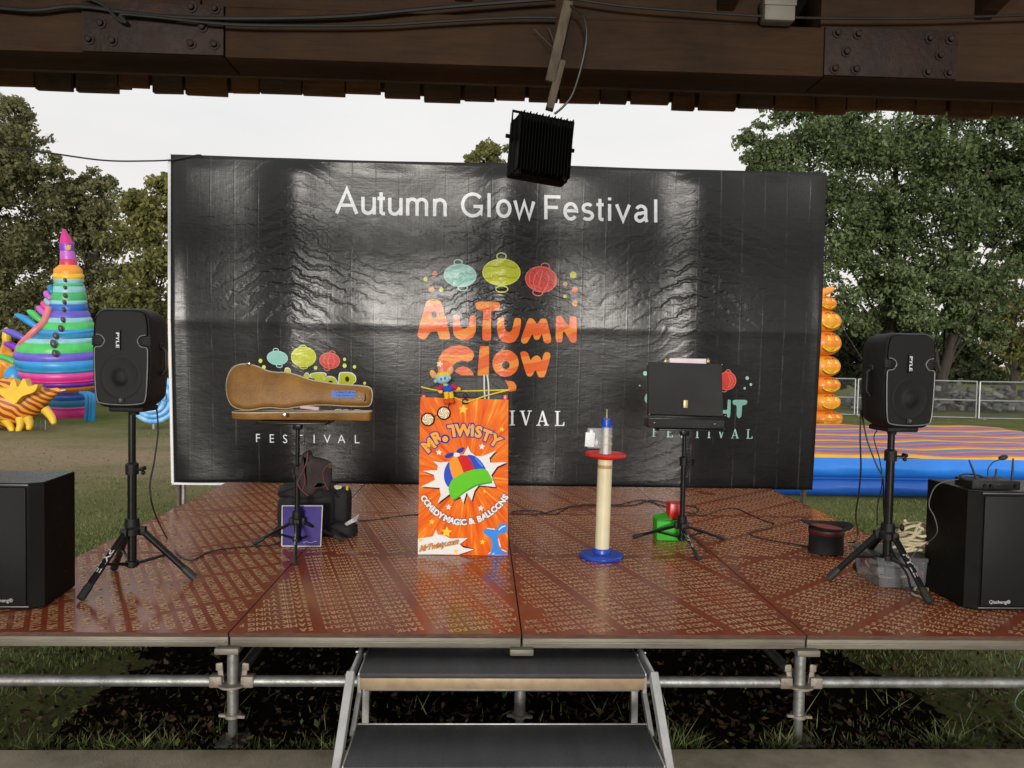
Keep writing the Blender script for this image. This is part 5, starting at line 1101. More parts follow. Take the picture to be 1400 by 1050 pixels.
# red and green boxes behind the briefcase stand
M_GREEN = mat('green_fabric', (.03, .42, .015, 1), (.02, .32, .01, 1), .6, bump=.3, bs=90)
g = on_z(920, 741, SZ); mb = MB(); mb.box((g.x, g.y+.1, SZ+.065), (.195, .16, .13), .012, Matrix.Rotation(R(-3), 4, 'Z')); gb = tag(mb.build('green_box', M_GREEN), 'bright green soft box lying on the stage under the briefcase stand', 'box')
mb = MB(); mb.add([Vector((g.x-.098, g.y+.02, SZ+.13)), Vector((g.x-.098, g.y+.18, SZ+.13)), Vector((g.x+.02, g.y+.19, SZ+.155)), Vector((g.x+.0, g.y+.03, SZ+.134))], [(0, 1, 2, 3)]); f_ = mb.build('flap', M_GREEN, None, 0); f_.parent = gb; md = f_.modifiers.new('t', 'SOLIDIFY'); md.thickness = .004
q = on_y(923.5, 708, g.y+.1); mb = MB(); mb.box((q.x, g.y+.1, SZ+.135+.052), (.105, .1, .104), .01, Matrix.Rotation(R(2), 4, 'Y')); tag(mb.build('red_box', M_RED), 'glossy red box resting on the green box behind the briefcase stand', 'box')

# ------------------------------------------------------------------ top hat
h0 = on_z(1138, 761, SZ); M_FELT = mat('black_felt', (.008, .008, .008, 1), (.014, .013, .013, 1), .85, spec=.3, bump=.4, bs=200)
hat = thing('top_hat', 'black top hat lying upside down on the stage with a red lining', 'hat', (h0.x, h0.y+.09, SZ))
hc = Vector(hat.location); HT = Matrix.Translation(hc)
mb = MB(); hh = .155
def oval(r, z, e=1.12, tilt=0): return [hc+Vector((r*e*math.cos(2*PI*k/40), r*math.sin(2*PI*k/40), z+tilt*math.cos(2*PI*k/40))) for k in range(40)]
mb.loft([oval(.082, .002), oval(.094, .008), oval(.092, .05), oval(.090, .11), oval(.094, hh, tilt=-.004)], cap=True); mb.build('crown', M_FELT, hat, 50)
mb = MB(); rb = lambda r, dz: [hc+Vector((r*1.12*math.cos(a), r*math.sin(a), hh+dz-.006*math.cos(a)+.028*abs(math.cos(a))**2.5*((r-.09)/.06))) for a in (2*PI*k/40 for k in range(40))]
mb.loft([rb(.086, .0), rb(.096, .006), rb(.115, .006), rb(.134, .008), rb(.137, .012), rb(.134, .016), rb(.115, .013), rb(.094, .012), rb(.086, .004)], cap=False); mb.build('brim', M_FELT, hat, 60)
mb = MB(); mb.loft([rb(.0855, .006), rb(.084, -.03), rb(.08, -.10), rb(.02, -.10)], cap=True); mb.build('lining', mat('red_satin', (.3, .012, .012, 1), (.2, .01, .01, 1), .4), hat, 60)
mb = MB(); mb.loft([oval(.0915, .118), oval(.0935, .12), oval(.0955, .148), oval(.0935, .15)], cap=False); mb.build('hat_band', mat('dark_red_ribbon', (.09, .006, .005, 1), (.03, .006, .006, 1), .5, vs=12), hat, 60)
# ------------------------------------------------------------------ bags by the violin stand
M_NYLON = mat('black_nylon', (.005, .005, .0055, 1), (.009, .009, .010, 1), .6, spec=.3, bump=.4, bs=260, vs=7); M_PURP = mat('purple_cover', (.028, .012, .17, 1), (.02, .009, .12, 1), .45, spec=.2, vs=7); M_PAPER = mat('paper', (.6, .57, .48, 1), (.5, .46, .38, 1), .8)
g0 = on_z(437, 742, SZ); bag = thing('shoulder_bag', 'bulging black nylon bag with stuffed side pockets standing behind the purple book', 'bag', (g0.x, g0.y+.25, SZ))
bY = g0.y+.27
def blob(mb, u, v, ru, rv, ry, dy=0, e=3.2, mi=0, rough=.06, seed=0):
    """soft superellipsoid sack centred at a pixel, radii in pixels / metres"""
    c = on_y(u, v, bY+dy); s = bY/1050; n = 20; vs = []; fs = []; m_ = 12
    for i in range(m_+1):
        ph = -PI/2+PI*i/m_
        for k in range(n):
            th = 2*PI*k/n; sg = lambda q: math.copysign(abs(q)**(2/e), q); d = Vector((sg(math.cos(ph))*sg(math.cos(th)), sg(math.cos(ph))*sg(math.sin(th)), sg(math.sin(ph))))
            f = 1+rough*mnoise.noise(d*2.1+Vector((seed, 0, 0)))+.4*rough*mnoise.noise(d*6+Vector((0, seed, 0))); q = c+Vector((d.x*ru*s*f, d.y*ry*f, d.z*rv*s*f)); q.z = max(q.z, SZ+.003); vs.append(q)
    fs = [(i*n+k, i*n+(k+1) % n, (i+1)*n+(k+1) % n, (i+1)*n+k) for i in range(m_) for k in range(n)]; mb.add(vs, fs, mi); return c
mb = MB(); blob(mb, 424, 703, 42, 42, .13, 0, 3.6, rough=.08, seed=1); mb.build('main_sack', M_NYLON, bag, 60)
mb = MB(); blob(mb, 424, 672, 42, 12, .12, -.01, 3, rough=.1, seed=3); mb.tube(catmull([on_y(385, 672, bY-.12), on_y(410, 664, bY-.13), on_y(440, 666, bY-.13), on_y(462, 680, bY-.12)], 5), .006, 7); mb.build('flap', M_NYLON, bag, 60)
mb = MB(); blob(mb, 467, 692, 13, 26, .07, -.03, 3.5, rough=.08, seed=5); mb.build('side_pocket', M_NYLON, bag, 60)
mb = MB(); blob(mb, 468, 726, 20, 17, .09, -.05, 3, rough=.15, seed=8); mb.build('side_pocket', M_NYLON, bag, 60)
mb = MB(); blob(mb, 383, 733, 9, 14, .08, -.06, 3, rough=.15, seed=9); mb.build('side_pocket', M_NYLON, bag, 60)
for lab, u, v, ru, rv, col in (('yellow handled marker poking from the side pocket of the black bag', 474, 671, 2, 7, (.7, .5, .03, 1)), ('white capped bottle in the side pocket of the black bag', 464, 674, 4, 10, (.65, .65, .66, 1)), ('purple tin in the side pocket of the black bag', 470, 677, 4, 7, (.12, .05, .4, 1)), ('cream roll poking from the top of the bag pocket', 461, 667, 4.5, 3.5, (.7, .65, .4, 1))):
    q = on_y(u, v, bY-.05); s = bY/1050; mb = MB(); mb.lathe([(ru*s*.7, -rv*s), (ru*s, -rv*s*.9), (ru*s, rv*s*.7), (ru*s*.6, rv*s*.85), (ru*s*.55, rv*s)], q, 12, M=Matrix.Rotation(R(8), 4, 'Y')); tag(mb.build(lab.split()[1] if lab.split()[1] in ('tin',) else {'y': 'marker_pen', 'w': 'bottle', 'p': 'tin', 'c': 'paper_roll'}[lab[0]], mat('bits_'+lab[:4], col, None, .45)), lab, {'y': 'marker', 'w': 'bottle', 'p': 'tin', 'c': 'roll'}[lab[0]])
mb = MB(); q = [on_y(471, 716, bY-.13), on_y(491, 703, bY-.1), on_y(487, 713, bY-.12), on_y(474, 719, bY-.14)]; mb.add(q, [(0, 1, 2, 3)]); o = tag(mb.build('plastic_sheet', mat('grey_plastic_sheet', (.45, .46, .47, 1), (.15, .15, .16, 1), .25, vs=40), None, 0), 'crumpled shiny plastic sheet sticking out at the right of the black bag', 'plastic sheet'); md = o.modifiers.new('t', 'SOLIDIFY'); md.thickness = .003
bk = thing('purple_book', 'purple board book standing on the stage behind the violin stand legs', 'book', on_z(412, 748, SZ)); yk = bk.location.y
q = [on_y(385.5, 748, yk), on_y(438.5, 748, yk), on_y(441, 691.5, yk+.07), on_y(386, 691.5, yk+.07)]
for z in q[:2]: z.z = SZ+.002
nn = Vector((0, .018, .003)); mb = MB(); mb.add([p for p in q]+[p+nn for p in q], [(0, 1, 2, 3), (7, 6, 5, 4), (0, 4, 5, 1), (1, 5, 6, 2), (2, 6, 7, 3), (3, 7, 4, 0)]); mb.build('cover', M_PURP, bk, 0)
mb = MB(); qe = [p-Vector((0, .0015, 0)) for p in q]; mb.tube([qe[0]+Vector((0, 0, .004)), qe[1]+Vector((0, 0, .004)), qe[2], qe[3], qe[0]+Vector((0, 0, .004))], .0042, 6); mb.build('worn_edge', M_PAPER, bk)
mb = MB(); mb.tube([on_y(u, v, yk-.001+.0*(748-v)) for u, v in ()] or [q[0].lerp(q[1], .55)+Vector((0, -.002, .025)), q[0].lerp(q[1], .62)+Vector((0, -.002, .032)), q[0].lerp(q[1], .75)+Vector((0, -.002, .026)), q[0].lerp(q[1], .9)+Vector((0, -.002, .036))], .002, 5); mb.build('cover_scribble', mat('pale_lilac', (.4, .35, .6, 1), None, .6), bk)
# grey cloth satchel hung on the violin stand
M_CLOTH = mat('grey_brown_cloth', (.055, .042, .042, 1), (.032, .025, .026, 1), .9, spec=.15, bump=.6, bs=130, vs=8); M_PIPR = mat('red_piping', (.16, .04, .045, 1), (.1, .03, .03, 1), .8)
K8 = lambda x, y: (370+x/6.564, 600+y/6.564)
cb = thing('cloth_sack', 'grey brown cloth sack with red piping hanging from the violin stand', 'cloth bag', on_y(428, 648, VY-.06))
OUT = [(245,375),(255,260),(275,150),(330,105),(360,108),(385,155),(470,180),(545,205),(552,260),(550,330),(545,400),(525,460),(495,468),(440,455),(400,490),(345,520),(300,505),(250,450)]
oc = smooth2([(on_y(*K8(*p), VY-.07).x, on_y(*K8(*p), VY-.07).z) for p in OUT], 4)
def cring(d, y): return [Vector((p[0], VY-.07+y+.012*math.sin(p[0]*55)*math.cos(p[1]*40), p[1])) for p in inset(oc, d)]
mb = MB(); mb.loft([cring(.02, .05), cring(.006, .03), cring(0, .0), cring(.008, -.02), cring(.025, -.034), cring(.045, -.038)]); mb.build('body', M_CLOTH, cb, 60)
ck = lambda pts, dy: catmull([on_y(*K8(*p), VY-.07+dy) for p in pts], 5)
mb = MB(); mb.tube(ck([(335,120),(325,200),(290,290),(250,365),(245,410),(290,470),(340,512)], -.046), .003, 6); mb.tube(ck([(300,310),(308,370),(298,430),(285,455)], -.048), .003, 6); mb.tube(ck([(545,215),(500,250),(470,300),(480,380),(520,460)], -.046), .003, 6); mb.build('piping', M_PIPR, cb)
mb = MB(); mb.add([on_y(*K8(*p), VY-.118) for p in ((520,240),(548,215),(550,262),(515,265))], [(0, 1, 2, 3)]); mb.build('opening', M_INNER, cb, 0)
# ------------------------------------------------------------------ bin, rope and cables on the stage
bz = on_z(1270, 790, SZ); bin_ = thing('storage_bin', 'clear plastic storage bin behind the right bass cabinet with rope heaped on it', 'storage bin', (2.26, 3.98, SZ))
M_BIN = mat('cloudy_clear_plastic', (.28, .29, .31, 1), (.2, .21, .23, 1), .2, alpha=.38, rvar=.08); M_BINL = mat('grey_bin_lid', (.10, .105, .115, 1), (.06, .065, .07, 1), .35, alpha=.8)
def frust(mb, c, w0, d0, w1, d1, z0, z1, t=0): 
    r = lambda w_, d_, z: [Vector((c[0]+x*w_/2, c[1]+y*d_/2, z)) for x, y in ((-1, -.9), (-.93, -1), (.93, -1), (1, -.9), (1, .9), (.93, 1), (-.93, 1), (-1, .9))]
    mb.loft([r(w0, d0, z0), r(w1, d1, z1)], cap=True)
bx0 = on_y(1197, 780, 3.85).x; c = (bx0+.20, 4.0); mb = MB(); frust(mb, c, .32, .26, .36, .29, SZ+.004, SZ+.145); mb.build('tub', M_BIN, bin_, 20)
mb = MB(); frust(mb, c, .38, .31, .37, .30, SZ+.145, SZ+.162); mb.build('lid', M_BINL, bin_, 20)
mb = MB(); rr = random.Random(2)
for k in range(9): mb.box((c[0]+rr.uniform(-.11, .11), c[1]+rr.uniform(-.07, .07), SZ+.05+rr.uniform(0, .05)), (rr.uniform(.05, .1), rr.uniform(.04, .08), rr.uniform(.02, .05)), .005, Matrix.Rotation(rr.uniform(0, 3), 4, 'Z'))
mb.build('contents', mat('bin_contents', (.12, .12, .13, 1), (.3, .3, .3, 1), .5, vs=9), bin_)
M_ROPE = mat('cream_rope', (.68, .60, .40, 1), (.5, .42, .26, 1), .85, bump=.6, bs=160, vs=20)
rp = on_y(1252, 740, 3.96); mb = MB(); rr = random.Random(8); pts = []
for k in range(90):
    a = k*.95+rr.uniform(-.3, .3); rad = rr.uniform(.03, .125)*(1-.15*k/90); pts.append(Vector((rp.x+rad*1.1*math.cos(a), rp.y+rad*.9*math.sin(a), SZ+.172+.16*(k/90)*max(0, 1-(rad/.15)**2)+.025*rr.random())))
mb.tube(catmull(pts, 4), .0075, 7); tag(mb.build('rope_coil', M_ROPE), 'tangled heap of cream rope lying on the plastic bin', 'rope')
mb = MB(); q = [on_y(1252, 722, 4.02), on_y(1273, 730, 3.98), on_y(1276, 745, 3.93), on_y(1262, 748, 3.9), on_y(1248, 735, 4.0)]; mb.add(q, [(0, 1, 2, 3, 4)]); o = tag(mb.build('paper_sheet', mat('cream_paper', (.62, .58, .46, 1), (.5, .46, .36, 1), .8), None, 0), 'cream sheet leaning behind the rope heap by the bass cabinet', 'paper'); md = o.modifiers.new('t', 'SOLIDIFY'); md.thickness = .004
def floor_cable(label, uv, r=.0045, m=M_CABLE, lift=0, cat='cable', nm='cable'):
    mb = MB(); P = []
    for u, v in uv: q = on_z(u, v, SZ+r+.001+lift); P.append(q)
    mb.tube(catmull(P, 7), r, 7); return tag(mb.build(nm, m), label, cat)
floor_cable('cream hose looped on the stage around the plastic bin', [(1196, 752), (1183, 760), (1186, 772), (1200, 786), (1216, 790), (1240, 788), (1262, 792), (1268, 805), (1262, 815), (1248, 812), (1252, 803)], .0065, M_ROPE, nm='hose', cat='hose')
mb = MB(); mb.tube(catmull([on_y(214, 556, LSY+.1), on_y(216, 590, LSY+.08), on_y(211, 630, LSY+.05), on_y(205, 665, LSY), on_y(211, 700, LSY+.1)]+[on_z(u, v, SZ+.006) for u, v in ((228, 735), (243, 757), (262, 766), (285, 755), (310, 750), (345, 747), (372, 745), (384, 738), (372, 728))], 7), .0042, 7); tag(mb.build('cable', M_CABLE), 'black cable dropping from the left loudspeaker and curving across the stage floor', 'cable')
floor_cable('black cable running along the back of the stage to the right of the sign board', [(698, 702), (735, 703), (765, 696), (800, 690), (840, 692), (868, 690), (890, 684), (915, 688), (945, 692), (955, 696), (950, 702), (935, 700), (912, 694)], .0042)
floor_cable('second black cable lying beside the first behind the pump tube', [(700, 699), (730, 698), (758, 703), (780, 693), (815, 691), (845, 690), (862, 686), (880, 684), (902, 690), (925, 697)], .0042)
floor_cable('black cable winding from the briefcase stand to the top hat', [(940, 704), (965, 704), (985, 697), (1005, 695), (1025, 703), (1045, 712), (1058, 716), (1052, 722), (1030, 726), (1026, 731), (1050, 738), (1080, 743), (1110, 748)], .0042)
floor_cable('thin black cable leaving the black bag towards the sign board', [(490, 712), (510, 711), (535, 707), (560, 704), (576, 703)], .0035)
floor_cable('short thin stick of wire beside the briefcase stand foot', [(945, 733), (958, 745), (971, 758)], .002)
def drop_cable(label, pts, r=.0042, m=M_CABLE):
    mb = MB(); mb.tube(catmull(pts, 7), r, 7); return tag(mb.build('cable', m), label, 'cable')
y = RSY+.1
drop_cable('black cable hanging straight from the right loudspeaker to the top hat', [on_y(1177, 560, y), on_y(1176, 600, y), on_y(1177, 640, y+.05), on_y(1174, 675, y+.15), on_y(1170, 705, y+.3), on_z(1173, 728, SZ+.08), on_z(1170, 740, SZ+.05), on_z(1160, 742, SZ+.02)])
drop_cable('black cable swinging from the right loudspeaker to its stand pole', [on_y(1178, 562, y), on_y(1185, 600, y), on_y(1198, 635, y-.03), on_y(1207, 655, y-.06), on_y(1208, 690, y-.06), on_y(1210, 725, y-.04)])
drop_cable('thin grey cable looping below the right loudspeaker', [on_y(1199, 588, y), on_y(1195, 600, y), on_y(1203, 630, y), on_y(1206, 660, y), on_y(1200, 690, y), on_y(1199, 720, y)], .0028)
drop_cable('thin pale wire hanging from the receiver over the side of the bass cabinet', [on_y(1311, 655, 3.62), on_y(1290, 659, 3.63), on_y(1277, 668, 3.62), on_y(1270, 690, 3.62), on_y(1278, 708, 3.6), on_y(1281, 728, 3.6), on_y(1268, 742, 3.7), on_y(1256, 750, 3.75), on_y(1246, 762, 3.78)], .0026, mat('grey_wire', (.1, .1, .1, 1), None, .5))
drop_cable('thick black cable running down the right tripod leg', [on_y(1216, 745, 3.9), on_y(1226, 765, 3.85), on_y(1240, 785, 3.8), on_z(1246, 805, SZ+.03), on_z(1260, 815, SZ+.01), on_z(1275, 818, SZ+.006)], .006)
mb = MB(); p = [on_y(1376, 870, 3.3), on_y(1396, 878, 3.28), on_y(1425, 892, 3.26)]; mb.tube(p, .022, 10); tag(mb.build('black_pipe', M_RUBBER), 'black pipe end slanting out from under the right stage edge', 'pipe')
drop_cable('thin green wire looping below the right end of the stage', [on_y(1372, 880, 3.4), on_y(1376, 905, 3.4), on_y(1390, 915, 3.4), on_y(1398, 900, 3.4), on_y(1410, 930, 3.4), on_y(1392, 950, 3.4), on_y(1388, 965, 3.4), on_y(1400, 975, 3.4)], .003, mat('green_wire', (.05, .12, .08, 1), None, .5))
# ------------------------------------------------------------------ bouncy pad on the right lawn
def vinyl(n, c, rough=.38): return mat('vinyl_'+n, c, tuple(q*.85 for q in c[:3])+(1,), rough, vs=3, bump=.15, bs=8)
V_BLUE = vinyl('blue', (.02, .2, .72, 1)); V_DB = vinyl('deep_blue', (.012, .09, .42, 1)); V_YEL = vinyl('yellow', (.75, .42, .03, 1)); V_OR = vinyl('orange', (.62, .16, .06, 1)); V_PK = vinyl('pink', (.5, .16, .2, 1)); V_PU = vinyl('purple', (.2, .13, .33, 1)); V_LB = vinyl('slate_blue', (.1, .19, .42, 1))
pad = thing('bouncy_pad', 'low inflated bouncy pad with rainbow striped top and blue sides on the right lawn', 'inflatable pad', (6.3, 11.5, 0))
PY0, PY1, PZ = 9.2, 13.85, .5
xe = lambda y: 9.55-.35*(PY1-y)*.9
mb = MB(); nt_ = 27; dy = (PY1-PY0)/nt_; cols = [1, 2, 3, 4, 5]; prof = []; mis = []
for k in range(nt_):
    for j in range(5):
        t = j/5; prof.append((PY0+dy*(k+t), PZ-.03+.04*math.sin(PI*t)**.6)); mis.append([0, 1, 3, 2, 4][k % 5])
prof.append((PY1, PZ-.03)); nX = 28; vs = []; 
for y, z in prof:
    for i in range(nX+1): x = lerp(2.6, xe(y), i/nX); vs.append((x, y, z+.012*math.sin(x*2.3+y)+.01*math.sin(x*5.1)))
fs = []; 
for a in range(len(prof)-1):
    for i in range(nX): mb.f.append([a*(nX+1)+i, a*(nX+1)+i+1, (a+1)*(nX+1)+i+1, (a+1)*(nX+1)+i]); mb.m.append(mis[a])
mb.v = [Vector(p) for p in vs]; mb.build('striped_top', [V_YEL, V_OR, V_PK, V_PU, V_LB], pad, 80)
def side(name, pts, r, m):
    mb = MB(); mb.tube(pts, r, 16); return mb.build(name, m, pad, 80)
def wall(za, zb_, bulge, m, name):
    mb = MB(); n = 60; rows_ = 9
    path = [(lerp(2.6, xe(PY0), i/40), PY0) for i in range(41)]+[(xe(lerp(PY0, PY1, i/18)), lerp(PY0, PY1, i/18)) for i in range(1, 19)]
    for j in range(rows_+1):
        t = j/rows_; z = lerp(za, zb_, t); b_ = bulge*math.sin(PI*t)**.7
        for i, (x, y) in enumerate(path):
            w_ = .018*math.sin(x*7+j*.6)*math.sin(x*2.7)*math.sin(PI*t)
            dx, dy_ = (0, -1) if i <= 40 else (1, -.25)
            mb.v.append(Vector((x+dx*(b_+w_), y+dy_*(b_+w_), z)))
    L = len(path)
    for j in range(rows_):
        for i in range(L-1): mb.f.append([j*L+i, j*L+i+1, (j+1)*L+i+1, (j+1)*L+i]); mb.m.append(0)
    return mb.build(name, m, pad, 80)
wall(.24, PZ-.02, .10, V_BLUE, 'bulged_side'); wall(.015, .245, .13, V_DB, 'base_tube')
mb = MB(); mb.tube([(2.6, PY0-.06, .235), (xe(PY0)+.05, PY0-.06, .235)], .012, 6); mb.build('seam_rope', V_DB, pad)
# ------------------------------------------------------------------ pumpkin tower
PT = 18.6; M_PUM = [vinyl('pumpkin_a', (.75, .22, .02, 1)), vinyl('pumpkin_b', (.78, .30, .03, 1))]; M_PFACE = vinyl('pumpkin_face', (.85, .55, .05, 1)); M_PDARK = vinyl('pumpkin_mark', (.35, .08, .01, 1))
pt = thing('pumpkin_tower', 'tall stack of grinning orange pumpkin lanterns half hidden by the right banner edge', 'pumpkin lantern', on_z(1121, 578, 0))
for k, (va, vb, ru) in enumerate(((404, 427, 23), (424, 455, 29), (452, 487, 29), (485, 516, 28), (513, 539, 28), (536, 562, 28), (559, 584, 31))):
    c = on_y(1120, (va+vb)/2, PT); s = PT/1050; rr_ = ru*s; hz = (vb-va)/2*s; mb = MB(); n = 60; m_ = 10; vs = []
    for i in range(m_+1):
        ph = -PI/2+PI*i/m_
        for j in range(n):
            th = 2*PI*j/n; lob = 1-.07*abs(math.sin(6*th))**.5*0 - .05*(1-abs(math.sin(6.0*th)))**2; vs.append(c+Vector((rr_*lob*math.cos(ph)**.75*math.cos(th), rr_*lob*math.cos(ph)**.75*math.sin(th), hz*math.sin(ph))))
    mb.add(vs, [(i*n+j, i*n+(j+1) % n, (i+1)*n+(j+1) % n, (i+1)*n+j) for i in range(m_) for j in range(n)]); p = mb.build('pumpkin', M_PUM[k % 2], pt, 60)
    fmb = MB()
    def onp(a, b_, l=.012): 
        th = -PI/2+a; ph = b_; return c+Vector((rr_*(1+l)*math.cos(ph)**.75*math.cos(th), rr_*(1+l)*math.cos(ph)**.75*math.sin(th), hz*(1+l)*math.sin(ph)))
    for ea in (.05, .5): fmb.add([onp(ea-.13, .2), onp(ea+.13, .2), onp(ea, .62)], [(0, 1, 2)])
    V = [onp(.27+a*.5, -.35-.35*(1-a*a), .014) for a in np.linspace(-1, 1, 9)]+[onp(.27+a*.5, -.12-.2*(1-a*a), .014) for a in np.linspace(1, -1, 9)]; fmb.add(V, [tuple(range(18))]); fmb.build('face', M_PFACE, p, 0)
    fm = MB(); fm.tube(catmull([onp(.27+a*.52, -.4-.38*(1-a*a), .016) for a in np.linspace(-1, 1, 7)], 3), .012, 5)
    for ea in (.05, .5): fm.tube(catmull([onp(ea-.16, .66, .016), onp(ea, .82, .016), onp(ea+.16, .66, .016)], 3), .012, 5)
    fm.build('face_line', M_PDARK, p)
mb = MB(); mb.tube(catmull([on_y(1120, 405, PT), on_y(1125, 399, PT), on_y(1133, 398, PT), on_y(1139, 393, PT)], 4), [.1]*4+[.09]*4+[.07]*4+[.05], 10); mb.build('stem', M_PUM[1], pt, 60)
mb = MB(); mb.tube([on_y(1147, 441, PT), on_y(1178, 490, PT-.3)], .012, 5); mb.build('guy_rope', M_CABLE, pt)
# ------------------------------------------------------------------ chain link fence
M_WIRE = mat('fence_wire', (.22, .23, .23, 1), (.16, .17, .17, 1), .5, .6); M_FRAME = mat('fence_frame', (.36, .37, .38, 1), (.28, .29, .3, 1), .45, .6)
def fence(label, pa, pb, h):
    a = Vector(pa); b_ = Vector(pb); t = thing('fence_panel', label, 'fence', (a+b_)/2, 'chain link panels across the far lawn'); d = b_-a; L = d.length; d.normalize(); Z = Vector((0, 0, 1))
    mb = MB(); 
    for p in (a, b_): mb.tube([p+Z*.02, p+Z*h], .024, 8)
    mb.tube([a+d*L/2+Z*.04, a+d*L/2+Z*h], .02, 8)
    for z in (.04, h*.5, h): mb.tube([a+Z*z, b_+Z*z], .021, 8)
    mb.build('frame', M_FRAME, t)
    mb = MB(); st = .085
    n = int((L+h)/st)
    for k in range(n):
        for sgn in (1, -1):
            s0 = -h+k*st; p0 = max(s0, 0); p1 = min(s0+h, L)
            if p1 <= p0: continue
            z0 = p0-s0; z1 = p1-s0
            if sgn < 0: z0, z1 = h-z0, h-z1
            mb.tube([a+d*p0+Z*max(z0, .05), a+d*p1+Z*z1], .0042, 3, cap=False)
    mb.build('mesh_wire', M_WIRE, t, 60)
    mb = MB(); 
    for p in (a, b_): mb.bar(p+Vector((0, -.3, .02)), p+Vector((0, .3, .02)), .06, .03, .002)
    mb.build('foot', M_FRAME, t)
fp = lambda u, v: on_z(u, v, 0)
fz = on_y(1240, 520, fp(1240, 572).y).z
for lab, ua, va, ub, vb in (('chain link fence panel beside the pumpkin tower, left of the right loudspeaker', 1060, 566, 1168, 568.5), ('chain link fence panel directly behind the right loudspeaker', 1172, 569, 1334, 573), ('chain link fence panel at the right edge of the view before the stone pile', 1338, 573.5, 1500, 576)):
    fence(lab, fp(ua, va), fp(ub, vb), fz)
# ------------------------------------------------------------------ stone pile beyond the fence
M_STONE = [mat('grey_stone_a', (.13, .125, .12, 1), (.07, .07, .065, 1), .9, bump=.6, bs=8, vs=2), mat('grey_stone_b', (.22, .21, .2, 1), (.15, .145, .14, 1), .9, bump=.5, bs=8, vs=2)]
for mi in (0, 1):
    mb = MB(); rr = random.Random(4+mi)
    for k in range(280 if mi == 0 else 70):
        x = rr.uniform(12.5, 24); hgt = .9*min(1, (x-11)/4); y = 26+rr.uniform(-.9, .9); z = rr.uniform(0, hgt)*(1-abs(y-26)/1.4)
        mb.box((x, y, z+.08), (rr.uniform(.12, .42), rr.uniform(.15, .3), rr.uniform(.06, .2)), .03, Matrix.Rotation(rr.uniform(-.9, .9), 4, 'Z') @ Matrix.Rotation(rr.uniform(-.5, .5), 4, 'Y'), seg=1)
    o = mb.build('stone_pile', M_STONE[mi], None, 30); tag(o, ('low dark heap of broken grey stones beyond the fence on the right', 'lighter loose stone slabs scattered over the dark heap beyond the fence')[mi], 'stones', kind='stuff')
# ------------------------------------------------------------------ left field lanterns
def band_mat(n, c): return mat('lantern_'+n, c, tuple(q*.8 for q in c[:3])+(1,), .4, vs=4, bump=.2, bs=10)
LC = {'mag': (.55, .02, .22, 1), 'pur': (.2, .03, .5, 1), 'lil': (.55, .12, .6, 1), 'red': (.6, .03, .1, 1), 'ora': (.78, .3, .02, 1), 'yel': (.8, .5, .03, 1), 'pal': (.25, .55, .62, 1), 'gre': (.05, .42, .14, 1), 'blu': (.02, .12, .5, 1), 'vio': (.13, .10, .55, 1), 'lgr': (.07, .52, .12, 1), 'sky': (.03, .30, .66, 1), 'teal': (.02, .2, .38, 1), 'pin': (.72, .05, .32, 1), 'hot': (.62, .02, .22, 1)}
LM = {k: band_mat(k, v) for k, v in LC.items()}; LK = list(LC)
CY_ = 17.3; tw = thing('tower_lantern', 'tall fabric lantern tower with rainbow rings and a pink tip on the left lawn', 'tower lantern', (on_z(96, 577, 0).x, CY_+.9, 0))
OUTL = [(311, 86, 87.5), (320, 84, 93), (333, 82, 100), (345, 83, 101), (355, 83, 103), (363, 82, 105), (367, 76, 110), (378, 74, 113), (386, 76, 112), (400, 72, 115), (415, 70, 117), (425, 68, 118), (440, 60, 124), (450, 52, 128), (460, 40, 131), (470, 31, 134), (480, 26, 137), (490, 26, 139), (500, 30, 140), (510, 33, 140), (520, 40, 138), (527, 52, 134), (535, 68, 128), (560, 70, 126), (578, 69, 126)]
BANDS = [(313, 333, 'mag'), (333, 343, 'pur'), (343, 354, 'lil'), (354, 362, 'red'), (362, 374, 'ora'), (374, 381, 'yel'), (381, 387, 'pal'), (387, 391, 'gre'), (391, 399, 'pal'), (399, 410, 'gre'), (410, 415, 'pal'), (415, 424, 'blu'), (424, 433, 'vio'), (433, 439, 'pal'), (439, 448, 'lgr'), (448, 453, 'sky'), (453, 460, 'teal'), (460, 466, 'pal'), (466, 478, 'lgr'), (478, 489, 'vio'), (489, 500, 'sky'), (500, 505, 'teal'), (505, 515, 'pin'), (515, 519, 'hot'), (519, 525, 'pur'), (525, 532, 'ora'), (532, 537, 'vio'), (537, 544, 'blu'), (544, 553, 'teal'), (553, 557, 'pin'), (557, 568, 'hot'), (568, 578, 'pur')]
ov = [o[0] for o in OUTL]
for a, b_, k in BANDS:
    mb = MB(); rings = []
    for j in range(5):
        v = lerp(a, b_, j/4); l = np.interp(v, ov, [o[1] for o in OUTL]); r = np.interp(v, ov, [o[2] for o in OUTL]); pl_ = on_y(l, v, CY_+.9); pr_ = on_y(r, v, CY_+.9); c = (pl_+pr_)/2; rx = (pr_-pl_).length/2*(1+.035*math.sin(PI*j/4)); 
        rings.append([Vector((c.x+rx*math.cos(2*PI*q/36)*(1+.016*math.cos(18*2*PI*q/36)*math.sin(PI*j/4)+.006*math.sin(q*2.7+a)), c.y+rx*.85*math.sin(2*PI*q/36), c.z+rx*.10*math.sin(2*PI*q/36)-.0)) for q in range(36)])
    mb.loft(rings, cap=(k == 'mag' or b_ > 577)); mb.build('ring_band', LM[k], tw, 60)
def front_y(u, v):
    l = np.interp(v, ov, [o[1] for o in OUTL]); r = np.interp(v, ov, [o[2] for o in OUTL]); pl_ = on_y(l, v, CY_+.9); pr_ = on_y(r, v, CY_+.9); rx = (pr_-pl_).length/2; t = (u-(l+r)/2)/max((r-l)/2, 1); return CY_+.9-rx*.85*math.sqrt(max(0, 1-t*t))-.03
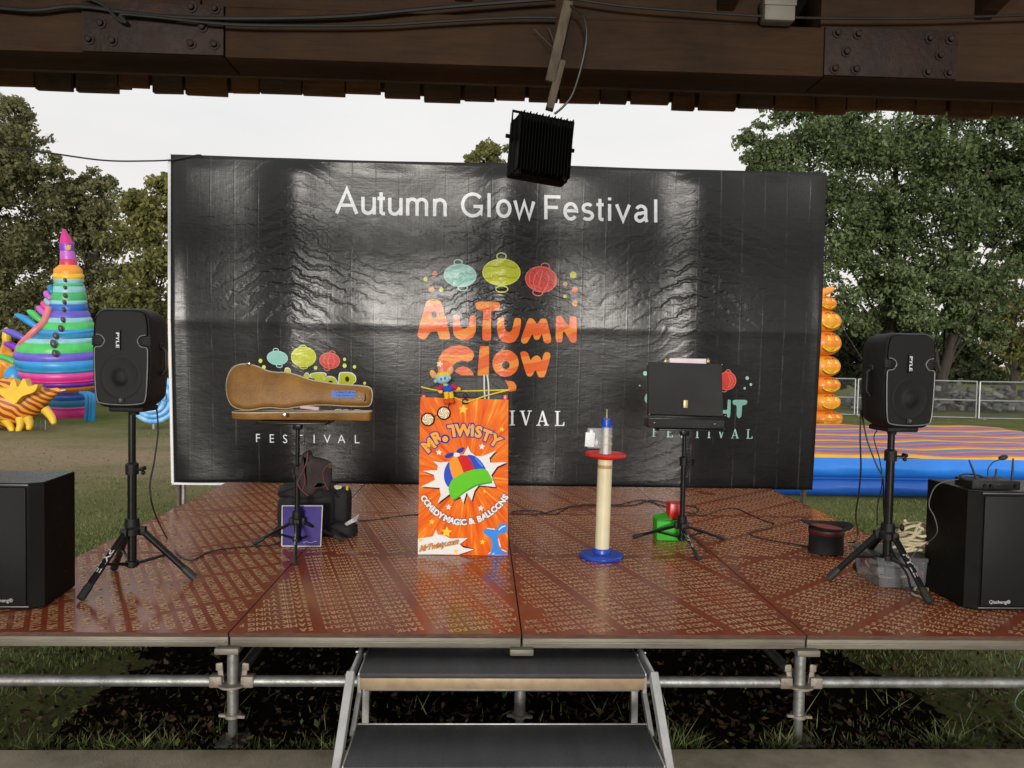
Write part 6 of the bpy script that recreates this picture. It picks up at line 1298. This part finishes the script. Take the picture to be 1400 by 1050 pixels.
M_WIN = mat('lantern_window', (.03, .035, .06, 1), (.09, .06, .05, 1), .4, vs=30)
for u, v, r in ((89, 383, 2.6), (89, 393, 2.6), (89, 404, 3.2), (88, 413, 3), (87, 423, 3), (86, 437, 3.6), (83, 449, 4.2), (76, 459, 4.4), (73, 470, 5.2), (75, 483, 4.5)):
    mb = MB(); s = CY_/1050; mb.ball(on_y(u, v, front_y(u, v)), (r*s*.8, .05, r*s*1.2), 10, M=Matrix.Rotation(R(-20), 4, 'Y')); mb.build('window', M_WIN, tw, 60)
mb = MB(); mb.tube(catmull([on_y(68, 420, CY_+.6), on_y(60, 440, CY_+.5), on_y(45, 455, CY_+.4), on_y(28, 473, CY_+.5), on_y(24, 490, CY_+.6)], 5), .085, 8); mb.build('pink_edge', band_mat('salmon', (.65, .18, .2, 1)), tw, 60)
for u in (118, 123, 127): mb = MB(); mb.tube(catmull([on_y(u-8, 537, CY_+.1), on_y(u, 541, CY_-.05), on_y(u+1, 556, CY_-.1), on_y(u, 577, CY_-.05)], 5), .045, 8); mb.build('tentacle', LM['sky'], tw, 60)
mb = MB()
for q in range(14): mb.ball(on_y(94+3.5*math.cos(q*.9)*(q/14), 339+4*math.sin(q*.9)*(q/14), CY_+.5), .02, 6)
mb.build('curl_mark', LM['yel'], tw, 60)
for k, (u0, v0, u1, v1, col) in enumerate(((52, 448, 20, 430, 'sky'), (58, 440, 37, 425, 'lgr'), (64, 432, 50, 420, 'lil'), (66, 424, 57, 414, 'pin'), (69, 417, 62, 410, 'pal'), (70, 410, 61, 400, 'lil'), (72, 402, 68, 391, 'teal'), (34, 463, 3, 452, 'vio'), (27, 478, 5, 470, 'pur'))):
    a = on_y(u0, v0, CY_+.7); b_ = on_y(u1, v1, CY_+.8); mb = MB(); mb.tube(catmull([a, a.lerp(b_, .3)+Vector((0, 0, .02)), a.lerp(b_, .6)+Vector((0, 0, .03)), a.lerp(b_, .85)+Vector((0, 0, .02)), b_], 4), [.07*math.sin(PI*(.15+.85*(j/16)**.9))+.015 for j in range(17)], 8); mb.build('spike', LM[col], tw, 60)
# striped beast lantern
BYb = 15.3; be = thing('beast_lantern', 'orange striped beast lantern with yellow crest and yellow legs on the left lawn', 'beast lantern', (on_z(35, 590, 0).x, BYb, 0))
def stripe_mat():
    m = bpy.data.materials.new('orange_stripe_fabric'); m.use_nodes = True; nt = m.node_tree; b = nt.nodes['Principled BSDF']; x, y, z, o = pos_xyz(nt)
    p = mnode(nt, 'ADD', mnode(nt, 'MULTIPLY', x, .55), z); p = mnode(nt, 'ADD', p, mnode(nt, 'MULTIPLY', noise_n(nt, o, 1.3, 2), .5)); s = mnode(nt, 'SINE', mnode(nt, 'MULTIPLY', p, 55)); s = mnode(nt, 'MULTIPLY_ADD', s, 3, .5, clamp=True)
    nt.links.new(mixc(nt, s, (.30, .05, .012, 1), (.75, .33, .03, 1)), b.inputs['Base Color']); b.inputs['Roughness'].default_value = .45; return m
bY_ = lambda u, v, d=0: on_y(u, v, BYb+d)
mb = MB(); pts = [(-70, 545, 6), (-50, 546, 16), (-20, 549, 30), (5, 550, 34), (25, 553, 32), (45, 553, 26), (58, 548, 18), (68, 541, 10), (78, 535, 5), (84, 534, 1.5)]; s = BYb/1050
mb.loft([[bY_(u, v)+Vector((r*s*.25*math.cos(a), r*s*.8*math.sin(a), r*s*math.cos(a+0))) for a in [2*PI*q/24 for q in range(24)]] for u, v, r in pts]); mb.build('body', stripe_mat(), be, 60)
cr_ = smooth2([(bY_(u, v).x, bY_(u, v).z) for u, v in ((12,528),(30,530),(36,520),(40,518),(44,528),(50,518),(54,518),(58,527),(70,524),(66,534),(50,540),(40,550),(30,545))], 3)
mb = MB(); n = len(cr_); 
for yy in (-.47, -.30): mb.v += [Vector((p[0], BYb+yy, p[1])) for p in cr_]
mb.f = [tuple(range(n)), tuple(range(2*n-1, n-1, -1))]+[(i, (i+1) % n, n+(i+1) % n, n+i) for i in range(n)]; mb.m = [0]*len(mb.f); mb.build('crest', LM['yel'], be, 30)
for u0, v0, u1, v1 in ((5, 572, 17, 590), (28, 572, 24, 591), (38, 572, 39, 588), (62, 560, 74, 580), (-20, 575, -24, 592)):
    mb = MB(); a = bY_(u0, v0, -.2); b_ = bY_(u1, v1, -.3); mb.tube(catmull([a, a.lerp(b_, .5)+Vector((.03, 0, 0)), b_], 4), [.09, .085, .08, .075, .07, .065, .06, .05, .035], 8); mb.build('leg', LM['yel'], be, 60)
mb = MB(); mb.ball(bY_(-14, 566, -.2), (.40, .2, .2), 14); mb.build('belly_patch', band_mat('lime', (.35, .5, .05, 1)), be, 60)
mb = MB(); mb.tube([bY_(76, 535), bY_(90, 533)], [.03, .008], 6); mb.build('snout', M_WHITE, be, 60)
mb = MB()
for u in (40, 55, 62): mb.tube([bY_(u, 575, .1), bY_(u, 602-abs(u-40)*.3, .1)], .014, 6)
mb.build('support_rod', M_FRAME, be)
# orange flower lantern behind
fy_ = 18.8; fo = thing('flower_lantern', 'orange star flower lantern on a green stem at the far left edge', 'flower lantern', on_z(6, 574, 0)); fo.location.y = fy_
mb = MB(); c = on_y(6, 495, fy_)
V = [(c.x+(.62 if k % 2 == 0 else .3)*math.sin(PI*k/6+.1), c.z+(.62 if k % 2 == 0 else .3)*math.cos(PI*k/6+.1)) for k in range(12)]; V = smooth2(V, 3); n = len(V)
rings = [[Vector((c.x+(p[0]-c.x)*s_, fy_+y, c.z+(p[1]-c.z)*s_)) for p in V] for y, s_ in ((-.2, .15), (-.17, .5), (-.08, .9), (0, 1), (.08, .9), (.17, .5), (.2, .15))]; mb.loft(rings); mb.build('petals', LM['ora'], fo, 60)
mb = MB(); mb.ball(on_y(22, 510, fy_), (.28, .2, .42), 12); mb.build('petal', LM['ora'], fo, 60)
mb = MB(); mb.ball(on_y(9, 462, fy_), (.1, .1, .26), 10); mb.build('bud', LM['yel'], fo, 60)
mb = MB(); mb.tube([on_y(5, 500, fy_), on_y(6, 545, fy_), on_y(6, 573, fy_)], .09, 10); mb.build('stem', LM['gre'], fo, 60)
mb = MB(); mb.tube(catmull([on_y(-5, 487, fy_-.3), on_y(10, 490, fy_-.3), on_y(23, 497, fy_-.3)], 4), [.02]+[.07]*7+[.02], 8); mb.build('leaf', LM['lgr'], fo, 60)
q = on_y(20, 517, 18.2); mb = MB(); mb.ball(q, (.24, .2, .3), 14); mb.ball(q-Vector((0, 0, .6)), (.22, .2, .7), 12); tag(mb.build('blue_lantern', LM['sky'], None, 60), 'pale blue rounded lantern between the orange flower and the striped tower', 'lantern')
# blue shell lantern by the banner
sy = 15.8; sh = thing('shell_lantern', 'glowing blue round shell lantern peeping out beside the banner behind the left loudspeaker', 'shell lantern', on_z(208, 589, 0)); sh.location.y = sy
M_SHB = mat('shell_blue', (.08, .34, .75, 1), (.35, .6, .8, 1), .35, vs=5); c = on_y(210, 545, sy); s = sy/1050
for k in range(4):
    mb = MB(); r = (30-6.5*k)*s; mb.tube([c+Vector((r*math.cos(a), -.05*k-.02*math.sin(3*a), r*math.sin(a)*1.0)) for a in [2*PI*q/28*.98 for q in range(29)]], [(4.2-.5*k)*s]*29, 8); mb.build('coil', M_SHB, sh, 60)
mb = MB(); mb.ball(c+Vector((0, .15, 0)), (27*s, .3, 27*s), 18); mb.build('body', M_SHB, sh, 60)
mb = MB(); mb.ball(on_y(226, 495, sy+.2), (.12, .1, .2), 10); mb.ball(on_y(228, 488, sy+.2), (.06, .06, .14), 8); mb.build('orange_tip', LM['ora'], sh, 60)
mb = MB(); mb.tube([c-Vector((0, 0, .3)), Vector((c.x, sy, 0))], .03, 8); mb.build('support_rod', M_FRAME, sh)
# ------------------------------------------------------------------ trees
def leaf_mat(n, a, b_, c_):
    m = bpy.data.materials.new('foliage_'+n); m.use_nodes = True; nt = m.node_tree; b = nt.nodes['Principled BSDF']
    g = nt.nodes.new('ShaderNodeNewGeometry'); x, y, z, o = pos_xyz(nt, False)
    f = mnode(nt, 'MULTIPLY_ADD', noise_n(nt, o, .35, 3), .9, mnode(nt, 'MULTIPLY_ADD', g.outputs['Random Per Island'], .5, -.2), clamp=True)
    c = ramp(nt, f, [(.2, a), (.5, b_), (.85, c_)]); nt.links.new(c, b.inputs['Base Color']); b.inputs['Roughness'].default_value = .55; b.inputs['Specular IOR Level'].default_value = .3
    tr = nt.nodes.new('ShaderNodeBsdfTranslucent'); nt.links.new(c, tr.inputs[0]); ms = nt.nodes.new('ShaderNodeMixShader'); ms.inputs[0].default_value = .38
    nt.links.new(b.outputs[0], ms.inputs[1]); nt.links.new(tr.outputs[0], ms.inputs[2]); nt.links.new(ms.outputs[0], nt.nodes['Material Output'].inputs[0]); return m
LF_L = leaf_mat('olive', (.09, .095, .04, 1), (.185, .185, .085, 1), (.31, .285, .14, 1)); LF_R = leaf_mat('maple_green', (.055, .08, .03, 1), (.115, .16, .064, 1), (.22, .28, .13, 1)); LF_Y = leaf_mat('yellowing', (.085, .095, .028, 1), (.175, .18, .06, 1), (.29, .26, .085, 1)); LF_D = leaf_mat('dark', (.02, .028, .011, 1), (.04, .052, .018, 1), (.075, .085, .03, 1))
M_BARK = mat('bark', (.045, .035, .026, 1), (.025, .02, .015, 1), .9, bump=.8, bs=14, vs=5, stretch=(3, 3, .5))
def leaves_at(centers, radii, per, size, r, flat=.75):
    P = []; 
    for c, rad, n in zip(centers, radii, per):
        d = r.normal(size=(n, 3)); d /= np.linalg.norm(d, axis=1)[:, None]; q = r.random(n)**.42
        P.append(np.array(c) + d*q[:, None]*np.array([rad, rad, rad*flat]))
    P = np.concatenate(P); n = len(P); a = r.normal(size=(n, 3)); a /= np.linalg.norm(a, axis=1)[:, None]; b_ = np.cross(a, r.normal(size=(n, 3))); b_ /= np.linalg.norm(b_, axis=1)[:, None]
    s = size*(.6+.8*r.random(n))[:, None]; V = np.stack([P-a*s, P+b_*s*.55, P+a*s, P-b_*s*.55], 1).reshape(-1, 3)
    return V, np.arange(n*4).reshape(-1, 4)
def tree(label, u, Y, crown, lf, seed, base_v=None, nl=340, size=.16, trunk_r=.22, group=None, fork=.35, lean=0):
    """crown: list of (u, v, radius_px) lumps at distance Y (a depth spread is added)"""
    r = np.random.default_rng(seed); rr = random.Random(seed); c0 = on_y(u, 485, Y); base = Vector((c0.x, Y, 0)); t = thing('tree', label, 'tree', base, group)
    s = Y/1050; C = []; Rd = []; Pn = []
    for (cu, cv, cr_) in crown:
        p = on_y(cu, cv, Y); rad = cr_*s; k = max(4, int(rad*rad*5.0))
        for _ in range(k):
            d = r.normal(size=3); d /= np.linalg.norm(d); q = r.random()**.5; C.append((p.x+d[0]*rad*q, p.y+d[1]*rad*q*1.1, max(.5, p.z+d[2]*rad*q*.9))); Rd.append(rad*rr.uniform(.16, .36)+.2); Pn.append(int(nl*rr.uniform(.4, 1.3)))
        for _ in range(int(10+rad*8)):      # loose sprigs that break the outline
            d = r.normal(size=3); d[2] += .35; d /= np.linalg.norm(d); q = rr.uniform(.95, 1.28); C.append((p.x+d[0]*rad*q, p.y+d[1]*rad*q, max(.5, p.z+d[2]*rad*q*.95))); Rd.append(rr.uniform(.12, .3)); Pn.append(rr.randint(18, 55))
        C.append(tuple(p)); Rd.append(rad*1.05); Pn.append(int(nl*rad*rad*.55))
    V, Fq = leaves_at(C, Rd, Pn, size*.55, r); np_mesh('crown', V, Fq, lf, t)
    zs_ = [c[2] for c in C]; ztop_ = max(zs_)*.85; mb = MB(); n = 9
    tp = [Vector((base.x+lean*(i/n)**1.5+.12*math.sin(i*1.3+seed), Y+.1*math.cos(i*1.7+seed), ztop_*i/n)) for i in range(n+1)]
    mb.tube(tp, [trunk_r*(1.25 if i == 0 else 1)*(1-.88*i/n) for i in range(n+1)], 10)
    for k in range(0, len(C), max(1, len(C)//18)):
        c = Vector(C[k]); i = min(n-1, max(1, int(n*min(.9, max(fork*.6, (c.z*.55)/max(ztop_, .1)))))); a = tp[i]; m_ = a.lerp(c, .5)+Vector((0, 0, .25)); mb.tube(catmull([a, m_, c], 4), [trunk_r*(.28*(1-j/8.5)+.02)*(1-.5*i/n) for j in range(9)], 6)
    mb.build('trunk', M_BARK, t, 60); return t
GL = 'trees behind the left lawn'; GR = 'trees behind the right fence'
tree('tallest olive green tree filling the upper left corner of the view', -40, 25, [(-60, 190, 75), (0, 215, 60), (-10, 290, 80), (40, 265, 42), (-60, 330, 80), (20, 360, 60), (30, 440, 55), (52, 230, 24), (10, 165, 28)], LF_L, 11, group=GL, size=.125, nl=430)
tree('rounded olive tree rising just right of the striped tower tip', 128, 26, [(125, 285, 42), (130, 258, 22), (95, 320, 48), (150, 330, 45), (105, 380, 50), (150, 400, 50), (90, 450, 50), (150, 470, 45), (105, 262, 14), (90, 300, 30)], LF_L, 12, group=GL, size=.125, nl=430)
tree('smaller leafy tree touching the left edge of the banner', 205, 24, [(200, 300, 34), (225, 280, 28), (190, 340, 40), (230, 350, 45), (205, 400, 48), (190, 455, 45), (235, 450, 50), (225, 255, 16), (185, 280, 14)], LF_Y, 13, group=GL, size=.14)
tree('dark shrubby tree low behind the striped tower', 60, 28, [(40, 480, 45), (90, 500, 45), (0, 500, 45), (140, 510, 45), (190, 515, 45), (240, 510, 45), (-50, 510, 45), (20, 420, 50), (150, 440, 50), (-30, 430, 60)], LF_D, 14, group=GL, size=.17, nl=420)
tree('treetop showing above the middle of the banner beside the floodlight', 668, 34, [(668, 232, 26), (648, 225, 14), (690, 222, 18), (668, 208, 12), (670, 290, 50), (640, 330, 45), (700, 330, 45)], LF_Y, 15, size=.15, nl=120, trunk_r=.15)
tree('large green maple arching over the right corner of the banner', 1215, 27, [(1090, 215, 55), (1040, 205, 30), (1150, 190, 60), (1110, 260, 60), (1170, 260, 65), (1230, 200, 70), (1150, 340, 65), (1220, 300, 70), (1130, 420, 45), (1190, 400, 60), (1090, 150, 40), (1060, 235, 28), (1240, 400, 55), (1160, 120, 60)], LF_R, 16, group=GR, size=.14, trunk_r=.26, nl=400)
tree('broad green tree at the right edge with a leaning dark trunk', 1292, 26, [(1310, 200, 60), (1370, 220, 65), (1290, 290, 65), (1350, 310, 50), (1430, 240, 70), (1290, 380, 55), (1340, 390, 38), (1260, 440, 42), (1420, 330, 55), (1300, 130, 70), (1400, 140, 70), (1310, 440, 35), (1385, 400, 34), (1345, 455, 30), (1400, 330, 40)], LF_R, 17, group=GR, size=.14, trunk_r=.2, nl=400, lean=1.6)
tree('yellowing tree glowing beyond the right fence near the frame edge', 1385, 34, [(1390, 360, 36), (1360, 420, 34), (1400, 440, 36), (1370, 480, 30), (1420, 490, 36)], LF_Y, 18, group=GR, size=.17, nl=230, trunk_r=.2)
tree('dark understorey tree shading the ground behind the fence', 1180, 31, [(1110, 470, 45), (1160, 470, 45), (1210, 475, 45), (1260, 480, 42), (1310, 490, 36), (1130, 500, 30), (1190, 505, 30), (1250, 505, 28)], LF_D, 19, group=GR, size=.17, nl=420)
r = np.random.default_rng(5); C = []; Rd = []
for k in range(260): x = r.uniform(-75, 90); h = 3+2.5*mnoise.noise(Vector((x*.1, 0, 0))); C.append((x, 62+r.uniform(-3, 3), r.uniform(.3, h+1.5))); Rd.append(r.uniform(1.1, 1.9))
V, Fq = leaves_at(C, Rd, [190]*260, .3, r); tag(np_mesh('far_wood', V, Fq, LF_D), 'low dark line of far woodland closing the lawn behind everything', 'woodland', kind='stuff')
# ------------------------------------------------------------------ grass, weeds and litter
def blade_mat(n, a, b_, c_):
    m = bpy.data.materials.new(n); m.use_nodes = True; nt = m.node_tree; b = nt.nodes['Principled BSDF']; g = nt.nodes.new('ShaderNodeNewGeometry'); x, y, z, o = pos_xyz(nt, False)
    f = mnode(nt, 'MULTIPLY_ADD', noise_n(nt, o, 1.2, 4), .6, mnode(nt, 'MULTIPLY_ADD', g.outputs['Random Per Island'], .5, -.1), clamp=True); nt.links.new(ramp(nt, f, [(.2, a), (.5, b_), (.85, c_)]), b.inputs['Base Color']); b.inputs['Roughness'].default_value = .6; b.inputs['Specular IOR Level'].default_value = .25; return m
M_BL = blade_mat('grass_blades', (.07, .10, .028, 1), (.13, .165, .052, 1), (.25, .24, .10, 1))
def blades(X, Y, h, w_, r, lean=.5):
    n = len(X); a = r.random(n)*2*PI; ln = lean*r.random(n); hh = h*(.5+r.random(n)); b_ = r.random(n)*2*PI; z = np.zeros(n)
    P = np.stack([X, Y, z], -1); d = np.stack([np.cos(a), np.sin(a), z], -1)*w_[:, None] if hasattr(w_, '__len__') else np.stack([np.cos(a), np.sin(a), z], -1)*w_; tip = P+np.stack([np.cos(b_)*ln*hh, np.sin(b_)*ln*hh, hh], -1)
    V = np.stack([P-d, P+d, tip], 1).reshape(-1, 3); return V, np.arange(3*n).reshape(-1, 3)
r = np.random.default_rng(9)
def scatter(x0, x1, y0, y1, n): return r.uniform(x0, x1, n), r.uniform(y0, y1, n)
XX = []; YY = []
for x0, x1, y0, y1, n in ((-6.5, -2.2, 3.12, 8, 46000), (-11, -2.9, 8, 17, 30000), (2.6, 6.5, 3.12, 7.5, 34000), (2.8, 9, 7.0, 9.0, 16000), (4, 22, 14, 22, 16000), (-2.4, -1.1, 3.12, 5.5, 9000), (1.7, 2.7, 3.12, 6.2, 9000)):
    a, b_ = scatter(x0, x1, y0, y1, n); XX.append(a); YY.append(b_)
X = np.concatenate(XX); Y = np.concatenate(YY)
keep = ~((X > SXL+.35+.3*np.sin(Y*3)) & (X < SXR-.35+.3*np.sin(Y*4)) & (Y > SYF+.25) & (Y < SYB+.05)) & ~((Y > 8.95) & (Y < 14) & (X > 2.5))
keep &= ~((X < -3) & (np.abs(Y-12.2) < 2.2) & (r.random(len(X)) < .88))
keep &= ~((X < -2.6) & (r.random(len(X)) < .35))
keep &= ~((Y < 3.7) & (r.random(len(X)) < .6))
X = X[keep]; Y = Y[keep]; V, T = blades(X, Y, .027*(1-.25*(Y < 3.8)), .0035+.0007*np.clip(Y-4, 0, 12), r, .9); tag(np_mesh('lawn_grass', V, T, M_BL, k=3), 'short green grass growing over the lawn around the stage', 'grass', kind='stuff')
X, Y = scatter(-2.6, 3.0, 3.105, 3.24, 5200); a, b_ = scatter(-2.6, 3, 3.15, 3.9, 1300); X = np.concatenate([X, a]); Y = np.concatenate([Y, b_]); cl = np.array([mnoise.noise(Vector((x*4.2, y*5, 1))) for x, y in zip(X, Y)]); kp = cl > r.uniform(-.25, .35, len(X)); X, Y = X[kp], Y[kp]; hh = (.022+.10*np.clip(cl[kp], 0, 1))*(.5+r.random(kp.sum()))
V, T = blades(X, Y, hh, .0028, r, 1.7); tag(np_mesh('edge_weeds', V, T, M_BL, k=3), 'straggly grass and weeds along the concrete edge below the stage', 'weeds', kind='stuff')
M_LIT = blade_mat('leaf_litter', (.015, .009, .005, 1), (.035, .02, .010, 1), (.10, .06, .025, 1)); M_LIT2 = blade_mat('green_leaf', (.012, .024, .007, 1), (.03, .055, .014, 1), (.14, .14, .025, 1))  # litter colours darkened to carry the shade below the stage
for nm, m_, n, lab, hmax in (('fallen_leaves', M_LIT, 5200, 'brown fallen leaves littering the bare ground under the stage', .02), ('ground_ivy', M_LIT2, 420, 'small green leaves and sprigs growing at the foot of the stage', .07)):
    X, Y = scatter(-2.9, 3.2, 3.11, 5.2, n); Y = 3.11+(Y-3.11)**1.6/2.1**.6; s = (.014+.022*r.random(n))[:, None]; Z = np.full(n, .012)+hmax*r.random(n)
    s = s*.62; P = np.stack([X, Y, Z], -1); a = r.normal(size=(n, 3))*[1, 1, .45]; a /= np.linalg.norm(a, axis=1)[:, None]; up_ = r.normal(size=(n, 3))*.5+[0, 0, 1]; b_ = np.cross(a, up_); b_ /= np.linalg.norm(b_, axis=1)[:, None]
    w3 = np.cross(a, b_); fd = s*(.15+.6*r.random(n))[:, None]; V = np.stack([P-a*s, P-a*s*.1+b_*s*.62+w3*fd, P+a*s*1.1+w3*fd*.4, P-a*s*.25-b_*s*.55+w3*fd*.8], 1).reshape(-1, 3); tag(np_mesh(nm, V, np.arange(4*n).reshape(-1, 4), m_), lab, 'leaves' if nm[0] == 'f' else 'ground plants', kind='stuff')
